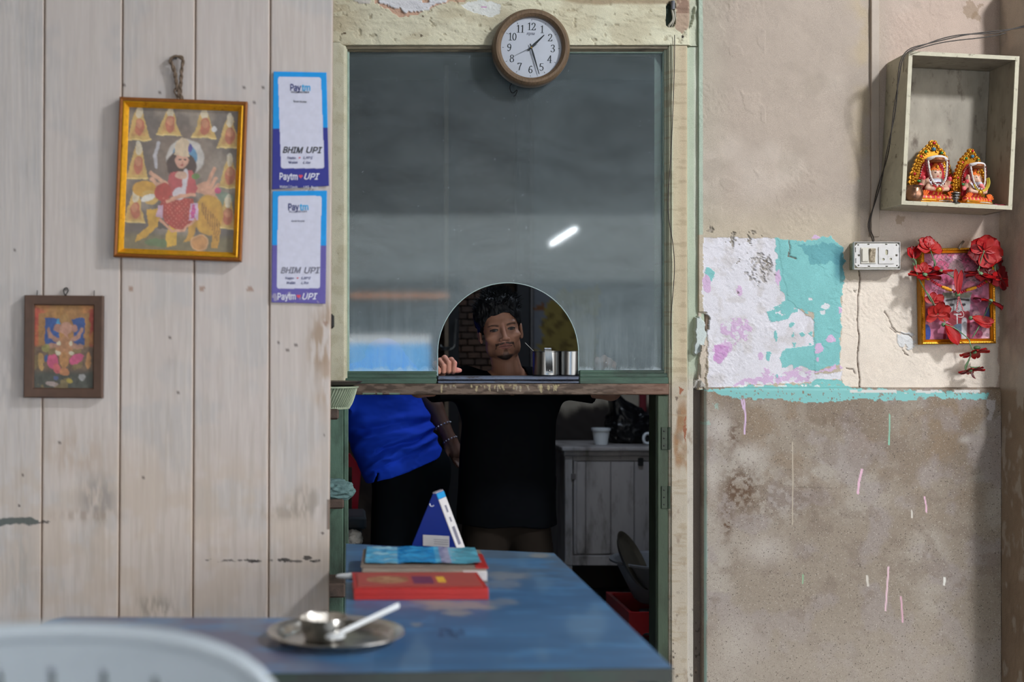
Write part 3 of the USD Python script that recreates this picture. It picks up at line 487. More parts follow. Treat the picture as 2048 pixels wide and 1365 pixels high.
# ---------------------------------------------------------------- plank partition on the left
PD = 3.30
SEAM = [(-30, -34), (88.5, 82), (245, 237), (390.5, 385), (540.5, 536.5), (667, 658.5)]
def paint_plank(x, y, k, t):
    n, n2 = nz(x, y, .012, 4, 200 + k), nz(x, y, .25, 3, 220 + k, .012)
    c = np.ones(x.shape + (3,)) * S(*[(194, 189, 187), (197, 189, 185), (196, 187, 182), (196, 187, 183), (195, 186, 181)][k])
    c = mixc(c, S(182, 180, 180), ss(.5, .7, n) * .6); c = mixc(c, S(204, 197, 192), ss(.5, .66, n2) * .4); c = mixc(c, S(178, 170, 163), ss(.52, .7, nz(x, y, .16, 3, 240 + k, .008)) * (.18 + .3 * ss(500, 1000, y)))
    c = mixc(c, S(188, 174, 160), ss(870, 960, y) * ss(.4, .65, nz(x, y, .02, 4, 260)) * .45)
    e = np.minimum(t, 1 - t); c = mixc(c, S(184, 164, 148), ss(.035, .0, e) * .7)
    for cx, cy, rx, ry, a, col in ((195, 1000, 34, 40, .8, (146, 142, 140)), (170, 1032, 60, 10, .5, (150, 134, 120)), (640, 690, 22, 60, .8, (156, 134, 112)), (655, 640, 8, 40, .7, (160, 138, 118)), (655, 760, 10, 70, .5, (160, 134, 108)),
                                   (575, 1025, 60, 14, .5, (140, 130, 118)), (610, 1000, 34, 28, .5, (140, 132, 122)), (310, 1215, 40, 22, .6, (130, 124, 114)), (20, 730, 40, 90, .4, (160, 158, 160)), (640, 800, 10, 14, .4, (170, 146, 120)), (40, 1140, 20, 90, .3, (150, 156, 158)), (150, 905, 60, 40, .35, (170, 146, 124)), (340, 710, 10, 26, .3, (160, 150, 146))):
        g = np.exp(-((x - cx) / rx) ** 2 - ((y - cy) / ry) ** 2); c = mixc(c, S(*col), np.clip(g * 1.4, 0, 1) * a * ss(.3, .6, nz(x, y, .12, 3, 270, .03)))
    c = mixc(c, S(72, 84, 84), ss(8.5 - .02 * x, 5.5 - .02 * x, np.abs(y - 1044 - (nz(x, y, .05, 5, 280) - .5) * 14)) * (x < 78) * .9); c = mixc(c, S(60, 62, 62), inell(x, y, 88, 1046, 12, 3, 3, 281) * .8)
    dash = ss(3.2, 1.4, np.abs(y - 1122 - (nz(x, y, .08, 3, 282) - .5) * 7)) * ss(.50, .58, nz(x, y, .07, 4, 283)) * (x > 405) * (x < 640); c = mixc(c, S(60, 56, 58), dash * .8)
    for cx, cy, rx, ry in ((568, 1122, 10, 4), (615, 1118, 9, 5), (505, 1122, 12, 3), (626, 1124, 6, 3)): c = mixc(c, S(40, 38, 40), inell(x, y, cx, cy, rx, ry, 3, cx) * .85)
    for cx, cy in ((247, 169), (477, 204), (319, 184), (339, 674), (46, 949), (38, 1012), (357, 786), (575, 700), (592, 690), (557, 684), (648, 873), (30, 502), (526, 175), (488, 174), (508, 205), (120, 885), (286, 956), (645, 1067)): c = mixc(c, S(74, 62, 58), (np.hypot(x - cx, y - cy) < 2.8) * .8)
    for cx, cy in ((262, 577), (405, 577), (500, 580), (652, 647)): c = mixc(c, S(150, 116, 96), inell(x, y, cx, cy, 6, 5, 3, cx) * .7)
    c = mixc(c, S(126, 102, 88), ss(.010, .0, e) * .8); c = mixc(c, S(96, 78, 66), (x > 655) * (y > 1000) * (y < 1060) * .8)
    return c, -ss(.015, 0, e) * .003 + (n2 - .5) * .0008
w_ = thing('wall_left', 'wall of pale painted vertical planks in front of the hatch', 'wall', P(300, 1465, PD), kind='structure')
for k in range(5):
    yy = np.r_[rng_(-30, 996, 5), rng_(999, 1140, 1.5), rng_(1145, 1260, 5), rng_(1300, 1690, 40)]; tt = np.r_[0, .008, .02, .035, np.linspace(.06, .94, 46), .965, .98, .992, 1]
    T, PY = np.meshgrid(tt, yy); a, b = SEAM[k], SEAM[k + 1]; s = PY / 1235
    PX = (a[0] + (a[1] - a[0]) * s + .45) * (1 - T) + (b[0] + (b[1] - b[0]) * s - .45) * T
    col, disp = paint_plank(PX, PY, k, T); m, e = gridmesh(PX, PY, PD, disp, .028); col = col.reshape(-1, 3)
    obj('plank', m, 'painted_wood', w_, smooth=True, cd=np.vstack([col, col[e], col.mean(0)]))
obj('backing_board', pbox(-700, 655, -60, 1690, PD + .03, PD + .045), 'dark_wood', w_, smooth=False)
for k in range(3): obj('plank', pbox(-190 - 160 * k, -35 - 160 * k, -30, 1690, PD, PD + .028, .004), 'plain_wall', w_, smooth=False)
rect('trim', P(664, 0, PD)[0] - .10, P(664, 0, PD)[0] - .012, PD + .046, PD + .10, 0, 2.95, 'dark_wood')
# ---------------------------------------------------------------- framed pictures and stickers
def place(m, c, roll=0, pitch=0, yaw=0):
    "a mesh built at the origin (x right, z up, -y towards the room) hung at c, turned clockwise by roll"
    m = rotm(m, (0, 1, 0), roll); m = rotm(m, (1, 0, 0), pitch); m = rotm(m, (0, 0, 1), yaw); m = m.copy(); m.apply_translation(c); return m
def frame_mesh(w, h, prof):
    "prof: (inset from the outer edge, y) around the section"
    v = []
    for u, yv in prof: v += [(-w / 2 + u, yv, -h / 2 + u), (w / 2 - u, yv, -h / 2 + u), (w / 2 - u, yv, h / 2 - u), (-w / 2 + u, yv, h / 2 - u)]
    f = []; n = len(prof)
    for i in range(n):
        for k in range(4): a, b = i * 4 + k, i * 4 + (k + 1) % 4; i2 = (i + 1) % n; c, d = i2 * 4 + (k + 1) % 4, i2 * 4 + k; f += [(a, c, b), (a, d, c)]
    m = trimesh.Trimesh(np.array(v), np.array(f), process=False)
    if m.volume < 0: m.invert()
    return m
def print_sheet(w, h, fn, nx, y=0, bulge=0):
    nyy = max(2, int(nx * h / w)); u, v = np.meshgrid(np.linspace(0, 1, nx), np.linspace(0, 1, nyy)); c = fn(u, v)
    x, z = (u - .5) * w, (.5 - v) * h; I = np.arange(nx * nyy).reshape(nyy, nx)
    q = np.stack([I[:-1, :-1], I[1:, :-1], I[1:, 1:], I[:-1, 1:]], -1).reshape(-1, 4); V = np.stack([x, np.full_like(x, y) - bulge * (np.sin(u * PI) * np.sin(v * PI)), z], -1).reshape(-1, 3)
    V2 = V + (0, .0012, 0); n = len(V); E = np.concatenate([I[0, :], I[1:, -1], I[-1, -2::-1], I[-2:0:-1, 0]]); k = np.arange(len(E)); k2 = (k + 1) % len(E)
    s = np.stack([E[k], E[k2], E[k2] + n, E[k] + n], 1); tri = lambda q: np.vstack([q[:, [0, 1, 2]], q[:, [0, 2, 3]]])
    return trimesh.Trimesh(np.vstack([V, V2]), np.vstack([tri(q), tri(q + n)[:, ::-1], tri(s)]), process=False), np.vstack([c.reshape(-1, 3)] * 2)
def el(c, u, v, cu, cv, ru, rv, col, a=1.0, rot=0):
    x, y = u - cu, v - cv; r = math.radians(rot); x, y = x * math.cos(r) + y * math.sin(r), -x * math.sin(r) + y * math.cos(r)
    return mixc(c, S(*col), ss(1.12, .9, (x / ru) ** 2 + (y / rv) ** 2) * a)
def po(c, u, v, pts, col, a=1.0): return mixc(c, S(*col), shapely.contains_xy(Polygon(pts).buffer(0), u, v) * a)
def li(c, u, v, pts, w, col, a=1.0, asp=1.25): return mixc(c, S(*col), ss(w, w * .55, dline(u, v * asp, [(p[0], p[1] * asp) for p in pts])) * a)
def print_rider(u, v):
    u, v = u + (nz(u * 100, v * 120, .14, 3, 301) - .5) * .030, v + (nz(u * 100, v * 120, .14, 3, 302) - .5) * .024
    n = nz(u * 100, v * 100, .06, 4, 300); c = np.ones(u.shape + (3,)) * S(104, 100, 98); c = mixc(c, S(150, 142, 132), ss(.4, .7, n)); c = mixc(c, S(150, 128, 112), np.exp(-((u - .5) / .25) ** 2 - ((v - .35) / .2) ** 2) * .9)
    c = mixc(c, S(120, 116, 88), ss(.86, .92, v)); c = el(c, u, v, .33, .95, .14, .03, (92, 124, 84)); c = el(c, u, v, .84, .62, .14, .05, (120, 150, 130), .8)
    c = mixc(c, S(66, 66, 68), (v > .79) * (v < .85) * (n > .45) * .8)
    for bx, by, wd, hgt in ((.10, .115, .11, .23), (.375, .09, .11, .19), (.69, .10, .11, .19), (.925, .15, .105, .22), (.10, .38, .10, .24), (.935, .43, .085, .22), (.09, .70, .10, .22), (.93, .72, .085, .22)):
        c = po(c, u, v, [(bx - .025, by - hgt * .5), (bx + .025, by - hgt * .5), (bx + .04, by - hgt * .2), (bx + wd, by + hgt * .5), (bx - wd, by + hgt * .5), (bx - .05, by - hgt * .2)], (216, 180, 104)); c = po(c, u, v, [(bx - .02, by - hgt * .1), (bx + .02, by - hgt * .1), (bx + wd * .62, by + hgt * .40), (bx - wd * .62, by + hgt * .40)], (206, 150, 90), .7); c = el(c, u, v, bx, by - hgt * .38, .03, .05, (226, 220, 200), .8)
        c = el(c, u, v, bx + .005, by + hgt * .12, .045, .06, (198, 112, 84)); c = el(c, u, v, bx, by + hgt * .02, .03, .03, (214, 146, 110)); c = li(c, u, v, [(bx - wd, by + hgt * .5), (bx + wd, by + hgt * .5)], .008, (240, 214, 140))
    for k in range(5):
        a = .12 + .16 * k; c = li(c, u, v, [(.42, .56), (.30 - .03 * k, .50 + .03 * k), (.22 + .015 * k, .46 + .04 * k)], .022, (224, 174, 146)); c = li(c, u, v, [(.62, .56), (.74 + .02 * k, .52 + .025 * k), (.80 + .02 * (k % 3), .42 + .055 * k)], .022, (222, 168, 140))
    c = li(c, u, v, [(.27, .42), (.25, .33), (.28, .25)], .018, (196, 196, 204))
    c = el(c, u, v, .53, .34, .17, .13, (226, 224, 220), .8); c = el(c, u, v, .53, .33, .115, .085, (86, 152, 192))
    c = el(c, u, v, .50, .40, .14, .10, (64, 46, 48)); c = el(c, u, v, .50, .36, .06, .055, (226, 172, 150)); c = el(c, u, v, .478, .353, .012, .007, (60, 40, 44)); c = el(c, u, v, .522, .353, .012, .007, (60, 40, 44)); c = el(c, u, v, .50, .388, .016, .006, (190, 70, 70)); c = el(c, u, v, .50, .372, .008, .010, (206, 150, 128)); c = po(c, u, v, [(.43, .33), (.44, .24), (.49, .20), (.56, .22), (.57, .33)], (224, 202, 172)); c = el(c, u, v, .575, .27, .02, .03, (70, 70, 160))
    c = po(c, u, v, [(.40, .45), (.60, .43), (.66, .56), (.58, .62), (.42, .62), (.38, .52)], (196, 84, 92)); c = li(c, u, v, [(.54, .44), (.52, .60)], .03, (220, 216, 224)); c = el(c, u, v, .50, .47, .05, .03, (226, 186, 164)); c = el(c, u, v, .63, .47, .04, .02, (100, 140, 76))
    # tiger
    c = el(c, u, v, .76, .74, .13, .14, (214, 164, 60)); c = po(c, u, v, [(.70, .66), (.84, .70), (.88, .90), (.86, .98), (.80, .97), (.80, .86), (.70, .80)], (214, 160, 56)); c = po(c, u, v, [(.20, .72), (.34, .70), (.30, .84), (.20, .92), (.10, .95), (.12, .90), (.22, .84)], (218, 170, 60))
    c = po(c, u, v, [(.40, .82), (.48, .82), (.48, .96), (.40, .98), (.38, .92)], (222, 178, 60)); c = po(c, u, v, [(.58, .78), (.66, .78), (.64, .92), (.54, .94), (.58, .88)], (206, 156, 60)); c = el(c, u, v, .17, .575, .11, .06, (216, 164, 60)); c = el(c, u, v, .22, .63, .08, .05, (220, 180, 96)); c = el(c, u, v, .20, .635, .07, .022, (236, 234, 226), 1, -20)
    for k in range(9): c = li(c, u, v, [(.70 + .02 * k, .66 + .015 * k), (.71 + .018 * k, .72 + .025 * k)], .006, (130, 84, 40), .8)
    c = po(c, u, v, [(.34, .63), (.62, .63), (.66, .78), (.50, .86), (.36, .80), (.30, .70)], (184, 62, 58)); c = el(c, u, v, .34, .59, .08, .06, (190, 64, 58)); c = po(c, u, v, [(.60, .66), (.66, .66), (.67, .78), (.58, .79)], (222, 190, 222)); c = po(c, u, v, [(.61, .67), (.635, .67), (.63, .77), (.60, .77)], (208, 76, 160)); c = po(c, u, v, [(.30, .68), (.345, .68), (.345, .78), (.28, .77)], (216, 180, 206))
    c = mixc(c, S(226, 140, 120), ((np.sin(u * 150) * np.sin(v * 190)) > .72) * (shapely.contains_xy(Polygon([(.34, .63), (.62, .63), (.66, .78), (.50, .86), (.36, .80)]), u, v)))
    c = li(c, u, v, [(.32, .79), (.44, .86), (.54, .855), (.64, .78)], .014, (226, 170, 140)); c = el(c, u, v, .49, .60, .055, .045, (222, 214, 222)); c = li(c, u, v, [(.38, .66), (.50, .62), (.62, .60)], .02, (224, 168, 140)); c = el(c, u, v, .835, .57, .03, .02, (206, 76, 128))
    c = el(c, u, v, .69, .94, .085, .06, (226, 178, 130)); c = el(c, u, v, .69, .94, .07, .05, (206, 150, 92)); c = el(c, u, v, .78, .13, .025, .022, (226, 226, 226))
    m_ = nz(u * 100, v * 120, .25, 3, 303)[..., None]; c = c * (.72 + .56 * m_)
    return mixc(c, S(150, 140, 132), .34 + 0 * u)
p_ = thing('framed_picture', 'large gold-framed devotional print hanging from a twisted cord on the planks', 'picture', P(363, 520, PD - .02))
c0 = P(363, 361, PD - .004); sc = PD / F; W1, H1 = 254 * sc, 318 * sc
obj('frame', place(frame_mesh(W1, H1, [(0, 0), (0, -.022), (.004, -.026), (.010, -.024), (.011, 0)]), c0, 2.2), 'bronze_frame' if 0 else 'gold_frame', p_, label='outer brown-gold moulding', smooth=20)
mat('gold_bright', S(226, 168, 40), .35, metal=.6, amt=.15, scale=70, dirt=(S(150, 96, 30), 60, .6, .75)); mat('frame_brown', S(140, 84, 32), .4, metal=.3, amt=.2, scale=60)
UsdShade.MaterialBindingAPI.Apply(stage.GetPrimAtPath(p_ + '/frame')).Bind(M['frame_brown'])
obj('inner_moulding', place(frame_mesh(W1 - .022, H1 - .022, [(0, 0), (0, -.024), (.003, -.025), (.012, -.012), (.014, -.010), (.014, 0)]), c0, 2.2), 'gold_bright', p_, smooth=20)
m, cd = print_sheet(W1 - .048, H1 - .048, print_rider, 150, -.008); obj('print', place(m, c0, 2.2), 'print', p_, cd=cd, label='print of a red-clad figure riding a tiger among bells')
mat('rope', S(108, 92, 78), .9, scale=200, amt=.35, bump=.6)
rp = [(366, 204), (358, 188), (352, 160), (345, 132), (341, 118), (352, 113), (364, 116), (364, 135), (362, 160), (361, 185), (366, 204)]
rpts = spline([P(x, y, PD - .012) for x, y in rp], 90); ph = np.linspace(0, 46, 90); off = np.stack([np.cos(ph), np.sin(ph), np.sin(ph + 1)], 1) * .0022
obj('hanging_cord', J(tube(rpts + off, .0034, 7), tube(rpts - off, .0034, 7), tube(spline([P(x, y, PD - .012) for x, y in ((352, 176), (349, 185), (352, 190), (355, 198))], 12), .0022, 6)), 'rope', p_, label='frayed twisted brown cord')
obj('nail', tube([P(352, 117, PD + .002), P(352, 116, PD - .022)], .003, 8), 'black', p_)
def print_seated(u, v):
    u, v = u + (nz(u * 100, v * 120, .14, 3, 311) - .5) * .05, v + (nz(u * 100, v * 120, .14, 3, 312) - .5) * .04
    n = nz(u * 60, v * 60, .12, 4, 310); c = np.ones(u.shape + (3,)) * S(168, 124, 76); c = mixc(c, S(190, 74, 66), ((u < .08) | (u > .92)) * (v < .5) * .9); c = mixc(c, S(190, 90, 70), (v < .10) * ss(.35, .6, np.abs(u - .5) * 1.3 + .1) * .8)
    c = mixc(c, S(186, 138, 76), ss(.4, .6, n) * (v < .5) * .7)
    c = po(c, u, v, [(.18, .16), (.43, .16), (.40, .48), (.18, .48)], (52, 88, 152)); c = po(c, u, v, [(.62, .16), (.83, .16), (.83, .48), (.66, .48)], (52, 84, 142)); c = po(c, u, v, [(.38, .17), (.43, .16), (.40, .30), (.35, .26)], (80, 160, 196), .8)
    c = mixc(c, S(112, 92, 76), ss(.46, .52, v)); c = mixc(c, S(70, 78, 72), ss(.74, .84, v) * .9); c = mixc(c, S(140, 122, 80), (v > .5) * (n > .58) * .7)
    c = el(c, u, v, .51, .20, .08, .09, (176, 136, 84)); c = el(c, u, v, .52, .28, .10, .08, (196, 150, 130)); c = el(c, u, v, .38, .28, .05, .05, (176, 130, 116)); c = el(c, u, v, .66, .28, .05, .05, (176, 130, 116)); c = li(c, u, v, [(.52, .30), (.53, .40), (.50, .48)], .05, (190, 142, 124))
    c = el(c, u, v, .51, .52, .14, .14, (180, 132, 96)); 
    for a in (-1, 1): c = li(c, u, v, [(.51 + a * .12, .42), (.51 + a * .24, .38), (.51 + a * .27, .30)], .04, (176, 134, 116)); c = li(c, u, v, [(.51 + a * .12, .48), (.51 + a * .27, .50)], .045, (178, 136, 116)); c = el(c, u, v, .51 + a * .10, .46, .028, .03, (214, 206, 180)); c = el(c, u, v, .51 + a * .115, .58, .04, .03, (206, 200, 176))
    c = el(c, u, v, .31, .68, .10, .09, (204, 92, 128), 1, 30); c = el(c, u, v, .70, .65, .13, .055, (204, 92, 132), 1, -18); c = el(c, u, v, .38, .76, .05, .06, (206, 104, 110)); c = el(c, u, v, .50, .80, .09, .05, (190, 130, 90)); c = el(c, u, v, .50, .66, .07, .10, (186, 136, 86))
    c = el(c, u, v, .12, .68, .05, .10, (196, 158, 96), .8); c = el(c, u, v, .90, .66, .045, .10, (200, 146, 90), .8); c = el(c, u, v, .20, .52, .06, .05, (150, 146, 86), .9); c = el(c, u, v, .20, .64, .03, .04, (60, 90, 140)); c = el(c, u, v, .80, .86, .06, .045, (170, 170, 170), .8); c = el(c, u, v, .30, .95, .10, .03, (176, 160, 156), .9); c = el(c, u, v, .60, .91, .05, .03, (176, 158, 70), .9); c = el(c, u, v, .37, .87, .04, .02, (84, 96, 140), .9)
    c = c * (.65 + .7 * nz(u * 60, v * 80, .3, 3, 313)[..., None]); return mixc(c, S(110, 106, 104), .22 + 0 * u)
mat('brown_frame', S(84, 62, 50), .5, scale=40, amt=.15, stretch=(1, 1, 1), bump=.15)
p_ = thing('framed_picture', 'small dark brown wooden framed print on the lower left planks', 'picture', P(129, 796, PD - .02))
c0 = P(129.5, 694, PD - .003); W2, H2 = 157 * sc, 204 * sc
obj('frame', place(frame_mesh(W2, H2, [(0, 0), (0, -.016), (.003, -.019), (.024, -.016), (.027, -.012), (.027, 0)]), c0, .5), 'brown_frame', p_, smooth=20)
m, cd = print_sheet(W2 - .050, H2 - .050, print_seated, 90, -.007); obj('print', place(m, c0, .5), 'print', p_, cd=cd, label='faded print of a seated figure in pink')
hk = obj('hanger', J(tube(spline([P(131, 594, PD - .006), P(128, 586, PD - .008), P(128, 579, PD - .008), P(133, 576, PD - .008), P(136, 581, PD - .008), P(133, 588, PD - .008), P(132, 593, PD - .006)], 24), .0016, 6), tube([P(132, 580, PD + .002), P(132, 580, PD - .014)], .0022, 6), ), 'black', p_)
for a_ in (74, 188): obj('pin', tube([P(a_, 593, PD - .004), P(a_ + .5, 581, PD - .004)], .001, 5), 'black', p_)
def text(s, h, c, roll=0, width=None, shear=0, depth=.0006, bold=False):
    m = meshkit.text_mesh(s, h, depth, bold); v = np.array(m.vertices); v[:, 0] -= (v[:, 0].min() + v[:, 0].max()) / 2; v[:, 1] -= h / 2
    if width: v[:, 0] *= width / np.ptp(v[:, 0])
    v[:, 0] += shear * v[:, 1]; m = trimesh.Trimesh(np.stack([v[:, 0], -v[:, 2], v[:, 1]], 1), m.faces, process=False)
    return place(m, c, roll)
mat('ink_navy', S(36, 44, 110), .5, amt=.02); mat('ink_cyan', S(50, 166, 222), .5, amt=.02); mat('ink_grey', S(120, 120, 136), .5, amt=.02); mat('ink_white', S(220, 222, 236), .5, amt=.02); mat('ink_red', S(214, 74, 96), .5, amt=.02); mat('ink_dark', S(46, 48, 52), .5, amt=.02)
def sticker(q, card, label, low, faded):
    q, card = np.array(q, float), np.array(card, float); d = PD - .0055
    def fn(u, v):
        x = (q[0, 0] * (1 - u) + q[1, 0] * u) * (1 - v) + (q[3, 0] * (1 - u) + q[2, 0] * u) * v; y = (q[0, 1] * (1 - u) + q[1, 1] * u) * (1 - v) + (q[3, 1] * (1 - u) + q[2, 1] * u) * v
        c = np.ones(u.shape + (3,)) * S(28, 150, 226); c = mixc(c, S(*low), v > .485); a = Polygon(card).buffer(-5).buffer(5)
        c = mixc(c, S(206, 208, 226), shapely.contains_xy(a, x, y)); c = mixc(c, S(150, 144, 176), (nz(x, y, .1, 3, 321) > .62) * faded * (v > .9))
        return c
    u, v = np.meshgrid(np.linspace(0, 1, 110), np.linspace(0, 1, 220)); cdv = fn(u, v).reshape(-1, 3)
    PX = (q[0, 0] * (1 - u) + q[1, 0] * u) * (1 - v) + (q[3, 0] * (1 - u) + q[2, 0] * u) * v; PY = (q[0, 1] * (1 - u) + q[1, 1] * u) * (1 - v) + (q[3, 1] * (1 - u) + q[2, 1] * u) * v
    m, e = gridmesh(PX, PY, d, np.zeros_like(PX), .0012); t = thing('payment_sticker', label, 'sticker', P(q[:, 0].mean(), q[:, 1].max(), d))
    obj('sheet', m, 'print', t, cd=np.vstack([cdv, cdv[e], cdv.mean(0)]))
    cx, top = card[:, 0].mean() - 2, card[:, 1].min(); L = lambda x, y: P(x, y, d - .0004); k = PD / F; hh = card[:, 1].max() - top; r = math.degrees(math.atan2(q[1, 1] - q[0, 1], q[1, 0] - q[0, 0]))
    fade = lambda a, b: b if faded else a
    obj('lettering', J(text('Pay', 13 * k, L(cx - 9, top + 22), r, 21 * k, 0, bold=True)), 'ink_navy', t); obj('lettering', text('tm', 13 * k, L(cx + 12, top + 22), r, 17 * k, bold=True), 'ink_cyan', t)
    obj('lettering', J(text('Accepted Here', 4 * k, L(cx, top + 31), r, 36 * k), text('Scan to pay', 4 * k, L(cx, top + 50), r, 26 * k), text('BHIM', 12 * k, L(cx - 14, top + hh * .80), r, 38 * k, .25, bold=True), text('UPI', 12 * k, L(cx + 28, top + hh * .80), r, 30 * k, .25, bold=True)), fade('ink_dark', 'ink_grey'), t)
    obj('lettering', J(text('Paytm', 5 * k, L(cx - 17, top + hh * .885), r, 16 * k), text('Wallet', 5 * k, L(cx - 14, top + hh * .935), r, 18 * k), text('UPI', 5 * k, L(cx + 16, top + hh * .885), r, 18 * k, .3), text('Lite', 5 * k, L(cx + 14, top + hh * .935), r, 14 * k, .3)), 'ink_navy', t)
    heart = lambda s: Polygon([(math.sin(a) ** 3 * 16 * s, (13 * math.cos(a) - 5 * math.cos(2 * a) - 2 * math.cos(3 * a) - math.cos(4 * a)) * s) for a in np.linspace(0, 2 * PI, 24)[:-1]])
    yb = card[:, 1].max() + (16 if not faded else 15)
    obj('lettering', J(text('Paytm', 13 * k, L(cx - 23, yb), r, 36 * k, bold=True), text('UPI', 12 * k, L(cx + 23, yb), r, 28 * k, .3, bold=True)), 'ink_white', t)
    for hs_, hx, hy in ((.26, 1, yb), (.12, -1, top + hh * .885)): obj('heart_mark', place(prism(heart(hs_ * k), -.0006, 0), L(cx + hx, hy), r), 'ink_red', t)
    if not faded: obj('lettering', J(text('Wallet | Cards', 5 * k, L(cx - 23, yb + 21), r, 36 * k), text('UPI  Bank', 5 * k, L(cx + 22, yb + 22), r, 30 * k)), 'ink_white', t)
sticker([(547, 143), (653, 145), (658, 372), (544, 379)], [(556, 153), (642, 155), (649, 337), (562, 337)], 'upper blue and navy payment sticker with dark crisp lettering', (54, 58, 140), False)
sticker([(545, 382.5), (654, 381.5), (651, 608), (543, 605)], [(556, 392), (643, 392), (640, 577), (554, 578)], 'lower payment sticker, its navy band faded to purple', (100, 92, 164), True)
# ---------------------------------------------------------------- blue table and what lies on it
TZ = .80
def onT(px, py, z=TZ): d = (HC - z) * F / (py - CY); return P(px, py, d)
def quad(a, b, c, d, nu, nv): # a back-left, b back-right, c front-right, d front-left
    u, v = np.meshgrid(np.linspace(0, 1, nu), np.linspace(0, 1, nv)); u, v = u[..., None], v[..., None]
    return (a * (1 - u) + b * u) * (1 - v) + (d * (1 - u) + c * u) * v
A0, A1, A2, A3 = onT(692, 1088), onT(1108, 1107), onT(1345, 1336), onT(690, 1347)
B0, B1, B3 = onT(95, 1234.5), onT(690, 1237), onT(-31, 1347)
def paint_top(x, y, v):
    n = nz(v[..., 0] * 100, v[..., 1] * 100, .08, 4, 400, .25); n2 = nz(x, y, .012, 4, 401); c = np.ones(x.shape + (3,)) * S(60, 100, 142)
    c = mixc(c, S(92, 108, 124), ss(1200, 1095, y) * ss(690, 820, x) * .75); c = mixc(c, S(98, 98, 124), ss(740, 560, x) * .85); c = mixc(c, S(72, 124, 172), ss(.5, .7, n) * .7); c = mixc(c, S(122, 154, 178), ss(.48, .3, n2) * .25)  # greyer left part is a reflection painted into the colour
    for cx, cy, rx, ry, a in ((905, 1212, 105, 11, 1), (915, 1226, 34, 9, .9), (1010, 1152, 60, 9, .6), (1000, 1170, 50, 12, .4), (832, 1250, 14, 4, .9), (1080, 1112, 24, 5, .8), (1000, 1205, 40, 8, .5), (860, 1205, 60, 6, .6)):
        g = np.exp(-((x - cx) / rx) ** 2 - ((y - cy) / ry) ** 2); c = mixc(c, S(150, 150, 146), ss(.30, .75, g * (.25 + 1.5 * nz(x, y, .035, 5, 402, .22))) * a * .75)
    c = mixc(c, S(30, 58, 96), inell(x, y, 905, 1267, 22, 6, 8, 4) * .8)
    return c
t_ = thing('table', 'L-shaped worn blue laminate table reaching from the planks to the hatch', 'table', (-.2, 2.5, 0))
def tops(Q):
    r, c = Q.shape[:2]; v = Q.reshape(-1, 3); I = np.arange(r * c).reshape(r, c); q = np.stack([I[:-1, :-1], I[1:, :-1], I[1:, 1:], I[:-1, 1:]], -1).reshape(-1, 4)
    px, py = pxof(v); return trimesh.Trimesh(v, np.vstack([q[:, [0, 1, 2]], q[:, [0, 2, 3]]]), process=False), paint_top(px, py, v)
QB = quad(B0, B1, A3, B3, 110, 40); corner = QB[0, 0]; 
for i in range(8):
    for j in range(8):                                  # rounded back-left corner
        a, b = 1 - j / 8, 1 - i / 8; k = max(a, b); f = math.hypot(a, b) / k if k > 0 else 1
        o = QB[8, 8]; QB[i, j] = o + (QB[i, j] - o) / f
m1, c1 = tops(quad(A0, A1, A2, A3, 110, 90)); m2, c2 = tops(QB)
obj('top', trimesh.Trimesh(np.vstack([m1.vertices, m2.vertices]), np.vstack([m1.faces, m2.faces + len(m1.vertices)]), process=False), 'laminate', t_, cd=np.vstack([c1, c2]), smooth=False)
mat('table_edge', S(60, 66, 64), .6, scale=20, amt=.2, dirt=(S(56, 78, 70), 8, .5, .7)); mat('table_leg', S(96, 78, 62), .6, scale=20, amt=.2)
rim = [A0, A1, A2, A3, B3] + [QB[i, 0] for i in range(39, 7, -8)] + [QB[i, 0] for i in range(8, -1, -1)] + [QB[0, j] for j in range(1, 9)] + [B1]
obj('edge_band', slab(Polygon([(p[0], p[1]) for p in rim]), TZ - .026, TZ - .0008), 'table_edge', t_, smooth=False, label='dark edge under the blue top')
inn = lambda p, dx, dy: (p[0] + dx, p[1] + dy)
for p in (inn(A0, .06, -.06), inn(A1, -.06, -.07), inn(A2, -.07, .08), inn(A3, .05, .08), inn(B0, .09, -.06), inn(B3, .10, .07)):
    obj('leg', cbox(p[0] - .022, p[0] + .022, p[1] - .022, p[1] + .022, 0, TZ - .0255, .003), 'table_leg', t_, smooth=False)
obj('apron', J(*[tube([(*inn(a, 0, 0), TZ - .06), (*inn(b, 0, 0), TZ - .06)], .03, 4, flat=.35) for a, b in ((A0 + (.06, -.06, 0), A1 + (-.06, -.07, 0)), (A1 + (-.06, -.07, 0), A2 + (-.07, .08, 0)), (A2 + (-.07, .08, 0), B3 + (.1, .07, 0)), (B3 + (.1, .07, 0), B0 + (.09, -.06, 0)))]), 'table_leg', t_, smooth=False)
# steel plate, bowl, spoon
pc = onT(672, 1268, TZ + .012); pc[2] = TZ
t_ = thing('plate', 'round stainless steel plate near the front of the blue table', 'plate', pc)
obj('dish', lathe([(0, .0008), (.100, .0008), (.106, .003), (.114, .015), (.128, .019), (.1325, .0195), (.1335, .0175), (.131, .0165), (.1165, .0125), (.109, .0005), (.100, 0), (0, 0)], 72, pc), 'steel', t_, smooth=40)
bc = onT(647, 1268, TZ + .012); bc[2] = TZ + .0008
t_ = thing('bowl', 'small steel bowl standing on the plate', 'bowl', bc)
obj('dish', lathe([(0, .001), (.030, .001), (.036, .006), (.043, .026), (.045, .042), (.0475, .0445), (.0485, .043), (.0462, .040), (.0445, .026), (.0375, .004), (.032, 0), (0, 0)], 56, bc), 'steel', t_, smooth=40)
t_ = thing('spoon', 'white plastic spoon leaning over the bowl rim', 'spoon', bc + (.02, 0, .05))
e0, e1 = P(678, 1268, 2.275), P(797, 1212, 2.42)
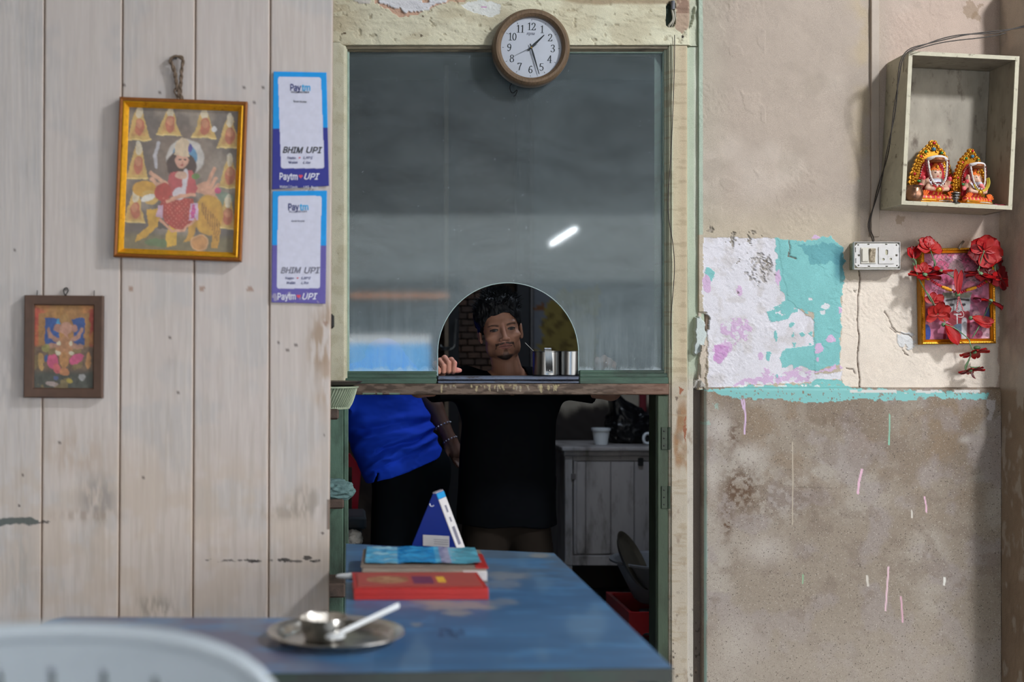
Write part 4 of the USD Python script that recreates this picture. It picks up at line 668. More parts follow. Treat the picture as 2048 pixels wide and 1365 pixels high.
dv = (e1 - e0); hp = [e0 + dv * s for s in np.linspace(.0, 1, 14)]
m = tube(hp, np.r_[.004, .0045, np.linspace(.005, .0062, 12)], 10, flat=.45); bowl = ball((0, 0, 0), (.016, .021, .006), 3); bowl = rotm(bowl, (0, 0, 1), -55); bowl.apply_translation(e0 - dv * .06 + (0, 0, -.002))
obj('handle', m, 'white_plastic', t_, smooth=50); obj('spoon_head', bowl, 'white_plastic', t_, smooth=True)
# books
mat('red_cover', S(176, 38, 34), .42, scale=25, amt=.08, spec=.5); mat('page_edge', S(150, 140, 130), .8, scale=300, stretch=(.02, 1, 1), amt=.3)
mat('book_brown', S(128, 116, 106), .6, scale=30, amt=.15)
mat('paper_white', S(206, 204, 206), .6, amt=.06)
def book(lbl, f0, f1, dep, z0, th, cover, spine=True):
    d = f1 - f0; w = np.hypot(d[0], d[1]); yaw = math.degrees(math.atan2(d[1], d[0])); c = (f0 + f1) / 2
    t = thing('book', lbl, 'book', (c[0], c[1] + dep / 2, z0)); tr = lambda m: place(m, (c[0], c[1], z0), 0, 0, yaw)
    cv = [cbox(-w / 2, w / 2, 0, dep, 0, .0022, .0008), cbox(-w / 2, w / 2, 0, dep, th - .0022, th, .0008)]
    obj('cover', tr(J(cv + ([cbox(-w / 2, w / 2, -.0012, .0022, 0, th, .0010), cbox(-w / 2, w / 2, -.0022, -.001, th * .50, th * .56, .0004)] if spine else [cbox(-w / 2, w / 2, dep - .002, dep + .001, 0, th, .001)]))), cover, t, smooth=False)
    obj('pages', tr(cbox(-w / 2 + .004, w / 2 - .004, .0015 if spine else .002, dep - .004, .0022, th - .0022, .0004)), 'page_edge', t, smooth=False)
    return t, tr, w
b1, tr, w = book('thick red book lying in front with its spine to the room', onT(708, 1201), onT(977, 1200), .20, TZ, .026, 'red_cover')
def cover_art(u, v):
    c = np.ones(u.shape + (3,)) * S(164, 74, 68); c = el(c, u, v, .25, .5, .17, .26, (176, 140, 104), .8); c = mixc(c, S(150, 96, 70), shapely.contains_xy(sbox(.1, .3, .42, .7), u, v) * (nz(u * 50, v * 50, .4, 3, 410) > .55)); c = po(c, u, v, [(.46, .25), (.62, .25), (.62, .8), (.46, .8)], (110, 50, 84)); c = po(c, u, v, [(.66, .3), (.72, .3), (.72, .7), (.66, .7)], (226, 176, 60)); return c
m, cd = print_sheet(w - .02, .17, cover_art, 90, 0); m = rotm(m, (1, 0, 0), -90); m.apply_translation((0, .10, .0272)); obj('cover_print', tr(m), 'print', b1, cd=cd)
b2, tr, w = book('grey-brown book with a red corner lying behind the thick red book', onT(721, 1164), onT(976, 1166), .27, TZ, .036, 'book_brown', False)
obj('paper_slip', tr(cbox(w / 2 - .06, w / 2 - .002, -.001, .002, .004, .028, .0004)), 'paper_white', b2, smooth=False)
obj('red_corner', tr(cbox(w / 2 - .030, w / 2 + .0008, -.0008, .20, .0335, .0368, .0004)), 'red_cover', b2, smooth=False)
def packet_col(u, v):
    c = np.ones(u.shape + (3,)) * S(90, 176, 216); c = mixc(c, S(40, 146, 206), (u > .28) & (u < .62)); c = mixc(c, S(150, 200, 220), (nz(u * 60, v * 60, .14, 3, 411) > .6) * (u < .28)); c = mixc(c, S(150, 150, 180), (u > .66) & (u < .75)); c = mixc(c, S(96, 174, 200), u > .76); return c
m, cd = print_sheet(.285, .235, packet_col, 70, 0); v = np.array(m.vertices); v[:, 1] += (nz(v[:, 0] * 100, v[:, 2] * 100, .3, 3, 412) - .5) * .010 - .005; m.vertices = v; m = rotm(m, (1, 0, 0), -90); m.apply_translation((-.002, .152, .0375))
mat('packet_film', (1, 1, 1), .18, cd=True, amt=.05, spec=.7, bump=.3, bscale=120)
obj('plastic_packet', tr(m), 'packet_film', cd=cd, cat='packet', label='crinkled light blue plastic packet lying on the books')
t_ = thing('pen', 'white tapered pen poking out left of the books', 'pen', onT(690, 1157)); a, b = onT(672, 1160) + (0, 0, .0084), onT(760, 1160) + (0, 0, .0084)
hp = [a + (b - a) * s for s in (0, .03, .10, .3, .31, .5, .9, 1)]; obj('barrel', tube(hp, [.0022, .004, .0062, .0078, .0084, .0084, .0078, .006], 12), 'white_plastic', t_, smooth=40)
# triangular payment stand
t_ = thing('table_sign', 'dark blue triangular tent sign with a white side at the far end of the table', 'sign', onT(872, 1106))
mat('sign_blue', S(22, 48, 140), .35, amt=.04); mat('sign_grey', S(150, 146, 160), .4, amt=.05); mat('sign_cyan', S(40, 150, 214), .35, amt=.04)
SD = (HC - TZ) * F / (1105 - CY); k = SD / F; c0 = onT(868, 1105)
tri = lambda w, h, top: Polygon([(-w / 2, 0), (w / 2, 0), (w / 2 * top + .002, h), (-w / 2 * top + .002, h)]).buffer(.003).buffer(-.001)
W, H = 98 * k, 117 * k; rt = lambda m: place(m, c0, 0, 0, -20)
obj('body', rt(prism(tri(W, H, .04), 0, .075)), 'sign_blue', t_, smooth=30)
def slope(s0, s1, in0, in1, off): # strip lying on the right-hand slope
    A, B = np.array((W / 2 + .0025, 0.)), np.array((W / 2 * .04 + .0045, H)); p, q = A + (B - A) * s0, A + (B - A) * s1; nrm = np.array((B - A)[::-1]) * (1, -1) / np.linalg.norm(B - A)
    v = [(*(p + nrm * o), ) for o in (-.001, off)] + [(*(q + nrm * o),) for o in (-.001, off)]
    return trimesh.convex.convex_hull(np.array([(x, y, z) for x, z in v for y in (in0, in1)]))
obj('side_panel', rt(slope(.01, .9, -.0005, .0745, .0012)), 'paper_white', t_, smooth=False, label='white printed side')
obj('cap', rt(J(slope(.905, 1.0, -.0005, .0745, .0012))), 'sign_cyan', t_, smooth=False)
obj('top_edge', rt(cbox(-W * .03, W * .02 + .004, -.001, .075, H - .001, H + .004, .0015)), 'sign_grey', t_, smooth=False)
lb = obj('label', rt(cbox(-.032, .044, -.0012, .0, .016, .047, .0004)), 'paper_white', t_, smooth=False, label='small white label')
obj('label_mark', rt(J(*[cbox(.0, .042, -.0016, -.0011, (.023 + q * .006), (.0245 + q * .006), .0002) for q in range(3)])), 'ink_grey', lb, smooth=False)
obj('side_mark', rt(J(slope(.12, .42, .022, .05, .0016), slope(.5, .58, .03, .045, .0016), slope(.66, .78, .028, .046, .0016))), 'ink_grey', t_, smooth=False)
obj('logo', rt(J(tube([(-.006 + .006 * math.cos(a), -.0008, .133 + .005 * math.sin(a)) for a in np.linspace(2.6, 6.0, 10)], .0014, 6))), 'ink_white', t_)
# ---------------------------------------------------------------- white chair in the foreground
mat('chair_white', S(176, 188, 198), .3, amt=.03, spec=.5)
CDp = 1.35; ck = CDp / F; cxp = 120
t_ = thing('chair', 'white plastic chair in the near left foreground', 'chair', (P(cxp, 0, CDp)[0], CDp + .2, 0))
outline = [(cxp - 480, 2300), (cxp - 470, 1700), (cxp - 445, 1440), (cxp - 400, 1350), (cxp - 310, 1300), (cxp - 180, 1276), (cxp, 1268), (cxp + 180, 1276), (cxp + 310, 1300), (cxp + 400, 1350), (cxp + 445, 1440), (cxp + 470, 1700), (cxp + 480, 2300)]
sp = spline([(x, y, 0) for x, y in outline], 80)[:, :2]; body = Polygon(sp)
slots = shapely.union_all([sbox(cxp - 340 + 105 * i, 1345 + 4 * (i - 3) ** 2, cxp - 340 + 105 * i + 5, 2150).buffer(4) for i in range(7)])
def bend(m, z0=.42):
    m = m.subdivide_to_size(.05); v = np.array(m.vertices); xc = P(cxp, 0, CDp)[0]
    v[:, 1] += -.9 * (v[:, 0] - xc) ** 2 * .8 + (v[:, 2] - 1.04) * -.22; m.vertices = v; return m
loc = lambda p: topoly(p, CDp)
obj('backrest', bend(prism(loc(body.difference(slots)), CDp, CDp + .014)), 'chair_white', t_, smooth=40)
rail = [P(x, y, CDp) for x, y in sp[8:-8]]; tb = tube(rail, .0125, 12); v = np.array(tb.vertices); v[:, 1] += .007; tb.vertices = v
obj('rolled_rim', bend(tb), 'chair_white', t_, smooth=60)
xc = P(cxp, 0, CDp)[0]; sy = CDp + .13
obj('seat', J(slab(Polygon([(xc - .23, sy), (xc + .23, sy), (xc + .24, sy + .42), (xc - .24, sy + .42)]).buffer(.03), .43, .455)), 'chair_white', t_, smooth=False)
for sx in (-1, 1):
    obj('leg', tube([(xc + sx * .25, sy - .02, .46), (xc + sx * .27, sy - .07, 0)], [.024, .018], 10), 'chair_white', t_); obj('leg', tube([(xc + sx * .24, sy + .40, .45), (xc + sx * .26, sy + .44, 0)], [.024, .018], 10), 'chair_white', t_)
    obj('armrest', tube(spline([(xc + sx * .25, sy - .05, .70), (xc + sx * .28, sy + .15, .68), (xc + sx * .28, sy + .34, .67), (xc + sx * .25, sy + .40, .46)], 24), .02, 10), 'chair_white', t_, smooth=50)
# ---------------------------------------------------------------- clock
mat('clock_wood', S(108, 88, 68), .36, scale=220, stretch=(1, 1, .02), amt=.35, fine=500, spec=.5); mat('dial_white', S(206, 208, 218), .5, amt=.02); mat('clock_black', S(52, 56, 60), .4, amt=.02); mat('brass', S(190, 150, 80), .3, metal=1)
def clear_glass():
    M['clear_glass'] = usdkit.material(stage, '/World/Looks/clear_glass', {'t': ('transparent_bsdf', {'color': (.97, .98, .98)}), 'g': ('glossy_bsdf', {'roughness': .05}), 'fr': ('fresnel', {'IOR': 1.3}), 'm': ('mix_closure', {})}, [('fr.fac', 'm.fac'), ('t.BSDF', 'm.closure1'), ('g.BSDF', 'm.closure2')], surface='m.closure')
clear_glass()
CD = D - .035; k = CD / F; cc = P(1062, 96, CD); R = 77.5 * k; ROLL = 1.3
t_ = thing('wall_clock', 'round wood-grained wall clock over the top of the hatch glass', 'clock', cc)
def face_on(m): return place(rotm(m, (1, 0, 0), 90), cc, ROLL)      # built in xy with +z towards the room
obj('rim', face_on(lathe([(R * .78, -.0), (R * .785, .010), (R * .80, .014), (R * .86, .0215), (R * .92, .0215), (R * .98, .014), (R, .004), (R, -.022), (R * .97, -.028), (R * .78, -.028)], 96, closed=True)), 'clock_wood', t_, smooth=40)
obj('dial', face_on(lathe([(0, 0), (R * .80, 0), (R * .80, -.006), (0, -.006)], 72)), 'dial_white', t_, smooth=20)
G = {'1': [[(.3, 0), (.3, 1)], [(.12, .01), (.48, .01)], [(.3, .98), (.12, .86)]], '2': [[(.08, .72), (.14, .92), (.3, 1), (.48, .9), (.52, .72), (.42, .48), (.08, .04)], [(.06, .04), (.54, .04)], [(.54, .04), (.56, .2)], [(.06, .01), (.54, .01)]],
     '3': [[(.08, .82), (.2, .98), (.36, 1), (.5, .86), (.48, .68), (.34, .54), (.22, .53)], [(.22, .53), (.42, .48), (.54, .3), (.5, .1), (.34, 0), (.16, .02), (.06, .16)]], '4': [[(.42, 1), (.04, .3), (.58, .3)], [(.42, 1), (.42, 0)], [(.3, .01), (.54, .01)]],
     '5': [[(.52, .97), (.16, .97), (.12, .55), (.3, .62), (.48, .52), (.54, .3), (.46, .08), (.26, 0), (.08, .12)]], '6': [[(.5, .88), (.38, 1), (.2, .86), (.08, .5), (.1, .2), (.26, 0), (.44, .06), (.53, .28), (.44, .5), (.26, .55), (.1, .4)]],
     '7': [[(.06, .82), (.06, .97), (.54, .97), (.32, .45), (.24, 0)], [(.08, .94), (.5, .94)]], '8': [[(.3 + .19 * math.cos(a), .77 + .22 * math.sin(a)) for a in np.linspace(0, 2 * PI, 16)], [(.3 + .24 * math.cos(a), .27 + .27 * math.sin(a)) for a in np.linspace(0, 2 * PI, 16)]],
     '0': [[(.3 + .22 * math.cos(a), .5 + .49 * math.sin(a)) for a in np.linspace(0, 2 * PI, 20)]]}
G['9'] = [[(.6 - x, 1 - y) for x, y in s] for s in G['6']]
def glyph(ch, h):
    kk = 2.6; g = shapely.union_all([LineString([(x, y * kk) for x, y in s]).buffer(.062) for s in G[ch]])
    return shapely.affinity.scale(g, h, h / kk, origin=(0, 0))
import shapely.affinity
for n in range(1, 13):
    a = math.radians(90 - 30 * n); h = 14.5 * k; r = (43.5 if n not in (12, 6) else 43) * k; s = str(n)
    g = shapely.union_all([shapely.affinity.translate(glyph(ch, h), (i - len(s) / 2) * .56 * h - .02 * h, -h / 2) for i, ch in enumerate(s)])
    obj('numeral', face_on(slab(shapely.affinity.translate(g, r * math.cos(a), r * math.sin(a)), .0002, .0008) if g.geom_type == 'Polygon' else J(*[slab(q, .0002, .0008) for q in shapely.affinity.translate(g, r * math.cos(a), r * math.sin(a)).geoms])), 'clock_black', t_, smooth=False)
    b = [(r2 * math.cos(a), r2 * math.sin(a), .0006) for r2 in (54.5 * k, 57.5 * k)]; obj('minute_mark', face_on(tube(b, .00065, 4)), 'clock_black', t_, smooth=False)
def hand(tip, w, tail, z):
    e = np.array([(tip[0] - 1062) * k, -(tip[1] - 96) * k]); L = np.linalg.norm(e); u = e / L; nrm = np.array([-u[1], u[0]])
    return face_on(slab(Polygon([-u * tail + nrm * w * .6, -u * tail - nrm * w * .6, u * L * .25 - nrm * w, e - nrm * w * .35, e + nrm * w * .35, u * L * .25 + nrm * w]), z, z + .0008))
obj('hour_hand', hand((1087.5, 70), .0042, .016, .004), 'clock_black', t_, smooth=False); obj('minute_hand', hand((1079, 149), .0032, .014, .006), 'clock_black', t_, smooth=False); obj('second_hand', hand((1028.5, 113.5), .0008, .024, .008), 'clock_black', t_, smooth=False)
obj('centre_cap', face_on(lathe([(0, .0105), (.003, .010), (.0035, .004), (.0035, 0)], 16)), 'brass', t_)
obj('lettering', place(text('sigma', 5.5 * k, (0, -.0006, 0), 0, 16 * k, .35), P(1061.5, 67, CD), ROLL), 'ink_grey', t_, smooth=False)
obj('cover_glass', face_on(lathe([(0, .0125), (R * .79, .0125), (R * .79, .0105), (0, .0105)], 60)), 'clear_glass', t_, smooth=False)
t_ = thing('hook', 'rusty bent wire hook with lint hanging below the clock', 'hook', P(1030, 192, D + .01))
obj('wire', tube(spline([P(1024, 168, D), P(1020, 178, D + .004), P(1026, 186, D + .006), P(1034, 180, D + .006), P(1031, 190, D + .008), P(1027, 192, D + .01)], 30), .0016, 6), 'black', t_)
# ---------------------------------------------------------------- switchboard
SB = D - .052; ux = lambda u: 1680 + u / 13.65; vy = lambda v: 460 + v / 13.65
t_ = thing('switchboard', 'white electrical switchboard with two rockers and a socket on the peeling wall', 'switchboard', P(1754, 541, D - .02))
mat('sb_box', S(176, 172, 148), .5, amt=.1, dirt=(S(120, 110, 86), 40, .5, .7)); mat('sb_plate', S(204, 202, 200), .4, amt=.05, scale=60, dirt=(S(160, 150, 140), 50, .6, .8))
obj('box', pbox(1709, 1800, 485, 539, SB + .010, D + .004), 'sb_box', t_, smooth=False)
obj('rim', J(pbox(ux(385), ux(1650), vy(325), vy(345), SB - .001, SB + .012, .0015), pbox(ux(385), ux(1650), vy(1055), vy(1085), SB - .001, SB + .012, .0015), pbox(ux(385), ux(402), vy(340), vy(1060), SB - .001, SB + .012, .0015), pbox(ux(1632), ux(1650), vy(340), vy(1060), SB - .001, SB + .012, .0015)), 'sb_plate', t_, smooth=False)
pl = Polygon([(ux(a), vy(b)) for a, b in ((480, 368), (1560, 368), (1632, 440), (1632, 950), (1575, 1028), (490, 1028), (405, 940), (405, 450))])
cut = shapely.union_all([Point(ux(a), vy(b)).buffer(1.6) for a, b in ((497, 412), (1540, 415), (505, 972), (1555, 975))] + [sbox(ux(a) - 2.3, vy(b) - 1.1, ux(a) + 2.3, vy(b) + 1.1) for a, b in ((775, 396), (1262, 396), (790, 996), (1275, 996))] + [sbox(ux(a) - .9, vy(b) - 5, ux(a) + .9, vy(b) + 5) for a, b in ((424, 545), (430, 845), (1620, 545), (1627, 845))] + [sbox(ux(a) - 2, vy(b) - 2, ux(a) + 2, vy(b) + 2) for a, b in ((513, 695), (1543, 695))])
obj('face_plate', prism(topoly(pl.difference(cut), SB + .002), SB + .002, SB + .0105), 'sb_plate', t_, smooth=False)
obj('switch_frame', pbox(ux(572), ux(985), vy(485), vy(922), SB - .002, SB + .0025, .001), 'ivory_plastic', t_, smooth=False)
m = pbox(ux(612), ux(775), vy(515), vy(868), SB - .0065, SB + .002, .001); obj('rocker_switch', m, 'ivory_plastic', t_, smooth=False)
m = rotm(pbox(ux(815), ux(968), vy(505), vy(885), SB - .0075, SB + .002, .001), (1, 0, 0), 9, P(ux(890), vy(695), SB)); mat('ivory_grimy', S(172, 158, 136), .45, amt=.1, scale=80, dirt=(S(110, 96, 76), 120, .45, .6)); obj('rocker_switch', m, 'ivory_grimy', t_, smooth=False, label='grimy right-hand rocker')
so = sbox(ux(1062), vy(470), ux(1482), vy(922)); ho = shapely.union_all([LineString([(ux(1275), vy(575)), (ux(1275), vy(650))]).buffer(2.7), Point(ux(1185), vy(805)).buffer(2.6), Point(ux(1385), vy(800)).buffer(2.6)])
obj('socket', prism(topoly(so.difference(ho), SB - .002), SB - .002, SB + .004), 'sb_plate', t_, smooth=False)
obj('socket_holes', J(*[pbox(ux(a) - 3.5, ux(a) + 3.5, vy(b) - 6, vy(b) + 6, SB + .001, SB + .0022, .0005) for a, b in ((1275, 612), (1185, 805), (1385, 800))]), 'sb_box', t_, smooth=False, kind='stuff')
# ---------------------------------------------------------------- wires
def wire(lbl, pts, r, two=0, n=90):
    c = spline([P(*p) for p in pts], n)
    if two:
        ph = np.linspace(0, 26, n); o = np.stack([np.cos(ph), 0 * ph, np.sin(ph)], 1) * two; t = thing('cable', lbl, 'cable', c[-1])
        obj('strand', tube(c + o, r, 6), 'wire', t); obj('strand', tube(c - o, r, 6), 'wire', t)
    else: obj('cable', tube(c, r, 6), 'wire', cat='cable', label=lbl)
BF = D - .185
wire('twisted dark cable running from the right wall over the niche shelf to the switchboard', [(2100, 44, 4.0), (2048, 53, BF), (1990, 64, BF), (1935, 69, BF), (1880, 80, BF), (1840, 92, BF - .004), (1815, 103, BF - .006), (1803, 122, BF - .004), (1798, 150, BF + .004), (1792, 200, BF + .03), (1783, 262, BF + .06), (1774, 310, BF + .09), (1764, 352, D - .034), (1752, 395, D - .022), (1743, 428, D - .020), (1738, 455, D - .012), (1744, 472, D - .018), (1746, 486, D - .03)], .0019, .0030, 140)
wire('thin slack second wire drooping beside the twisted cable to the shelf corner', [(2012, 66, BF), (1980, 73, BF - .002), (1930, 79, BF - .003), (1880, 86, BF - .004), (1838, 97, BF - .008), (1816, 104, BF - .010)], .0018)
wire('thin grey wire down the outer left side of the niche shelf', [(1808, 112, BF + .02), (1806, 160, BF + .06), (1800, 230, BF + .09), (1790, 300, D - .07), (1780, 360, D - .04), (1772, 400, D - .012)], .0009)
wire('thin dark wire stapled down the right jamb of the hatch', [(1349, 70, D - .016), (1348, 160, D - .016), (1345, 240, D - .018), (1342, 310, D - .018), (1337, 380, D - .020), (1336, 420, D - .020), (1343, 470, D - .020), (1349, 530, D - .019), (1346, 585, D - .019), (1342, 640, D - .018), (1342, 700, D - .016)], .0014)
t_ = thing('pipe', 'painted-over pipe ends in the broken upper right corner of the hatch frame', 'pipe', P(1343, 60, D))
mat('pipe_paint', S(168, 164, 150), .6, amt=.15); mat('pipe_grey', S(104, 106, 112), .5, amt=.1)
obj('pipe_length', tube(spline([P(1344, 18, D - .012), P(1346, 30, D - .012), P(1345, 42, D - .012), P(1339, 50, D - .010), P(1337, 57, D)], 20), .0042, 8), 'pipe_paint', t_, smooth=60)
obj('pipe_length', tube(spline([P(1349, 20, D - .014), P(1349, 36, D - .014), P(1346, 46, D - .012), P(1342, 55, D)], 20), .003, 8), 'pipe_paint', t_, smooth=60)
obj('connector', tube([P(1346, 2, D - .016), P(1346, 19, D - .016)], .0075, 10), 'pipe_grey', t_, smooth=40)
# ---------------------------------------------------------------- niche shelf
NF = D - .17; nk = NF / F; nc = P(1920.7, 261, NF); NR = 2.8; NW, NH = 221 * nk, 307 * nk; nt = .0135
def niche(m): return place(m, nc, NR)
def NL(px, py, back=.05):
    o = P(px, py, NF + back) - nc; a = math.radians(NR); return np.array([o[0] * math.cos(a) - o[2] * math.sin(a), o[1], o[0] * math.sin(a) + o[2] * math.cos(a)])
mat('niche_wood', S(150, 142, 128), .6, scale=16, amt=.22, stretch=(1, 1, .5), bump=.25, bscale=120, dirt=(S(96, 84, 72), 22, .56, .74)); mat('niche_edge', S(188, 182, 160), .6, scale=30, amt=.12, bump=.2, dirt=(S(120, 108, 90), 40, .58, .7))
t_ = thing('shelf', 'open wooden box shelf hung on the wall holding two idols', 'shelf', P(1918, 425, D - .08))
b = lambda *a, c=.002: niche(cbox(*a, c)); y1 = .168
obj('side_board', b(-NW / 2, -NW / 2 + nt, .002, y1, -NH / 2, NH / 2), 'niche_edge', t_, smooth=False); obj('side_board', b(NW / 2 - nt, NW / 2, .002, y1, -NH / 2, NH / 2), 'niche_wood', t_, smooth=False)
obj('top_board', b(-NW / 2 + nt, NW / 2 - nt, .002, y1, NH / 2 - nt, NH / 2), 'niche_wood', t_, smooth=False); obj('bottom_board', b(-NW / 2 + nt, NW / 2 - nt, .002, y1, -NH / 2, -NH / 2 + nt), 'niche_edge', t_, smooth=False)
obj('back_board', b(-NW / 2 + nt, NW / 2 - nt, y1 - .008, y1, -NH / 2 + nt, NH / 2 - nt), 'niche_wood', t_, smooth=False)
fr = frame_mesh(NW + .001, NH + .001, [(0, .004), (0, -.001), (nt, -.001), (nt, .004)]); obj('front_edging', niche(fr), 'niche_edge', t_, smooth=False)
NZ = -NH / 2 + nt
mat('cloth_maroon', S(120, 40, 50), .8, amt=.15); mat('copper', S(150, 112, 90), .3, metal=.9, amt=.25, scale=40, rvar=.1); mat('steel_dark', S(150, 146, 142), .3, metal=1, amt=.1)
def nthing(name, label, cat, px, back, group=None):
    l = NL(px, 400, back); l[2] = NZ; w = niche(trimesh.Trimesh([l], np.zeros((0, 3), int), process=False)).vertices[0]
    return thing(name, label, cat, w, group), (lambda m: niche(trimesh.Trimesh(np.asarray(m.vertices) + l, m.faces, process=False)))
t_, tf = nthing('paper', 'white paper lining under the idols on the shelf', 'paper', 1914, .052); obj('sheet', tf(cbox(-.115, .115, -.05, .09, .0001, .0012, .0003)), 'paper_white', t_, smooth=False)
t_, tf = nthing('cloth', 'folded maroon cloth at the right end of the shelf', 'cloth', 1996, .045); m = cbox(-.026, .026, -.03, .05, 0, .006, .002).subdivide().subdivide(); m.vertices[:, 2] *= 1 + .5 * np.sin(m.vertices[:, 0] * 200) * .5; obj('fold', tf(m), 'cloth_maroon', t_)
t_, tf = nthing('pot', 'small dented copper pot at the left end of the shelf', 'pot', 1828, .032)
pm = lathe([(0, .001), (.016, .001), (.026, .012), (.0295, .026), (.027, .040), (.0235, .047), (.0235, .051), (.0285, .056), (.0295, .0575), (.0275, .0578), (.022, .052), (.021, .046), (.025, .038), (.027, .026), (.024, .014), (.014, .004), (0, .004)], 40)
v = pm.vertices; dd = np.linalg.norm(v - np.array((.004, -.028, .022)), axis=1); v = v + np.array((0, 1, 0)) * (np.exp(-(dd / .008) ** 2) * .004)[:, None]; pm.vertices = v; obj('body', tf(pm), 'copper', t_, smooth=50)
t_, tf = nthing('oil_lamp', 'small turned steel oil lamp at the front of the shelf', 'lamp', 1911, .010)
obj('body', tf(lathe([(0, 0), (.016, 0), (.017, .002), (.009, .006), (.007, .010), (.009, .014), (.013, .017), (.0135, .020), (.009, .022), (.015, .026), (.0155, .029), (.010, .031), (.016, .034), (.016, .037), (.009, .039), (.004, .043), (0, .044)], 36)), 'steel_dark', t_, smooth=40)
# ---------------------------------------------------------------- surface nets: one smooth mesh from a distance field
def smin(a, b, k):
    h = np.clip(.5 + .5 * (b - a) / k, 0, 1); return b * (1 - h) + a * h - k * h * (1 - h)
def capsule(p, a, b, ra, rb, flat=None):
    a, b = np.asarray(a, float), np.asarray(b, float); e = b - a; t = np.clip(((p - a) @ e) / (e @ e + 1e-12), 0, 1); q = p - a - t[:, None] * e
    if flat is not None: q = q / np.asarray(flat)
    return np.linalg.norm(q, axis=1) - (ra + (rb - ra) * t)
def ellip(p, c, r):
    q = p - np.asarray(c); r = np.asarray(r, float); k0 = np.linalg.norm(q / r, axis=1); k1 = np.linalg.norm(q / r ** 2, axis=1); return k0 * (k0 - 1) / (k1 + 1e-9)
def surface(f, lo, hi, h, B=8, margin=1.35):
    lo, hi = np.asarray(lo, float), np.asarray(hi, float); nb = np.ceil((hi - lo) / (h * B)).astype(int); N = nb * B + 1
    g = np.stack(np.meshgrid(*[np.arange(n) for n in nb], indexing='ij'), -1).reshape(-1, 3); cen = lo + (g + .5) * B * h; dc = f(cen)
    V = np.empty(N, np.float32); V[...] = 1.0; rad = B * h * math.sqrt(3) / 2
    for q in g[dc < -rad * margin]: V[q[0] * B:q[0] * B + B + 1, q[1] * B:q[1] * B + B + 1, q[2] * B:q[2] * B + B + 1] = -1.0
    act = g[np.abs(dc) <= rad * margin]; r = np.arange(B + 1); loc = np.stack(np.meshgrid(r, r, r, indexing='ij'), -1).reshape(-1, 3)
    for s in range(0, len(act), 400):
        a = act[s:s + 400]; I = (a[:, None, :] * B + loc[None]).reshape(-1, 3); V[I[:, 0], I[:, 1], I[:, 2]] = f(lo + I * h)
    sg = V < 0; n = N - 1; sl = lambda d: tuple(slice(i, i + m) for i, m in zip(d, n)); cor = list(np.ndindex(2, 2, 2))
    cnt = sum(sg[sl(c)].astype(np.int8) for c in cor); cell = np.argwhere((cnt > 0) & (cnt < 8)); idx = -np.ones(n, np.int64); idx[tuple(cell.T)] = np.arange(len(cell))
    acc, wt = np.zeros((len(cell), 3)), np.zeros(len(cell)); vals = {c: V[tuple((cell + c).T)].astype(float) for c in cor}
    for c in cor:
        for ax in range(3):
            if c[ax]: continue
            d = list(c); d[ax] = 1; d = tuple(d); a, b = vals[c], vals[d]; m = (a < 0) != (b < 0); t = np.where(m, a / np.where(a == b, 1, a - b), 0); p = np.array(c, float) + np.zeros((len(cell), 3)); p[:, ax] = t
            acc[m] += p[m]; wt[m] += 1
    vert = lo + (cell + acc / np.maximum(wt, 1)[:, None]) * h; quads = []
    for ax in range(3):
        o1, o2 = [(1, 2), (2, 0), (0, 1)][ax]; a = sg; s0 = [slice(1, -1)] * 3; s0[ax] = slice(0, -1); s1 = [slice(1, -1)] * 3; s1[ax] = slice(1, None)
        x = np.argwhere(sg[tuple(s0)] != sg[tuple(s1)]); off = np.ones(3, int); off[ax] = 0; x = x + off
        if not len(x): continue
        inside = sg[tuple(x.T)]; e1, e2 = np.zeros(3, int), np.zeros(3, int); e1[o1] = 1; e2[o2] = 1
        ok = np.all(x < n, 1); x, inside = x[ok], inside[ok]
        q = np.stack([idx[tuple((x - e1 - e2).T)], idx[tuple((x - e2).T)], idx[tuple(x.T)], idx[tuple((x - e1).T)]], 1)
        q[~inside] = q[~inside][:, ::-1]; quads.append(q)
    q = np.vstack(quads); q = q[np.all(q >= 0, 1)]
    return trimesh.Trimesh(vert, np.vstack([q[:, [0, 1, 2]], q[:, [0, 2, 3]]]), process=False)
# ---------------------------------------------------------------- idols
mat('idol_gold', S(196, 138, 40), .3, metal=.7, amt=.2, scale=150); mat('idol_cd', (1, 1, 1), .4, cd=True, amt=.05, spec=.5); mat('gem_red', S(190, 30, 34), .2, amt=.05, spec=.8); mat('gem_green', S(36, 120, 60), .2, amt=.05, spec=.8); mat('gem_blue', S(50, 110, 140), .2, amt=.05, spec=.8); mat('pearl', S(214, 206, 200), .25, amt=.05, spec=.6); mat('bead_dark', S(104, 24, 32), .3, amt=.1, spec=.6); mat('velvet_red', S(186, 30, 44), .7, amt=.15); mat('fur_white', S(214, 206, 204), .9, amt=.08, scale=300, bump=.5); mat('thread_yellow', S(190, 168, 50), .7, amt=.2, scale=300, bump=.4); mat('bead_pink', S(226, 110, 116), .4, amt=.1); mat('cap_brown', S(140, 84, 50), .4, metal=.3, amt=.3, scale=400, bump=.6)
mat('saffron', S(226, 110, 40), .6, amt=.15)
def beads(pts, r, sub=1): return J(*[ball(p, r * (1 + .12 * math.sin(i * 2.3)), sub) for i, p in enumerate(pts)])
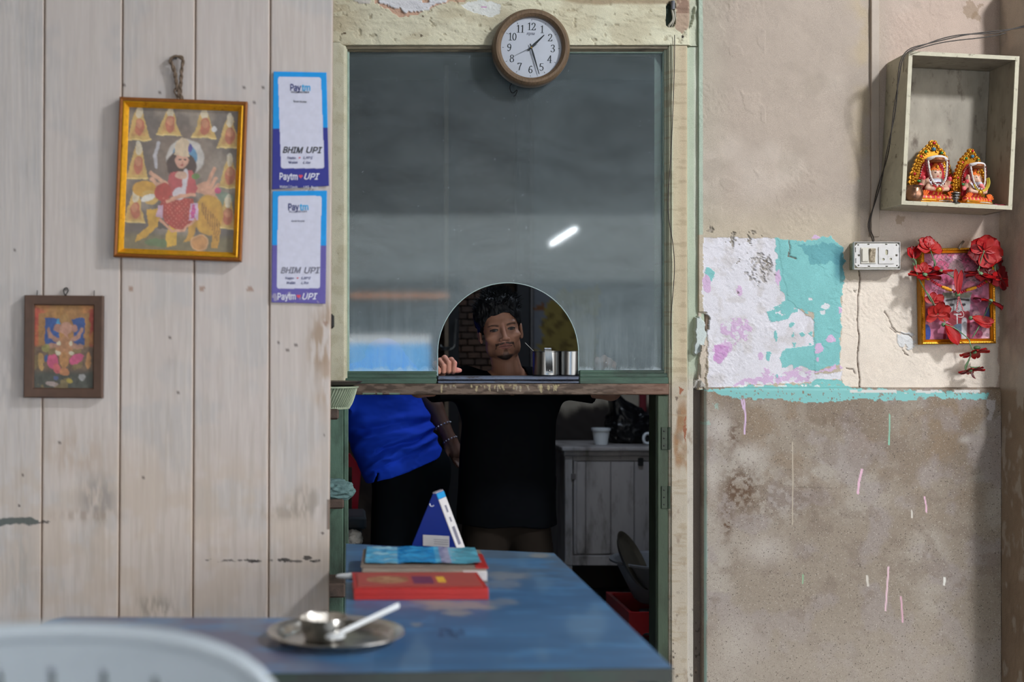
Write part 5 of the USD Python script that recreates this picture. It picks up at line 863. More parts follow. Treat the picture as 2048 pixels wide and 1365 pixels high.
def idol(t, tf, s, elephant, seed):
    rd = random.Random(seed); sc_ = lambda m: trimesh.Trimesh(np.asarray(m.vertices) * s, m.faces, process=False); put = lambda n, m, mt, **kw: obj(n, tf(sc_(m)), mt, t, **kw)
    arch_ = [(-.060, .02), (-.066, .05), (-.072, .075), (-.070, .105), (-.060, .135), (-.050, .165), (-.036, .190), (-.018, .208), (0, .228)]
    pts = arch_ + [(-x, z) for x, z in arch_[-2::-1]]; pol = shapely.union_all([Polygon(pts).buffer(.0)] + [Point(x, z).buffer(.0075) for x, z in spline([(x, z, 0) for x, z in pts], 30)[:, :2]])
    put('backplate', prism(pol, .018, .030), 'idol_gold', smooth=False)
    bp = spline([(x, 0, z) for x, z in pts], 44); put('filigree', J(*[ball((x * .93, .016 + .003 * (i % 2), .012 + z * .94), .0055 + .001 * (i % 3), 1) for i, (x, _, z) in enumerate(bp)], *[tube([(x * .80 + .005 * math.cos(a), .016, .02 + z * .84 + .005 * math.sin(a)) for a in np.linspace(0, 5, 9)], .0016, 5) for x, _, z in bp[::2]]), 'idol_gold', smooth=50, kind='stuff')
    put('velvet_arch', prism(Polygon([(-.040, .04), (-.043, .10), (-.036, .145), (-.02, .168), (0, .174), (.02, .168), (.036, .145), (.043, .10), (.040, .04)]), .012, .0185), 'velvet_red', smooth=False)
    for i, (x, z, mt) in enumerate(((0, .200, 'gem_blue'), (-.028, .190, 'gem_green'), (.028, .188, 'gem_green'), (-.044, .172, 'gem_red'), (.044, .170, 'gem_red'), (0, .222, 'gem_red'), (-.064, .11, 'gem_red'), (.064, .11, 'gem_red'))): put('gem', ball((x, .012, z), (.0075 if i == 0 else .0055,) * 3, 1), mt)
    def f(p):
        d = capsule(p, (0, 0, .040), (0, .002, .085), .026, .021); d = smin(d, ellip(p, (0, -.008, .108), (.0215, .020, .024)), .006); d = smin(d, ellip(p, (0, -.010, .055), (.026, .022, .020)), .01)
        for a in (-1, 1):
            d = smin(d, capsule(p, (a * .020, -.004, .088), (a * .044, -.004, .070), .0095, .008), .005); d = smin(d, capsule(p, (a * .044, -.004, .070), (a * .046, -.018, .094), .008, .0075), .005)
            d = smin(d, capsule(p, (a * .018, -.010, .080), (a * .034, -.026, .056), .0085, .0075), .005); d = smin(d, capsule(p, (a * .034, -.026, .056), (a * .012, -.034, .052), .0075, .0075), .005)
            d = smin(d, capsule(p, (a * .022, -.004, .026), (a * .052, -.024, .022), .016, .013), .006); d = smin(d, capsule(p, (a * .052, -.024, .022), (-a * .004, -.036, .020), .012, .009), .006)
        if elephant:
            d = smin(d, capsule(p, (0, -.020, .104), (.004, -.034, .082), .010, .008), .006); d = smin(d, capsule(p, (.004, -.034, .082), (.016, -.036, .070), .008, .006), .005)
            for a in (-1, 1): d = smin(d, ellip(p, (a * .026, -.002, .108), (.014, .005, .017)), .004)
        else: d = smin(d, ellip(p, (0, -.024, .106), (.003, .004, .006)), .004)
        return d
    m = surface(f, (-.075, -.055, -.004), (.075, .04, .14), .0024); v = np.asarray(m.vertices); c = np.ones((len(v), 3)) * S(206, 164, 140)
    low = (v[:, 2] < .046) & (np.abs(v[:, 0]) < .07); c = mixc(c, S(196, 40, 44), low); c = mixc(c, S(226, 120, 40), low & (v[:, 2] < .020)); c = mixc(c, S(218, 160, 60), low & (np.sin(v[:, 0] * 420) > .6)); c = mixc(c, S(206, 206, 216), (v[:, 2] > .07) & (v[:, 2] < .092) & (np.abs(v[:, 0]) < .024))
    c = mixc(c, S(206, 60, 60), (v[:, 2] > .050) & (v[:, 2] < .07) & (np.abs(v[:, 0]) < .016) & (not elephant))
    fc = v[:, 1] < -.012
    for a in (-1, 1): c = mixc(c, S(50, 36, 34), fc & (np.hypot((v[:, 0] - a * .009) / 1.5, v[:, 2] - .112) < .0024)); c = mixc(c, S(210, 70, 80), np.hypot(v[:, 0] - a * .046, v[:, 2] - .094) < .009)
    c = mixc(c, S(190, 50, 60), fc & (np.hypot((v[:, 0]) / 2, v[:, 2] - .0985) < .002) & (not elephant)); c = mixc(c, S(206, 40, 40), fc & (np.hypot(v[:, 0], (v[:, 2] - .119) / 2) < .002))
    if elephant: c = mixc(c, S(236, 130, 130), (v[:, 1] < -.026) & (v[:, 2] > .06) & (v[:, 2] < .085) & (np.abs(v[:, 0] - .008) < .012))
    put('figure', m, 'idol_cd', cd=c)
    put('crown', lathe([(0, .154), (.004, .150), (.007, .142), (.012, .137), (.013, .131), (.018, .126), (.0195, .120), (.018, .1185)], 24, (0, -.005, 0)), 'saffron', smooth=40)
    put('crown_band', J(beads([(.0185 * math.cos(a), -.006 + .0185 * math.sin(a), .1205) for a in np.linspace(0, 2 * PI, 18)[:-1]], .0024), ball((0, -.022, .132), (.004, .003, .008), 1)), 'idol_gold', kind='stuff')
    put('fur_band', tube([(.030 * math.cos(a), -.016 + .014 * math.sin(a), .166 - .006 * math.cos(a) ** 2) for a in np.linspace(0, 2 * PI, 30)[:-1]], .0066, 8, closed=True), 'fur_white', smooth=60)
    put('beaded_cap', lathe([(.026, .163), (.026, .155), (.020, .148), (0, .146)], 20, (0, -.014, 0)), 'cap_brown', smooth=40)
    u = np.linspace(0, 1, 30); L = np.stack([-.033 + .008 * u + .022 * u ** 5, -.020 - .018 * u, .150 - .088 * u], 1); 
    put('pearl_string', beads(np.vstack([L[::2], (L * (-1, 1, 1))[::2]]), .0040, 1), 'pearl', kind='stuff'); put('dark_bead_string', beads(np.vstack([L[::2] + (-.0075, .004, .006), (L * (-1, 1, 1))[::2] + (.0075, .004, .006), [(x, -.034, .075 - 8 * (x * x)) for x in np.linspace(-.02, .02, 8)]]), .0034, 1), 'bead_dark', kind='stuff')
    put('pearl_trim', beads([(.044 * math.sin(a), .010, .100 + .066 * math.cos(a)) for a in np.linspace(-2.2, 2.2, 34)] + [(x, -.040 - .004 * math.sin(x * 60), .012) for x in np.linspace(-.058, .058, 26)], .0023, 1), 'pearl', kind='stuff')
    put('base', J(cbox(-.066, .066, -.046, .030, 0, .010, .003), cbox(-.060, .060, -.042, .028, .009, .018, .003)), 'idol_gold', smooth=False)
    for x, z, mt in ((-.050, .066, 'bead_pink'), (.052, .068, 'bead_pink'), (-.030, .050, 'velvet_red'), (.012, .026, 'velvet_red'), (.052, .034, 'saffron'), (-.048, .034, 'saffron'), (-.056, .082, 'gem_green'), (.058, .082, 'gem_green'), (-.052, .090, 'gem_red'), (.054, .090, 'gem_red')): put('bead_flower', ball((x, -.026 if z < .06 else -.010, z), (.009, .006, .009) if 'gem' not in mt else (.008, .005, .005), 1), mt, smooth=60)
    put('lap_jewel', ball((0, -.040, .050), (.012, .008, .010), 2), 'idol_gold', smooth=60); put('fan_cloth', J(*[tube([(sx * .046, -.034, .024), (sx * (.046 + .02 * math.cos(a)), -.036, .024 + .024 * math.sin(a))], [.0015, .0035], 5) for sx in (-1, 1) for a in np.linspace(.3, 2.2, 6)]), 'saffron', kind='stuff')
    if elephant: put('yellow_thread', J(*[tube([(.006 + (.032 + q * .0013) * math.sin(a), -.030 - .002 * q, .092 + (.036 + q * .0015) * math.cos(a) * .9) for a in np.linspace(1.0, 4.4, 20)], .0022, 5) for q in range(5)]), 'thread_yellow', smooth=60, kind='stuff')
    put('top_loop', tube([(.010 + .006 * math.cos(a), -.004, .178 + .007 * math.sin(a)) for a in np.linspace(0, 2 * PI, 16)[:-1]], .0012, 5, closed=True), 'brass') if elephant else None
t_, tf = nthing('idol', 'left idol, the taller of two jewelled seated figures on the shelf, beside the copper pot', 'idol', 1866, .082); idol(t_, tf, 1.0, False, 1)
t_, tf0 = nthing('idol', 'right idol, an elephant-headed figure wrapped in yellow thread', 'idol', 1945, .058); idol(t_, (lambda m: tf0(rotm(m, (0, 0, 1), 14))), .88, True, 2)
# ---------------------------------------------------------------- picture with garlands in the right corner
V_ = lambda u, v: (1790 + u / 4.267, 450 + v / 4.267)
GP = D - .030; gk = GP / F
def print_face(u, v):
    c = np.ones(u.shape + (3,)) * S(206, 120, 150); rd = np.random.RandomState(7)
    for i in range(46):
        cu, cv, r = rd.rand(), rd.rand(), .05 + .07 * rd.rand(); pink = [(226, 132, 160), (206, 90, 130), (232, 176, 190), (190, 80, 116), (176, 110, 140)][i % 5]
        c = el(c, u, v, cu, cv, r, r * .75, pink); c = el(c, u, v, cu + .2 * r, cv, r * .6, r * .5, tuple(min(255, q + 22) for q in pink), .8); c = el(c, u, v, cu - .1 * r, cv + .1 * r, r * .25, r * .2, tuple(q * .7 for q in pink), .8)
    sw = (np.abs(np.sin(u * 46 + 3 * np.sin(v * 40)) * np.cos(v * 40 + 2 * np.sin(u * 30))) < .10); c = mixc(c, S(96, 84, 80), sw * ((v < .42) & (u > .12) & (u < .9) & (nz(u * 30, v * 30, .2, 3, 501) > .42)) * .85)
    c = el(c, u, v, .50, .20, .12, .12, (150, 130, 128), .8); c = mixc(c, S(90, 78, 76), sw * (v < .35) * .5)
    c = po(c, u, v, [(.30, .46), (.72, .46), (.70, .66), (.64, .82), (.50, .88), (.38, .80), (.31, .66)], (170, 168, 170)); c = po(c, u, v, [(.28, .46), (.74, .46), (.70, .52), (.32, .52)], (130, 128, 112)); c = li(c, u, v, [(.34, .55), (.50, .53), (.68, .55)], .02, (60, 56, 58))
    c = po(c, u, v, [(.36, .70), (.44, .67), (.60, .67), (.68, .70), (.62, .84), (.46, .86), (.36, .80)], (150, 34, 48)); c = el(c, u, v, .52, .63, .05, .06, (196, 194, 198)); c = el(c, u, v, .42, .60, .035, .016, (44, 36, 40)); c = el(c, u, v, .60, .60, .035, .016, (44, 36, 40)); c = li(c, u, v, [(.46, .71), (.56, .71)], .012, (210, 200, 204)); c = li(c, u, v, [(.50, .72), (.50, .82)], .01, (216, 210, 214))
    c = el(c, u, v, .54, .90, .14, .08, (90, 110, 130)); c = el(c, u, v, .03, .92, .06, .10, (50, 70, 150)); c = el(c, u, v, .97, .75, .05, .12, (70, 80, 130)); c = li(c, u, v, [(.66, .70), (.66, .98)], .045, (150, 34, 52)); c = li(c, u, v, [(.33, .84), (.30, .98)], .03, (150, 34, 52)); c = li(c, u, v, [(.61, .78), (.60, .98)], .05, (206, 200, 206))
    c = c * (.55 + .9 * nz(u * 60, v * 78, .35, 4, 505))[..., None]; return c * .72
t_ = thing('framed_picture', 'ornate gold-framed print in the right corner hung with red flower garlands', 'picture', P(1916, 690, D - .01))
gc = P(1914.7, 592.5, GP); GW, GH = 149.5 * gk, 192 * gk
obj('frame', place(frame_mesh(GW, GH, [(0, .022), (0, -.004), (.003, -.007), (.008, -.005), (.012, .000), (.016, -.003), (.018, .000), (.018, .022)]), gc, -1), 'gold_frame', t_, smooth=20)
eb = [(x, -.0065, z) for x in np.linspace(-GW / 2 + .005, GW / 2 - .005, 44) for z in (-GH / 2 + .0055, GH / 2 - .0055)] + [(x, -.0065, z) for z in np.linspace(-GH / 2 + .009, GH / 2 - .009, 56) for x in (-GW / 2 + .0055, GW / 2 - .0055)]
mat('gold_plain', S(206, 150, 48), .3, metal=.75, amt=.1); obj('frame_beading', place(J(*[ball(p, .0021, 1) for p in eb]), gc, -1), 'gold_plain', t_, kind='stuff')
m, cd = print_sheet(GW - .034, GH - .034, print_face, 120, .004); obj('print', place(m, gc, -1), 'print', t_, cd=cd, label='print of a silver face among pink roses')
obj('cord_tag', tube(spline([P(*V_(545, 205), GP - .008), P(*V_(565, 165), GP), P(*V_(585, 140), GP + .004)], 10), .0042, 6), 'rope', t_)
t_ = thing('bead_garland', 'string of red and orange beads hung across the gold-framed print', 'garland', P(*V_(540, 600), GP - .014))
bs = spline([P(*V_(a, b), GP - .014) for a, b in ((235, 448), (300, 470), (380, 520), (470, 555), (545, 580), (620, 555), (700, 530), (760, 495), (820, 470))], 64)
mat('bead_red', S(196, 24, 50), .3, amt=.1, spec=.6); mat('marigold', S(222, 150, 36), .8, amt=.2, scale=300, bump=.6)
obj('thread', tube(bs, .0008, 5), 'thread_yellow', t_)
for a, b_, mt in ((2, 7, 'marigold'), (18, 28, 'marigold'), (40, 50, 'marigold'), (58, 62, 'marigold')):
    seg = bs[a:b_]; rr = .0062 * np.sin(np.linspace(.5, PI - .5, len(seg))) ** .5; obj('marigold_bead', tube(seg, rr * (1 + .15 * np.cos(np.arange(len(seg)) * 2.4)), 9), mt, t_, smooth=60)
for r0, r1 in ((7, 18), (28, 40), (50, 58)): obj('red_beads', J(*[ball(p + (0, -.002, (-1) ** i * .0022), .0036, 1) for i, p in enumerate(bs[r0:r1:1])]), 'bead_red', t_, kind='stuff')
for ps in (((540, 610), (535, 660), (525, 725)), ((545, 610), (560, 660), (580, 720))): obj('pendant_beads', J(*[ball(p, .0026, 1) for p in spline([P(*V_(a, b), GP - .010) for a, b in ps], 9)]), 'bead_pink', t_, kind='stuff')
obj('nose_ring', tube(spline([P(*V_(a, b), GP - .008) for a, b in ((535, 735), (580, 745), (585, 780), (555, 790), (520, 770))], 18), .0009, 5), 'pearl', t_)
# artificial flowers: stems, calyx and one mesh for each petal
mat('petal_red', S(164, 14, 20), .45, amt=.12, scale=80, spec=.35); mat('petal_dark', S(104, 8, 16), .45, amt=.12, scale=80, spec=.35); mat('petal_coral', S(168, 34, 30), .5, amt=.12, scale=80, spec=.35); mat('stem_green', S(104, 140, 100), .5, amt=.15)  # petal_dark also carries the shade on the right-hand flowers in its colour
t_ = thing('flower_garland', 'garland of red artificial hibiscus flowers draped over the gold-framed picture', 'garland', P(*V_(640, 1290), GP - .02))
rf = random.Random(11)
def petal(L, w, curl, n=8):
    u, v = np.meshgrid(np.linspace(0, 1, n), np.linspace(-1, 1, 7)); wd = w * np.sin(np.clip(u * .93 + .04, 0, 1) * PI) ** .55 * (1 - .25 * (1 - u)) * np.where(u > .97, .82, 1)
    x, y = u * L, v * wd; z = curl * L * u ** 2 + .16 * w * (v ** 2 - .3) + .14 * w * np.sin(v * 7 + u * 9) * u ** 1.5 + .06 * w * np.sin(v * 15) * u ** 3; q = np.stack([x, y, z], -1).reshape(-1, 3); I = np.arange(7 * n).reshape(7, n)
    f = np.stack([I[:-1, :-1], I[:-1, 1:], I[1:, 1:], I[1:, :-1]], -1).reshape(-1, 4); f = np.vstack([f[:, [0, 1, 2]], f[:, [0, 2, 3]]]); q2 = q - (0, 0, .0007)
    return trimesh.Trimesh(np.vstack([q, q2]), np.vstack([f, f[:, ::-1] + len(q)]), process=False)
def flower(cu, cv, r, axis, petals, mats, stem=None, depth=.02, curl=.15, span=(0, 360), width=.42, up=None):
    c = P(*V_(cu, cv), GP - depth - .008); rr = r / 4.267 * gk; w = np.array(axis, float); w /= np.linalg.norm(w); a = np.array(up if up is not None else (0, 0, 1.0)); a = a - w * (a @ w); a = a / np.linalg.norm(a) if np.linalg.norm(a) > .1 else np.array((1., 0, 0)); b = np.cross(w, a)
    parts = [ball(c + w * rr * (-.10 if w[1] < -.75 else .0), rr * (.10 if w[1] < -.75 else .15), 1)]
    if stem: parts.append(tube(spline([c] + [P(*V_(x, y), GP - dd - .006) for x, y, dd in stem], 20), .0019, 6))
    fl = obj('flower', J(*parts), 'stem_green', t_)
    for i in range(petals):
        ang = math.radians(span[0] + (span[1] - span[0]) * i / (petals if span[1] - span[0] == 360 else max(1, petals - 1)) + rf.uniform(-8, 8)); d = a * math.cos(ang) + b * math.sin(ang); s = np.cross(w, d); L = rr * rf.uniform(.88, 1.08)
        m = petal(L, L * width, curl + rf.uniform(-.08, .08)); R_ = np.stack([d, s, w], 1); m.vertices = np.asarray(m.vertices) @ R_.T + c; obj('petal', m, mats[i % len(mats)], fl, smooth=True)
FR, UP_, DN = (0, -1, .1), (0, -.25, 1), (0, -.25, -1)
flower(760, 225, 140, (-.05, -1, -.15), 7, ['petal_coral', 'petal_red', 'petal_dark', 'petal_dark', 'petal_red'], [(735, 300, .034), (715, 385, .026)], .034, .05, (0, 360), .58)
flower(300, 205, 118, (.15, -.8, .3), 5, ['petal_coral', 'petal_coral', 'petal_red'], [(320, 270, .028), (345, 350, .02)], .028, .0, (-80, 80), .50)
flower(158, 285, 112, (.2, -.7, .2), 3, ['petal_red', 'petal_dark'], [(178, 330, .02), (185, 400, .02), (235, 520, .02), (330, 690, .02), (430, 830, .02)], .022, .1, (-42, 34), .40)
flower(890, 300, 80, (.5, -.6, .1), 4, ['petal_dark'], [(850, 360, .012)], .012, .0)
flower(255, 430, 150, (-.1, -.35, .9), 6, ['petal_red', 'petal_dark', 'petal_red', 'petal_coral'], None, .03, .06, (0, 360), .34, (1, 0, 0))
flower(240, 400, 90, (-.2, -.9, .2), 3, ['petal_red', 'petal_coral'], None, .026, .0, (-60, 50), .45)
flower(390, 395, 110, (.1, -.3, .95), 4, ['petal_red'], [(430, 410, .028), (520, 465, .014)], .026, .1, (0, 360), .34, (1, 0, 0))
flower(730, 420, 140, (0, -.35, .9), 6, ['petal_dark', 'petal_red', 'petal_coral', 'petal_dark'], [(705, 380, .03)], .03, -.1, (0, 360), .34, (1, 0, 0))
flower(905, 465, 105, (.3, -.9, .1), 6, ['petal_dark', 'petal_red', 'petal_dark'], [(870, 420, .02), (850, 330, .014)], .024, .08)
flower(800, 410, 100, (.1, -.9, .3), 4, ['petal_dark'], None, .02, .05)
flower(815, 650, 130, (.25, -.3, .9), 5, ['petal_dark', 'petal_red'], [(800, 690, .016), (770, 760, .012), (660, 960, .016)], .026, -.12, (0, 360), .32, (1, 0, -.25))
flower(365, 765, 112, (.05, -.8, -.3), 5, ['petal_coral'], [(340, 690, .024), (260, 560, .018)], .026, .0, (-110, 110), .46)
flower(330, 660, 90, (-.2, -.9, .1), 4, ['petal_red', 'petal_coral'], None, .02, .0, (-120, 60), .42)
flower(430, 850, 190, (.3, -.9, .1), 3, ['petal_red', 'petal_coral', 'petal_red'], [(520, 890, .02), (600, 950, .018), (635, 985, .018)], .026, .05, (-158, -132), .26)
flower(660, 790, 190, (.2, -.9, .3), 3, ['petal_coral', 'petal_red'], None, .02, .04, (-128, -104), .22)
flower(540, 590, 230, (-.2, -.95, 0), 2, ['petal_red'], None, .024, .04, (-3, 3), .12)
flower(680, 1085, 120, (.1, -.35, -.9), 6, ['petal_coral', 'petal_red', 'petal_red'], [(650, 1040, .02), (635, 985, .018)], .024, .12, (0, 360), .34, (1, 0, 0))
flower(645, 1240, 112, (.05, -.3, -.95), 6, ['petal_red', 'petal_dark', 'petal_coral'], [(600, 1230, .02), (625, 1160, .022), (640, 1090, .024)], .024, .10, (0, 360), .30, (1, 0, 0))
obj('leaf', ball(P(*V_(700, 1050), GP - .026), (.012, .008, .0075), 2), 'leaf_green', t_, smooth=60)
for a, b, c_ in (((640, 1210), (690, 1222), (730, 1205)), ((150, 320), (172, 350), (182, 300)), ((600, 1245), (610, 1200), (640, 1150)), ((655, 1250), (665, 1290), (690, 1315)), ((700, 390), (720, 360), (735, 300)), ((330, 360), (340, 330), (330, 290)), ((800, 690), (815, 665), (830, 655))):
    pth = spline([P(*V_(*q), GP - .024) for q in (a, b, c_)], 12); obj('leaf', tube(pth, .0042 * np.sin(np.linspace(.25, PI - .1, 12)), 6, flat=.35), 'leaf_green' if a[1] != 1250 else 'bead_dark', t_, smooth=60)
# ---------------------------------------------------------------- things between the partition and the green post
mat('shelf_wood', S(84, 70, 62), .65, scale=16, amt=.3, bump=.3, dirt=(S(44, 38, 34), 12, .5, .7))
for n, (x1, y0, y1, dd, lb) in enumerate(((677.5, 819, 840, 4.06, 'short brown shelf board under the green strainer'), (688, 1000, 1019, 4.10, 'short brown shelf board under the bunched cloth'), (691, 1168, 1197, 4.10, 'lowest short brown shelf board, beside the pen tip'))):
    obj('shelf_board', pbox(560, x1, y0, y1, dd, D + .012, .006), 'shelf_wood', cat='shelf', label=lb, smooth=False)
mat('strainer_green', S(160, 172, 148), .45, amt=.08); mat('tray_dark', S(80, 70, 66), .4, amt=.2)
SD2 = 4.16; kk = SD2 / F; bc = P(655, 818.0, SD2)
t_ = thing('strainer', 'pale green plastic strainer basket on the top shelf board', 'basket', bc)
zt = 45 * kk; rb_, rt_ = 44 * kk, 60 * kk
prof = lambda s: (rb_ + (rt_ - rb_) * s ** .7, .004 + (zt - .004) * s)
obj('ribs', J(*[tube([((prof(s)[0]) * math.cos(a + .28 * s), (prof(s)[0]) * math.sin(a + .28 * s), prof(s)[1]) for s in np.linspace(0, 1, 7)] + np.array(bc), .0017, 5) for a in np.linspace(0, 2 * PI, 61)[:-1]]), 'strainer_green', t_, kind='stuff', label='slanting ribs')
obj('liner', lathe([(rb_ - .004, .005), *[(prof(s)[0] - .005, prof(s)[1]) for s in np.linspace(.1, 1, 6)], *[(prof(s)[0] - .0062, prof(s)[1]) for s in np.linspace(1, .1, 6)], (rb_ - .005, .004)], 48, bc, True), 'strainer_green', t_, smooth=40)
obj('foot', lathe([(0, 0), (rb_, 0), (rb_ + .002, .004), (rb_, .008), (0, .006)], 48, bc), 'strainer_green', t_, smooth=40); obj('rim', lathe([(rt_ - .003, zt - .006), (rt_ + .004, zt - .005), (rt_ + .005, zt), (rt_ - .002, zt + .001)], 48, bc, True), 'strainer_green', t_, smooth=40)
t_ = thing('tray', 'dark round tray lying on top of the green strainer', 'tray', bc + (0, 0, zt + .001))
obj('disc', lathe([(0, 0), (rt_ - .02, 0), (rt_ + .002, .006), (rt_ + .016, .014), (rt_ + .018, .0165), (rt_ + .012, .016), (rt_ - .002, .010), (0, .006)], 60, bc + (0, 0, zt + .0012)), 'tray_dark', t_, smooth=40)
mat('cloth_teal', S(92, 120, 120), .9, amt=.2, scale=60, bump=.4)
cc_ = P(668, 982, 4.17); m = ball((0, 0, 0), 1, 5); v = m.vertices; nn = meshkit.fbm(v * 3.2 + 5, 4, 3); rd = 1 - np.abs(meshkit.noise(v * 3.5 + 9, 8) - .5) * .5; v = v * (.82 + .25 * nn[:, None]) * (.5 + .5 * rd[:, None]) * np.array((.080, .062, .046)); v[:, 2] = np.maximum(v[:, 2], -.0305); m.vertices = v + cc_
obj('cleaning_cloth', m, 'cloth_teal', cat='cloth', label='bunched grey-green cleaning cloth on the middle shelf board', smooth=True)
obj('latch', J(pbox(655, 668.5, 628, 658, PD + .006, PD + .030, .006)), 'black', cat='latch', label='black metal latch on the edge of the plank wall', smooth=False)
# ceiling tube light seen as a streak in the glass
def emit(name, c, s): M[name] = usdkit.material(stage, '/World/Looks/' + name, {'e': ('emission', {'color': c, 'strength': s})}, surface='e.emission')
emit('tube_glow', (1.0, 1.0, 1.0), 60.0)
a, b = np.array((2.147, -3.67, 2.50)), np.array((2.11, -2.22, 2.50)); t_ = thing('tube_light', 'white fluorescent tube near the street front, reflected in the hatch glass', 'lamp', (a + b) / 2)
obj('tube', tube([a, b], .014, 12), 'tube_glow', t_); obj('batten', tube([a + (0, 0, .035), b + (0, 0, .035)], .022, 4), 'white_plastic', t_, smooth=False); obj('hanger_rod', tube([(a + b) / 2 + (0, 0, .04), (a + b) / 2 + (0, 0, 1.70)], .006, 6), 'white_plastic', t_)

t_ = thing('tube_light', 'fluorescent lamp batten on the kitchen ceiling', 'lamp', (1.25, 5.0, 2.95))
obj('batten', cbox(.62, 1.88, 4.96, 5.04, 2.87, 2.95, .005), 'white_plastic', t_, smooth=False)
# ---------------------------------------------------------------- steel mug and tumbler on the hatch sill
mat('steel_bright', S(140, 142, 142), .3, metal=1, amt=.06, scale=90, stretch=(1, 1, .1), rvar=.06)
sz = P(1000, 752.5, D)[2] + .0003
mc = P(1092, 752, D + .055); mc[2] = sz; mk = mc[1] / F; mr, mh = 26.5 * mk, (752.5 - 703) * mk * .995
t_ = thing('steel_mug', 'steel mug with a strap handle on the hatch sill', 'mug', mc)
obj('body', lathe([(0, .001), (mr - .002, .001), (mr, .004), (mr, mh - .004), (mr + .0018, mh - .002), (mr + .0015, mh), (mr - .001, mh - .001), (mr - .0015, .005), (0, .004)], 56, mc), 'steel_bright', t_, smooth=40)
hs = [np.array(q) for q in ((-.004, -mr + .002, mh - .001), (-.004, -mr - .006, mh + .010), (-.004, -mr - .014, mh + .0085), (-.003, -mr - .018, mh - .006), (-.001, -mr - .018, mh - .025), (.001, -mr - .013, mh - .050), (.003, -mr - .004, mh - .066), (.004, -mr - .0022, mh - .080))]
hs = spline([q + mc for q in hs], 40); st = []
for i, p in enumerate(hs): st.append(p)
def strap(c, w, t):
    tt = np.gradient(c, axis=0); tt /= np.linalg.norm(tt, axis=1, keepdims=True); s = np.array((1., 0, .0)); n = np.cross(tt, s); v = np.concatenate([np.stack([c[i] - s * w + n[i] * t, c[i] + s * w + n[i] * t, c[i] + s * w - n[i] * t, c[i] - s * w - n[i] * t]) for i in range(len(c))]); f = []
    for i in range(len(c) - 1):
        for k in range(4): a, b = i * 4 + k, i * 4 + (k + 1) % 4; f += [(a, b, b + 4), (a, b + 4, a + 4)]
    L = len(v); f += [(0, 2, 1), (0, 3, 2), (L - 4, L - 3, L - 2), (L - 4, L - 2, L - 1)]; m = trimesh.Trimesh(v, f, process=False)
    if m.volume < 0: m.invert()
    return m
obj('handle', strap(hs, .0125, .0009), 'steel_bright', t_, smooth=35); obj('rivet', ball(hs[-4] + (0, -.002, .0), (.0035, .002, .0035), 1), 'steel_dark', t_)
t_ = thing('stirring_rod', 'thin steel spoon handle sticking out of the mug', 'spoon', mc + (-.02, 0, .02)); obj('handle', tube([P(1050, 686, mc[1] - .005), P(1068, 704, mc[1]), mc + (.004, .01, .008)], [.0016, .0015, .003], 8), 'steel_bright', t_)
tc = P(1139, 752, D + .050); tc[2] = sz; tk = tc[1] / F; tr_, th_ = 19.5 * tk, (752.5 - 703) * tk
t_ = thing('steel_tumbler', 'plain steel tumbler at the right end of the hatch sill', 'tumbler', tc)
obj('body', lathe([(0, .001), (tr_ - .002, .001), (tr_, .004), (tr_ + .0006, th_ - .003), (tr_ + .0016, th_ - .001), (tr_ + .0010, th_), (tr_ - .0008, th_ - .001), (tr_ - .0012, .005), (0, .004)], 56, tc), 'steel_bright', t_, smooth=40)
# ---------------------------------------------------------------- kitchen behind the hatch
mat('cabinet_grey', S(152, 147, 146), .55, scale=10, amt=.15, stretch=(1, 1, .3), bump=.2, dirt=(S(84, 78, 74), 9, .5, .7)); mat('cabinet_dark', S(90, 84, 82), .6, scale=10, amt=.2)
KC = 6.2
t_ = thing('cabinet', 'grey painted wooden kitchen cabinet with a planked door', 'cabinet', P(1275, 712 + 1.35 * F / KC, KC + .2))
zc = lambda py: P(0, py, KC)[2]; xc_ = lambda px: P(px, 0, KC)[0]
obj('top', J(cbox(xc_(1122), xc_(1440), KC - .03, KC + .46, zc(902), zc(894), .004), cbox(xc_(1127), xc_(1436), KC - .015, KC + .45, zc(912), zc(902), .004)), 'cabinet_grey', t_, smooth=False)
obj('carcass', J(cbox(xc_(1130), xc_(1145), KC, KC + .44, zc(1132), zc(912)), cbox(xc_(1312), xc_(1330), KC, KC + .44, zc(1132), zc(912)), cbox(xc_(1145), xc_(1312), KC, KC + .44, zc(922), zc(912)), cbox(xc_(1145), xc_(1312), KC, KC + .44, zc(1132), zc(1112)), cbox(xc_(1132), xc_(1430), KC + .03, KC + .44, zc(1130), zc(914)), cbox(xc_(1415), xc_(1432), KC, KC + .44, zc(1132), zc(912))), 'cabinet_grey', t_, smooth=False)
d_ = obj('door', J(cbox(xc_(1147.5), xc_(1153), KC - .004, KC + .028, zc(1110), zc(923), .002), cbox(xc_(1304), xc_(1309.5), KC - .004, KC + .028, zc(1110), zc(923), .002)), 'cabinet_grey', t_, smooth=False, label='outer frame of the planked cabinet door')
for a, b_ in ((1153.6, 1171.4), (1172.4, 1221.5), (1222.5, 1268.5), (1269.5, 1303.4)): obj('plank', cbox(xc_(a), xc_(b_), KC + .004, KC + .028, zc(1109), zc(924), .003), 'cabinet_grey', d_, smooth=False)
obj('hinge', cbox(xc_(1142), xc_(1151), KC - .008, KC, zc(960), zc(948), .002), 'cabinet_dark', t_, smooth=False); obj('latch', cbox(xc_(1276), xc_(1286), KC - .010, KC + .006, zc(932), zc(916), .002), 'black', t_, smooth=False)
for a, b_ in ((1131, 1145), (1315, 1330), (1416, 1431)):
    for yy in (KC + .005, KC + .39): obj('leg', cbox(xc_(a), xc_(b_), yy, yy + .04, 0, zc(1131), .003), 'cabinet_grey', t_, smooth=False)
zt = zc(894) + .0003
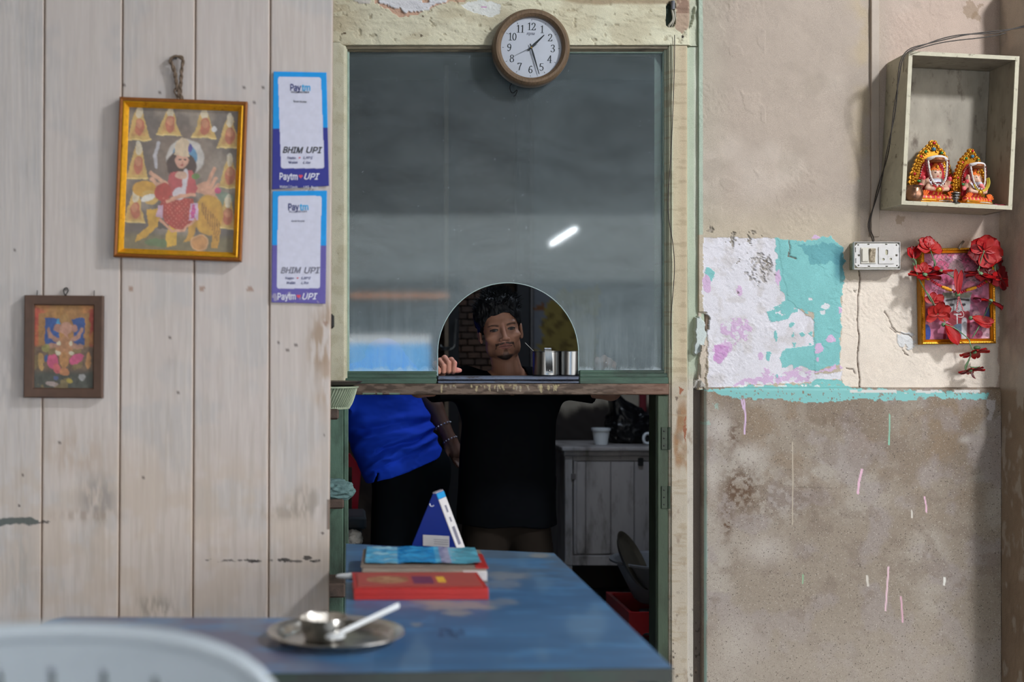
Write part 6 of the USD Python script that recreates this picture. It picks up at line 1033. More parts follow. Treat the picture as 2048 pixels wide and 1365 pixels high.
def cup(px, w, h, lbl, handle=0):
    c = P(px, 0, KC + .03 + w * KC / F); c[2] = zt; kk = KC / F; r = w * kk / 2; hh = h * kk; t = thing('cup', lbl, 'cup', c)
    obj('body', lathe([(0, .001), (r * .66, .001), (r * .70, .002), (r * .92, hh * .85), (r * 1.02, hh * .86), (r * 1.04, hh), (r * .97, hh), (r * .9, hh * .84), (r * .66, .004), (0, .003)], 40, c), 'white_plastic', t, smooth=40)
    if handle: obj('handle', tube(spline([c + (-r * .9, -.005, hh * .82), c + (-r * 1.6, -.005, hh * .8), c + (-r * 1.75, -.005, hh * .4), c + (-r * .75, -.005, hh * .2)], 18), .008, 8), 'white_plastic', t, smooth=60)
cup(1202, 38, 34, 'white paper cup on the kitchen cabinet'); cup(1316, 34, 26, 'white mug half hidden by the green door post on the cabinet', 1)
mat('bag_black', S(9, 10, 14), .35, amt=.2, spec=.4, bump=.2, bscale=60)
m = ball((0, 0, 0), 1, 5); v = m.vertices; nn = meshkit.fbm(v * 2.4 + 3, 4, 5); rdg = np.abs(meshkit.noise(v * 4.5 + 2, 6) - .5); v = v * (.80 + .35 * nn[:, None] - .2 * rdg[:, None]) * np.array((.13, .10, .125)); v[:, 2] = np.maximum(v[:, 2], -.085)
sp_ = np.exp(-((v[:, 0] + .05) / .03) ** 2) * ss(.02, .1, v[:, 2]); v[:, 2] += sp_ * .11; v[:, 0] -= sp_ * .05; m.vertices = v + P(1256, 0, KC + .26) * (1, 1, 0) + (0, 0, zt + .086)
obj('plastic_bag', m, 'bag_black', cat='bag', label='crumpled shiny black plastic bag on the kitchen cabinet', smooth=True)
obj('rag', cbox(*sorted((P(1277, 0, KD)[0], P(1291, 0, KD)[0])), KD - .03, KD - .004, P(0, 826, KD)[2], P(0, 770, KD)[2], .01), 'cloth_maroon', cat='cloth', label='red cloth strip hanging on the sooty kitchen wall', smooth=False)
# crate, basin and lid by the doorway
CRD = 5.25; mat('crate_red', S(150, 24, 28), .4, amt=.1, scale=20); ck_ = CRD / F
zr = P(0, 1226, CRD)[2]; x0, x1 = P(1258, 0, CRD)[0], P(1258, 0, CRD)[0] + .36; y0, y1 = CRD, CRD + .46
t_ = thing('crate', 'red plastic bottle crate on the kitchen floor under the basin', 'crate', ((x0 + x1) / 2, (y0 + y1) / 2, 0))
wall = lambda w: Polygon([(0, 0), (w, 0), (w, zr), (0, zr)]).difference(shapely.union_all([Point(w * .22, zr * .50).buffer(.024).union(sbox(w * .22 - .024, zr * .36, w * .22 + .024, zr * .5)), sbox(w * .45, zr * .38, w * .75, zr * .62).buffer(.008), sbox(w * .08, .02, w * .92, zr * .22)]))
fw = prism(wall(x1 - x0), 0, .016); 
for nm, yy in (('wall_panel', y0), ('wall_panel', y1 - .016)): q = fw.copy(); q.apply_translation((x0, yy, 0)); obj(nm, q, 'crate_red', t_, smooth=False)
sw_ = rotm(prism(wall(y1 - y0 - .034), 0, .016), (0, 0, 1), 90)
for xx in (x0 + .016, x1): q = sw_.copy(); q.apply_translation((xx, y0 + .017, 0)); obj('wall_panel', q, 'crate_red', t_, smooth=False)
obj('floor_panel', cbox(x0 + .016, x1 - .016, y0 + .016, y1 - .016, .004, .014), 'crate_red', t_, smooth=False)
obj('corner_post', J(*[cbox(a - .014, a + .014, b - .014, b + .014, 0, zr - .001, .004) for a in (x0 + .016, x1 - .016) for b in (y0 + .016, y1 - .016)]), 'crate_red', t_, smooth=False, kind='stuff')
bc = np.array(((x0 + x1) / 2 + .035, y0 + .23, zr + .0006)); bh = P(0, 1141, bc[1] - .25)[2] - zr; br = bc[0] - P(1226, 0, bc[1])[0]
t_ = thing('basin', 'deep dented aluminium basin standing on the red crate', 'basin', bc)
obj('body', lathe([(0, .001), (br * .50, .001), (br * .58, .015), (br * .93, bh - .01), (br, bh - .008), (br + .012, bh - .004), (br + .012, bh + .004), (br, bh + .006), (br * .93, bh - .002), (br * .56, .018), (br * .5, .005), (0, .005)], 64, bc), 'aluminium', t_, smooth=40)
pl_ = lathe([(0, .002), (.105, .002), (.118, .004), (.135, .016), (.142, .0165), (.136, .013), (.12, 0), (.105, -.001), (0, -.001)], 56); pl_ = rotm(rotm(pl_, (0, 1, 0), 62), (0, 0, 1), -28)
pc2 = P(1262, 1124, bc[1] - .08)
t_ = thing('lid', 'steel plate standing on edge inside the basin', 'plate', pc2); pl_.apply_translation(pc2); mat('lid_steel', S(92, 86, 74), .35, metal=.35, amt=.25, scale=20); obj('disc', pl_, 'lid_steel', t_, smooth=40)
# left of the kitchen
mat('chair_red', S(176, 20, 36), .4, amt=.08); rc_ = 5.75
t_ = thing('plastic_chair', 'red plastic chair behind the person in blue', 'chair', (P(690, 0, rc_)[0], rc_ + .2, 0))
X = lambda px: P(px, 0, rc_)[0]; Z = lambda py: P(0, py, rc_)[2]
bp_ = Polygon([(X(600), Z(1040)), (X(606), Z(925)), (X(640), Z(905)), (X(700), Z(908)), (X(722), Z(938)), (X(714), Z(1040))]); sl_ = shapely.union_all([sbox(X(620 + 24 * i), Z(1040), X(632 + 24 * i), Z(935)) for i in range(4)])
obj('backrest', prism(bp_.difference(sl_), rc_, rc_ + .025), 'chair_red', t_, smooth=False); obj('seat', cbox(X(600), X(716), rc_ + .02, rc_ + .42, .40, .43, .01), 'chair_red', t_, smooth=False)
for a in (X(604), X(712)):
    for b in (rc_ + .03, rc_ + .40): obj('leg', tube([(a, b, .41), (a, b, 0)], [.022, .016], 8), 'chair_red', t_)
mat('tub_grey', S(70, 74, 78), .5, amt=.1)
gx = 5.35; obj('stool', J(cbox(P(640, 0, gx)[0], P(733, 0, gx)[0], gx, gx + .3, P(0, 1060, gx)[2], P(0, 1035, gx)[2], .01), cbox(P(652, 0, gx)[0], P(724, 0, gx)[0], gx + .03, gx + .27, 0, P(0, 1060, gx)[2] + .001, .01)), 'tub_grey', cat='stool', label='dark grey box stool behind the left green post', smooth=False)
mat('rag_white', S(170, 168, 162), .9, amt=.15, scale=40, bump=.5)
cz = 5.15; cst = P(0, 1088, cz)[2]; obj('side_table', J(cbox(P(600, 0, cz)[0], P(724, 0, cz)[0], cz - .05, cz + .15, cst - .03, cst, .006), cbox(P(620, 0, cz)[0], P(700, 0, cz)[0], cz - .03, cz + .13, 0, cst - .029, .01)), 'cabinet_dark', cat='table', label='low dark stand hidden behind the left green post', smooth=False)
m = ball((0, 0, 0), 1, 4); v = m.vertices; nn = meshkit.fbm(v * 2.8 + 6, 4, 4); v = v * (.7 + .5 * nn[:, None]) * np.array((.050, .05, .038)); v[:, 2] = np.maximum(v[:, 2], -.022); m.vertices = v + P(704, 1078, cz) * (1, 1, 0) + (0, 0, cst + .0225); obj('rag', m, 'rag_white', cat='cloth', label='crumpled off-white rag low beside the left green post', smooth=True)
mat('post_beige', S(120, 104, 86), .7, amt=.2); mat('post_black', S(22, 22, 26), .6, amt=.2); mat('post_grey', S(84, 80, 80), .5, amt=.15)
rect('trim', P(889, 0, 6.6)[0], P(897, 0, 6.6)[0], 6.6, 6.63, 0, 2.95, 'post_beige'); rect('trim', P(1034, 0, 6.7)[0], P(1060, 0, 6.7)[0], 6.7, 6.8, 0, 2.95, 'post_black'); rect('trim', P(1061, 0, 6.68)[0], P(1066, 0, 6.68)[0], 6.68, 6.70, 0, 2.95, 'post_grey')
rect('trim', P(896, 0, 6.75)[0], P(918, 0, 6.75)[0], 6.75, 6.85, 0, 2.95, 'post_black')
mat('hang_grey', S(150, 150, 148), .4, metal=.8, amt=.2)
t_ = thing('ladle', 'grey ladle hanging in the dark left of the man', 'ladle', P(893, 706, 6.5)); obj('handle', tube([P(912, 640, 6.72), P(909, 690, 6.5)], .006, 8), 'hang_grey', t_); obj('ladle_bowl', lathe([(0, 0), (.02, .003), (.035, .02), (.037, .022), (.033, .022), (.018, .006), (0, .003)], 24, P(890, 702, 6.5)), 'hang_grey', t_, smooth=40); obj('hook', tube(spline([P(881, 690, 6.5), P(890, 698, 6.5), P(905, 697, 6.5), P(909, 690, 6.5)], 14), .005, 6), 'hang_grey', t_)
# ---------------------------------------------------------------- people
def folds(m, amp, fn):
    v = np.asarray(m.vertices); n = trimesh.Trimesh(v, m.faces, process=False).vertex_normals; m.vertices = v + n * (amp * fn(v))[:, None]; return m
mat('hair_black', S(12, 12, 15), .55, amt=.3, scale=300, spec=.3, bump=.5, bscale=300)
mat('tee_black', S(9, 11, 14), .95, amt=.1, bump=.15, bscale=600, spec=.04); mat('trouser_brown', S(34, 29, 25), .95, amt=.12, bump=.2, bscale=500, spec=.05)
mat('polo_blue', S(20, 66, 204), .8, amt=.06, bump=.2, bscale=900, spec=.2); mat('trouser_dark', S(15, 19, 23), .95, amt=.12, bump=.2, bscale=500, spec=.05)
def Q(px, py, d): return P(px, py, d)
HD = 4.665                                    # distance of the middle of the man's head
E = P(1005.5, 660, HD - .075) * (1, 0, 1) + (0, HD, 0)
RO = math.radians(-7.5); HS = 1.06
def head_local(p):                            # world -> head frame (x right in the picture, y away, z up), rolled about the line of sight
    q = p - E; c, s = math.cos(RO), math.sin(RO); x, z = q[:, 0] * c - q[:, 2] * s, q[:, 0] * s + q[:, 2] * c
    return np.stack([x / HS, q[:, 1], z], 1)
def head_world(q):
    c, s = math.cos(RO), math.sin(RO); q = np.asarray(q, float); a = q[..., 0] * HS; x, z = a * c + q[..., 2] * s, -a * s + q[..., 2] * c
    return np.stack([x, q[..., 1], z], -1) + E
def head_sdf(w):
    p = head_local(w); p = p.copy(); ax = np.abs(p[:, 0]); s = np.stack([ax, p[:, 1], p[:, 2]], 1)
    d = ellip(p, (0, .012, .050), (.072, .090, .080)); d = smin(d, ellip(p, (0, -.028, -.020), (.0625, .058, .082)), .025)
    d = smin(d, ellip(p, (0, -.036, -.066), (.049, .046, .042)), .022); d = smin(d, ellip(p, (0, -.062, -.098), (.021, .020, .018)), .018)
    d = smin(d, ellip(s, (.046, -.058, -.026), (.018, .018, .014)), .018); d = smin(d, capsule(s, (0, -.078, .026), (.042, -.066, .024), .009, .008), .012)
    d = smin(d, ellip(s, (.050, -.020, -.070), (.012, .030, .026)), .016)
    # eye sockets, then eyeballs and lids
    d = -smin(-d, ellip(s, (.032, -.096, .002), (.017, .017, .0105)), .010)
    d = smin(d, ellip(s, (.0315, -.068, .001), (.0135, .0125, .0115)), .0025)
    d = smin(d, capsule(s, (.019, -.0785, .0050), (.0445, -.0720, .0035), .0027, .0024), .004); d = smin(d, capsule(s, (.020, -.0785, -.0060), (.0435, -.0725, -.0050), .0022, .002), .004)
    # nose
    d = smin(d, capsule(p, (0, -.084, .014), (0, -.106, -.030), .0062, .0092), .010); d = smin(d, ellip(p, (0, -.107, -.034), (.0105, .0105, .0085)), .006); d = smin(d, ellip(s, (.0125, -.096, -.037), (.0075, .010, .0068)), .005)
    d = -smin(-d, ellip(s, (.0065, -.103, -.0435), (.0036, .005, .003)), .003)
    # mouth: raised around, lips, parting
    d = smin(d, ellip(p, (0, -.076, -.060), (.030, .018, .022)), .014)
    d = smin(d, capsule(s, (0, -.0935, -.0585), (.020, -.0840, -.0625), .0048, .003), .005); d = smin(d, capsule(s, (0, -.0920, -.0700), (.017, -.0850, -.0665), .0060, .0035), .005)
    d = -smin(-d, capsule(s, (0, -.1000, -.0640), (.022, -.0895, -.0640), .0022, .0016), .003); d = -smin(-d, ellip(p, (0, -.094, -.0845), (.016, .010, .0055)), .008)
    # ears
    e = ellip(s, (.0765, .006, -.010), (.0080, .019, .030)); e = -smin(-e, ellip(s, (.0850, -.002, -.008), (.006, .010, .018)), .004); d = smin(d, e, .006); d = smin(d, ellip(s, (.0735, -.004, -.036), (.006, .007, .008)), .005)
    return d
# joints of the man
neck0, neck1 = head_world((.0, .022, -.075)), P(1022, 768, 4.70)
shL, shR = P(931, 768, 4.74), P(1108, 764, 4.74); elL, elR = P(838, 776, 4.62), P(1222, 782, 4.62); wrL, wrR = P(880, 742, 4.445), P(1214, 742, 4.445)
pel = np.array(P(1013, 1030, 4.80)); chest = P(1018, 850, 4.76)
HX = 4.352                                      # fingers just behind the glass
def finger(p, a, b, c, e, r): return np.minimum(np.minimum(capsule(p, a, b, r, r * .98), capsule(p, b, c, r * .96, r * .9)), capsule(p, c, e, r * .9, r * .78))
hand_px = [((902.5, 718.5), (909, 727), (908, 743), (906, 748.5)), ((889, 714.5), (897, 727), (898, 743.5), (897, 748)), ((879, 720), (887, 732.5), (888, 745), (887.5, 748)), ((870, 727), (876, 738), (878, 746.5), (878, 748.5))]
FING = [(P(a[0], a[1] + 2, HX + .040), P(b[0], b[1], HX + .0015), P(c[0] - 1, c[1] - 1, HX + .004), P(e[0], e[1] - 3, HX + .022)) for a, b, c, e in hand_px]
FR_ = [.0104, .0106, .0100, .0088]
THU = (P(892, 742, HX + .052), P(905, 741, HX + .036), P(914, 741, HX + .030), P(919.5, 741.5, HX + .030))
mirror = lambda p: np.array((P(1108, 0, p[1])[0] * 0 + (p[0] * -1 + 2 * P(1052, 0, HX)[0]), p[1], p[2]))
def hand_sdf(p, M_):
    F_ = [[M_(q) for q in f] for f in FING]; T_ = [M_(q) for q in THU]; W = M_(wrL + (0, 0, 0))
    d = np.full(len(p), 9.)
    for k in range(4):
        a, b = F_[k][0], W + (F_[k][0] - W) * .25; d = smin(d, capsule(p, a, b, .0115, .013), .008)
    for f, r in zip(F_, FR_): d = smin(d, finger(p, *f, r), .0028)
    t = np.minimum(np.minimum(capsule(p, W + (T_[0] - W) * .4, T_[0], .014, .0125), capsule(p, T_[0], T_[1], .0125, .0108)), np.minimum(capsule(p, T_[1], T_[2], .0108, .0108), capsule(p, T_[2], T_[3], .0108, .0085)))
    return smin(d, t, .004)
def man_sdf(p):
    d = head_sdf(p); d = smin(d, capsule(p, neck0, neck1, .053, .059), .022); d = smin(d, capsule(p, P(1012, 705, 4.660), P(1020, 745, 4.665), .026, .034), .025)
    d = smin(d, capsule(p, neck1 + (0, .02, 0), shL, .052, .048), .03); d = smin(d, capsule(p, neck1 + (0, .02, 0), shR, .052, .048), .03)
    d = smin(d, capsule(p, chest, pel + (0, .01, .03), .115, .095, (1.25, .80, 1)), .05)
    for a, e, w in ((shL, elL, wrL), (shR, elR, wrR)): d = smin(d, smin(capsule(p, a, e, .047, .037), capsule(p, e, w, .037, .025), .012), .03)
    for s in (-1, 1):
        h, k, f = pel + (s * .085, 0, -.03), np.array((pel[0] + s * .13, 4.74, .40)), np.array((pel[0] + s * .15, 4.84, .06)); d = smin(d, smin(capsule(p, h, k, .068, .05), capsule(p, k, f, .05, .036), .012), .03); d = smin(d, capsule(p, f + (0, .02, -.022), f + (0, -.15, -.030), .036, .028), .02)
    return d
def man_all(p): return np.minimum(man_sdf(p), np.minimum(np.where(np.abs(p[:, 1] - 4.40) < .12, hand_sdf(p, lambda q: q), 9.), np.where(np.abs(p[:, 1] - 4.40) < .12, hand_sdf(p, mirror), 9.)))
def man_join(p):
    d = man_sdf(p); near = np.abs(p[:, 1] - 4.40) < .14
    if near.any():
        q = p[near]; h = np.minimum(hand_sdf(q, lambda z: z), hand_sdf(q, mirror)); d[near] = smin(d[near], h, .008)
    return d
m = surface(man_join, (.17, 4.31, 0.0), (1.18, 4.98, 1.56), .0033)
for _ in range(2):                              # finer skin where the face is printed
    cf = head_local(m.triangles_center); fi = np.nonzero((cf[:, 1] < -.030) & (cf[:, 2] > -.125) & (cf[:, 2] < .05))[0]
    vv, ff = trimesh.remesh.subdivide(np.asarray(m.vertices), np.asarray(m.faces), fi); m = trimesh.Trimesh(vv, ff, process=False)
v = np.asarray(m.vertices); q = head_local(v); ax = np.abs(q[:, 0]); c = np.ones((len(v), 3)) * S(166, 119, 96); front = q[:, 1] < -.02; head = q[:, 2] > -.135
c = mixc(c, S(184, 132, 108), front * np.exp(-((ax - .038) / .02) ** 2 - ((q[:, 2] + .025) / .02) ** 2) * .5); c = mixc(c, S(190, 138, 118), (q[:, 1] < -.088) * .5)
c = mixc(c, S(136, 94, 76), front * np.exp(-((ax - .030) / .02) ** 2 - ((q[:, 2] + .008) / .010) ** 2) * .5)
nzb = nz(q[:, 0] * 1000, q[:, 2] * 1000, .35, 3, 600)
def facemark(cond, col, a=1.0):
    global c; c = mixc(c, S(*col), np.clip(cond, 0, 1) * front * a)
bx = (ax - .012) / .040                                                          # brows
bz = q[:, 2] - (.0152 + .0026 * np.sin(np.clip(bx, 0, 1) * 3.14) + .0042 * bx - .007 * np.maximum(bx - .7, 0)); facemark(ss(.0060, .0022, np.abs(bz) / (1.05 - .5 * np.clip(bx, 0, 1))) * ss(-.06, .16, bx) * ss(1.04, .88, bx) * (.55 + .5 * nzb), (40, 30, 27))
eb_ = ((ax - .0315) / .0128) ** 2 + ((q[:, 2] - .0000) / .0043) ** 2; facemark(ss(1.1, .8, eb_), (96, 82, 76)); ir = np.hypot(ax - .0315 + np.sign(q[:, 0]) * .001, q[:, 2] - .0008); facemark(ss(.0068, .0056, ir) * (eb_ < 1), (26, 16, 12)); facemark(ss(.0026, .0018, ir) * (eb_ < 1), (10, 8, 8))
facemark(ss(.0028, .0016, np.abs(q[:, 2] - (.0052 - 20 * (ax - .0315) ** 2))) * (np.abs(ax - .0315) < .0145), (30, 22, 20)); facemark(ss(.0016, .0008, np.abs(q[:, 2] + .0052 - 18 * (ax - .0315) ** 2)) * (np.abs(ax - .0315) < .013), (84, 56, 48), .7)
lip = ((ax / .024) ** 2 + ((q[:, 2] + .0642) / (.0105 * (1 - .35 * (ax / .024) ** 2))) ** 2) < 1; facemark(lip, (156, 100, 88)); facemark(ss(.0016, .0007, np.abs(q[:, 2] + .0640)) * (ax < .025), (60, 34, 32))
mu = (q[:, 2] < -.0475 - .10 * ax) & (q[:, 2] > -.0565 - .18 * np.maximum(ax - .012, 0)) & (ax < .034) & ~lip; facemark(mu * (.58 + .5 * nzb) * (1 - .5 * (ax < .003)), (36, 28, 25))
ms = ss(.0036, .0012, np.abs(ax - .0300 - .28 * (-.056 - q[:, 2]))) * (q[:, 2] < -.054) * ss(-.077, -.068, q[:, 2]); facemark(ms * .75 * (.6 + .6 * nzb), (40, 31, 28))
sp = (ax < .006 + .35 * np.maximum(-.078 - q[:, 2], 0)) & (q[:, 2] < -.0765) & (q[:, 2] > -.095); facemark(sp * .62 * (.5 + .7 * nzb), (38, 30, 27))
gt = ss(-.090, -.100, q[:, 2] + .18 * np.maximum(ax - .015, 0)) * (q[:, 2] > -.117) * ss(.045, .034, ax) * (q[:, 1] < -.050); facemark(gt * .95, (30, 24, 23))
jaw = ss(-.120, -.104, q[:, 2]) * ss(-.060, -.095, q[:, 2] + .25 * (ax - .05)) * ss(.028, .040, ax) * (q[:, 2] > -.125) * (q[:, 1] > -.07); facemark(jaw * .45 * (.6 + .5 * nzb), (48, 38, 34)); facemark(ss(-.045, -.06, q[:, 2]) * ss(-.120, -.104, q[:, 2]) * (ax < .055) * .18, (56, 44, 40))
c = mixc(c, S(70, 50, 44), head * (ax > .079) * (np.abs(q[:, 1] - .0) < .011) * (np.abs(q[:, 2] + .008) < .018) * .35)
px, py = pxof(v); hz_ = (v[:, 1] < 4.47); c = mixc(c, S(176, 120, 104), hz_ * .55); c = mixc(c, S(196, 130, 118), hz_ & (px > 911) & (px < 930)); c = mixc(c, S(196, 138, 128), hz_ & (np.hypot(px - 906, py - 748) < 3.5))
t_ = thing('person', 'man in a black t-shirt resting his fists on the hatch sill and looking out', 'person', (pel[0], 4.80, 0))
obj('body', m, 'skin', t_, cd=c)
for a in ([FING[0]],): pass
# nails and catchlights stay as flat print; hair is a child of its own
rh = random.Random(3); tufts = []
for i in range(420):
    th = rh.uniform(-1, 1) * PI; ph = rh.random() ** .7 * 1.25; n = np.array((math.sin(ph) * math.sin(th), -math.sin(ph) * math.cos(th), math.cos(ph)))
    r0 = np.array((.076, .092, .086)) * n + (0, .012, .050)
    if r0[1] < -.020 and r0[2] < .092: continue
    up = np.array((.15 + .45 * rh.uniform(-1, 1), -.15 + .4 * rh.uniform(-1, 1), 1.0)); dr = n * .8 + up * (.25 + .5 * max(0, n[2])); dr /= np.linalg.norm(dr); L = rh.uniform(.010, .026) * (.4 + .9 * max(0, n[2]))
    tufts.append((r0, r0 + dr * L * .6, r0 + dr * L + np.array((rh.uniform(-.008, .010), rh.uniform(-.006, .004), .0)), rh.uniform(.0050, .0085)))
TS = np.array([np.r_[(A_ + (B_ - A_) * (i / 4)) if i <= 4 else (B_ + (C_ - B_) * ((i - 4) / 5)), r * (1 - .2 * i / 4) if i <= 4 else r * (.8 - .6 * (i - 4) / 5)] for A_, B_, C_, r in tufts for i in range(10)])
TT = cKDTree(TS[:, :3])
def hair_sdf(w):
    p = head_local(w); d = ellip(p, (0, .016, .052), (.083, .099, .0875)); ax = np.abs(p[:, 0])
    d = smin(d, ellip(p, (-.010, -.036, .106), (.052, .042, .026)), .02); d = smin(d, ellip(p, (.032, -.026, .100), (.038, .042, .026)), .02); d = smin(d, ellip(p, (-.068, -.006, .046), (.020, .042, .052)), .02)
    dd, ii = TT.query(p, k=8); d = smin(d, (dd - TS[ii, 3]).min(1), .003)
    d = d + (meshkit.noise(p * (170, 170, 40) + 7, 5) - .5) * .0055 + (meshkit.noise(p * 48 + 3, 6) - .5) * .010
    # leave the face free: forehead below a wavy hairline, sides cut above the ears
    hl = .061 + .004 * np.sin(p[:, 0] * 90 + .6) - 1.0 * np.maximum(ax - .034, 0) - 60 * np.maximum(ax - .046, 0) ** 2
    face = np.minimum(hl - p[:, 2], -.030 - 1.2 * np.maximum(ax - .066, 0) - p[:, 1])          # positive inside the bare face
    side = np.minimum(np.minimum((.010 - .55 * (p[:, 1] + .03) - p[:, 2]) * .87, .05 - p[:, 1]), ax - .052)
    return np.maximum(np.maximum(d, np.maximum(face, side)), -.065 - p[:, 2])
hm = surface(hair_sdf, E + (-.13, -.13, -.08), E + (.14, .14, .19), .0022); obj('hair', hm, 'hair_black', t_, smooth=True)
# fine strands over the tufts
pts, cnt = [], []
for i in range(2600):
    a, b, e, r = tufts[rh.randrange(len(tufts))]; o = np.array([rh.uniform(-1, 1) * r * 1.3 for _ in range(3)]); k = np.array((rh.uniform(-.010, .010), rh.uniform(-.008, .006), rh.uniform(-.002, .006)))
    if a[2] < .05 and a[1] < -.02: continue
    d1 = (b - a) * .25; q4 = [a + o - d1, b + o * 1.1, e + o * 1.1 + k * .5, e + (e - b) * .6 + o + k]; pts += [head_world(x) for x in q4]; cnt.append(4)
bc_ = UsdGeom.BasisCurves.Define(stage, numbered(t_, 'hair_strands')); pp = np.array(pts) - origin[t_]; bc_.CreatePointsAttr(Vt.Vec3fArray.FromNumpy(pp.astype(np.float32))); bc_.CreateCurveVertexCountsAttr(cnt); bc_.CreateTypeAttr('linear'); bc_.CreateWidthsAttr(Vt.FloatArray.FromNumpy(np.tile(np.array([.0022, .0020, .0014, .0005], np.float32), len(cnt)))); bc_.SetWidthsInterpolation('vertex')
UsdShade.MaterialBindingAPI.Apply(bc_.GetPrim()).Bind(M['hair_black']); tag(bc_.GetPrim(), kind='stuff')
# t-shirt and trousers
def tee_sdf(p):
    d = capsule(p, P(1018, 812, 4.755), P(1013, 1045, 4.79), .122, .133, (1.50, .92, 1)); d = smin(d, capsule(p, P(950, 790, 4.75), P(1084, 790, 4.75), .070, .070), .06)
    d = smin(d, capsule(p, neck1 + (-.035, .015, -.022), shL, .058, .060), .03); d = smin(d, capsule(p, neck1 + (.048, .015, .004), shR, .066, .060), .03)
    for a, e in ((shL, elL), (shR, elR)): s = capsule(p, a, a + (e - a) * .72, .064, .062); cutp = (p - (a + (e - a) * .72)) @ ((e - a) / np.linalg.norm(e - a)); d = smin(d, np.maximum(s, cutp), .035)
    d = np.maximum(d, P(0, 1055, 4.70)[2] + .004 * np.sin(p[:, 0] * 30) - p[:, 2])
    u = (neck1 - neck0) / np.linalg.norm(neck1 - neck0); hole = capsule(p, neck0, neck1 + (0, -.02, .012), .064, .066); return np.maximum(d, -hole - .001 + 0 * p[:, 0])
tm = surface(tee_sdf, (.21, 4.5, .60), (1.12, 5.0, 1.40), .005); tm = folds(tm, .005, lambda v: (nz(v[:, 0] * 100 + v[:, 2] * 30, v[:, 2] * 100, .05, 3, 610, .09) - .5) * 2); obj('t_shirt', tm, 'tee_black', t_, smooth=True)
def trouser_sdf(pel, kn, ft, r):
    def f(p):
        d = capsule(p, pel + (-.04, 0, .02), pel + (.04, 0, .02), r * 1.32, r * 1.32, (1.05, .92, 1))
        for k, t in zip(kn, ft): h = pel + ((k[0] - pel[0]) * .6, 0, -.05); d = smin(d, smin(capsule(p, h, k, r * 1.12, r * .82), capsule(p, k, t, r * .82, r * .70), .02), .03)
        return np.maximum(d, .055 - p[:, 2])
    return f
kn, ft = [np.array((pel[0] + s * .13, 4.74, .40)) for s in (-1, 1)], [np.array((pel[0] + s * .15, 4.84, .05)) for s in (-1, 1)]
tr_m = surface(trouser_sdf(pel, kn, ft, .088), (pel[0] - .33, 4.5, .0), (pel[0] + .33, 5.1, .90), .007); obj('trousers', folds(tr_m, .006, lambda v: (nz(v[:, 0] * 100, v[:, 2] * 100, .06, 3, 611) - .5) * 2), 'trouser_brown', t_, smooth=True)
# person in the blue polo shirt, bent to the left with the back to the hatch
BD = 5.12; hip, chs = P(820, 965, BD), P(754, 800, BD - .02); shl, shr = P(690, 770, BD - .16), P(768, 716, BD + .10); nk0, hd = P(690, 700, BD - .06), P(655, 668, BD - .10)
elb, wri = P(868, 815, BD + .10), P(901, 882, BD + .06); elb2, wri2 = P(650, 860, BD - .20), P(640, 930, BD - .32)
kn2, ft2 = [np.array((hip[0] + s * .095, BD - .03 + s * .02, .46)) for s in (-1, 1)], [np.array((hip[0] + s * .11, BD + .04, .05)) for s in (-1, 1)]
def bent_sdf(p):
    d = capsule(p, chs, hip + (0, 0, -.02), .125, .105, (1.1, .85, 1)); d = smin(d, capsule(p, chs, nk0, .08, .055), .05); d = smin(d, ellip(p, hd, (.075, .09, .10)), .03); d = smin(d, ellip(p, hd + (-.03, -.06, -.03), (.05, .045, .06)), .02); d = smin(d, ellip(p, hd + (-.085, -.05, -.01), (.012, .012, .018)), .012)
    for s, e, w in ((shr, elb, wri), (shl, elb2, wri2)):
        d = smin(d, capsule(p, chs, s, .09, .055), .04); d = smin(d, smin(capsule(p, s, e, .05, .040), capsule(p, e, w, .040, .026), .012), .02); u = (w - e) / np.linalg.norm(w - e); d = smin(d, capsule(p, w, w + u * .06, .030, .032, (1, .6, 1)), .012)
        for k in range(4): o = np.array((-.024 + .016 * k, 0, 0)); d = smin(d, smin(capsule(p, w + u * .06 + o, w + u * .10 + o * 1.1, .0095, .009), capsule(p, w + u * .10 + o * 1.1, w + u * (.125 + .008 * (k in (1, 2))) + o * .9 + (0, -.012, 0), .009, .0075), .003), .004)
        d = smin(d, capsule(p, w + u * .02 + (-.028, 0, 0), w + u * .075 + (-.05, -.01, 0), .012, .009), .006)
    for k, t in zip(kn2, ft2): d = smin(d, smin(capsule(p, hip + ((k[0] - hip[0]) * .8, 0, -.05), k, .08, .05), capsule(p, k, t, .05, .036), .012), .03); d = smin(d, capsule(p, t + (0, .02, -.015), t + (-.10, -.08, -.022), .034, .028), .02)
    return d
bm = surface(bent_sdf, (-.33, 4.55, 0), (.64, 5.45, 1.58), .006); vb = np.asarray(bm.vertices); cb = np.ones((len(vb), 3)) * S(96, 66, 54); cb = mixc(cb, S(20, 18, 20), ((np.linalg.norm(vb - hd, axis=1) < .125) & (vb[:, 2] > hd[2] - .02)))
t_ = thing('person', 'person in a royal blue polo shirt and dark trousers bending over on the left', 'person', (hip[0], BD, 0)); obj('body', bm, 'skin', t_, cd=cb)
axis = (chs - hip) / np.linalg.norm(chs - hip)
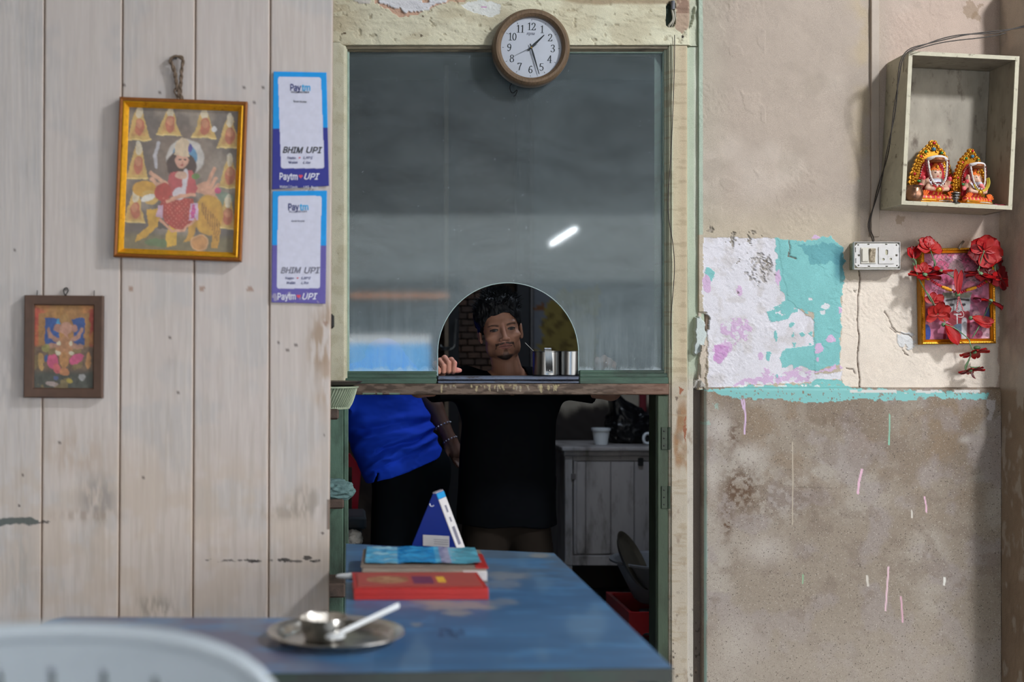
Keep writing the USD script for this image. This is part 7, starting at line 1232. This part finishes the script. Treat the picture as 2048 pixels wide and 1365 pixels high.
def polo_sdf(p):
    d = capsule(p, chs + axis * .03, hip - axis * .03, .168, .166, (1.08, .88, 1)); d = smin(d, capsule(p, chs, shr, .12, .085), .06); d = smin(d, capsule(p, chs, shl, .12, .085), .06)
    for s, e in ((shr, elb), (shl, elb2)): m_ = s + (e - s) * .45; d = smin(d, np.maximum(capsule(p, s, m_, .075, .070), (p - m_) @ ((e - s) / np.linalg.norm(e - s))), .03)
    hem = (p - P(812, 946, BD - .15)) @ np.array((-math.sin(math.radians(20)), 0, math.cos(math.radians(20)))); vent = .004 - np.abs(p[:, 0] - P(752, 0, BD - .15)[0] - .3 * (p[:, 2] - P(0, 965, BD - .15)[2])); d = np.maximum(d, -hem); d = np.maximum(d, np.minimum(np.minimum(vent, .035 - hem), BD - p[:, 1]))
    return np.maximum(d, -capsule(p, nk0, hd, .07, .07))
pm_ = surface(polo_sdf, (-.30, 4.75, .60), (.62, 5.5, 1.50), .005)
def polo_folds(v):
    s = (v - hip) @ axis; px, py = pxof(v); t = py - .28 * (900 - px)
    w = 0
    for cy, slope, wd, a, x0, x1 in ((868, -.05, 7, 1.2, 700, 840), (858, -.30, 5, -.8, 760, 890), (880, -.36, 6, 1.2, 740, 895), (893, -.40, 5, -1.0, 730, 895), (905, -.42, 6, 1.1, 720, 895), (848, -.16, 6, -.9, 690, 850), (815, -.9, 10, .8, 690, 760), (920, -.42, 5, -.9, 720, 880), (838, -.1, 9, .7, 690, 900)):
        yy = cy + slope * (px - 800) + (nz(px, py, .03, 2, int(cy)) - .5) * 14; w = w + a * np.exp(-((py - yy) / wd) ** 2) * ss(x0, x0 + 40, px) * ss(x1, x1 - 40, px)
    return w + (nz(px, py * 1.6, .025, 3, 620) - .5) * 1.2
obj('polo_shirt', folds(pm_, .011, polo_folds), 'polo_blue', t_, smooth=True)
tr2 = surface(trouser_sdf(hip + (.004, 0, .035), kn2, ft2, .095), (-.15, 4.7, 0), (.64, 5.5, 1.10), .008); obj('trousers', folds(tr2, .006, lambda v: (nz(v[:, 0] * 100, v[:, 2] * 100, .05, 3, 612) - .5) * 2), 'trouser_dark', t_, smooth=True)
mat('bracelet_silver', S(190, 190, 200), .25, metal=.9)
for f_, nn_ in ((.55, 9), (.98, 8)):
    c0 = elb + (wri - elb) * f_; u = (wri - elb) / np.linalg.norm(wri - elb); a = np.cross(u, (0, 1., 0)); a /= np.linalg.norm(a); b = np.cross(u, a); r = .040 - .009 * f_
    obj('bracelet', J(*[ball(c0 + r * (a * math.cos(x) + b * math.sin(x)), .0042, 1) for x in np.linspace(0, 2 * PI, 15)[:-1]]), 'bracelet_silver', t_, smooth=True, kind='stuff')
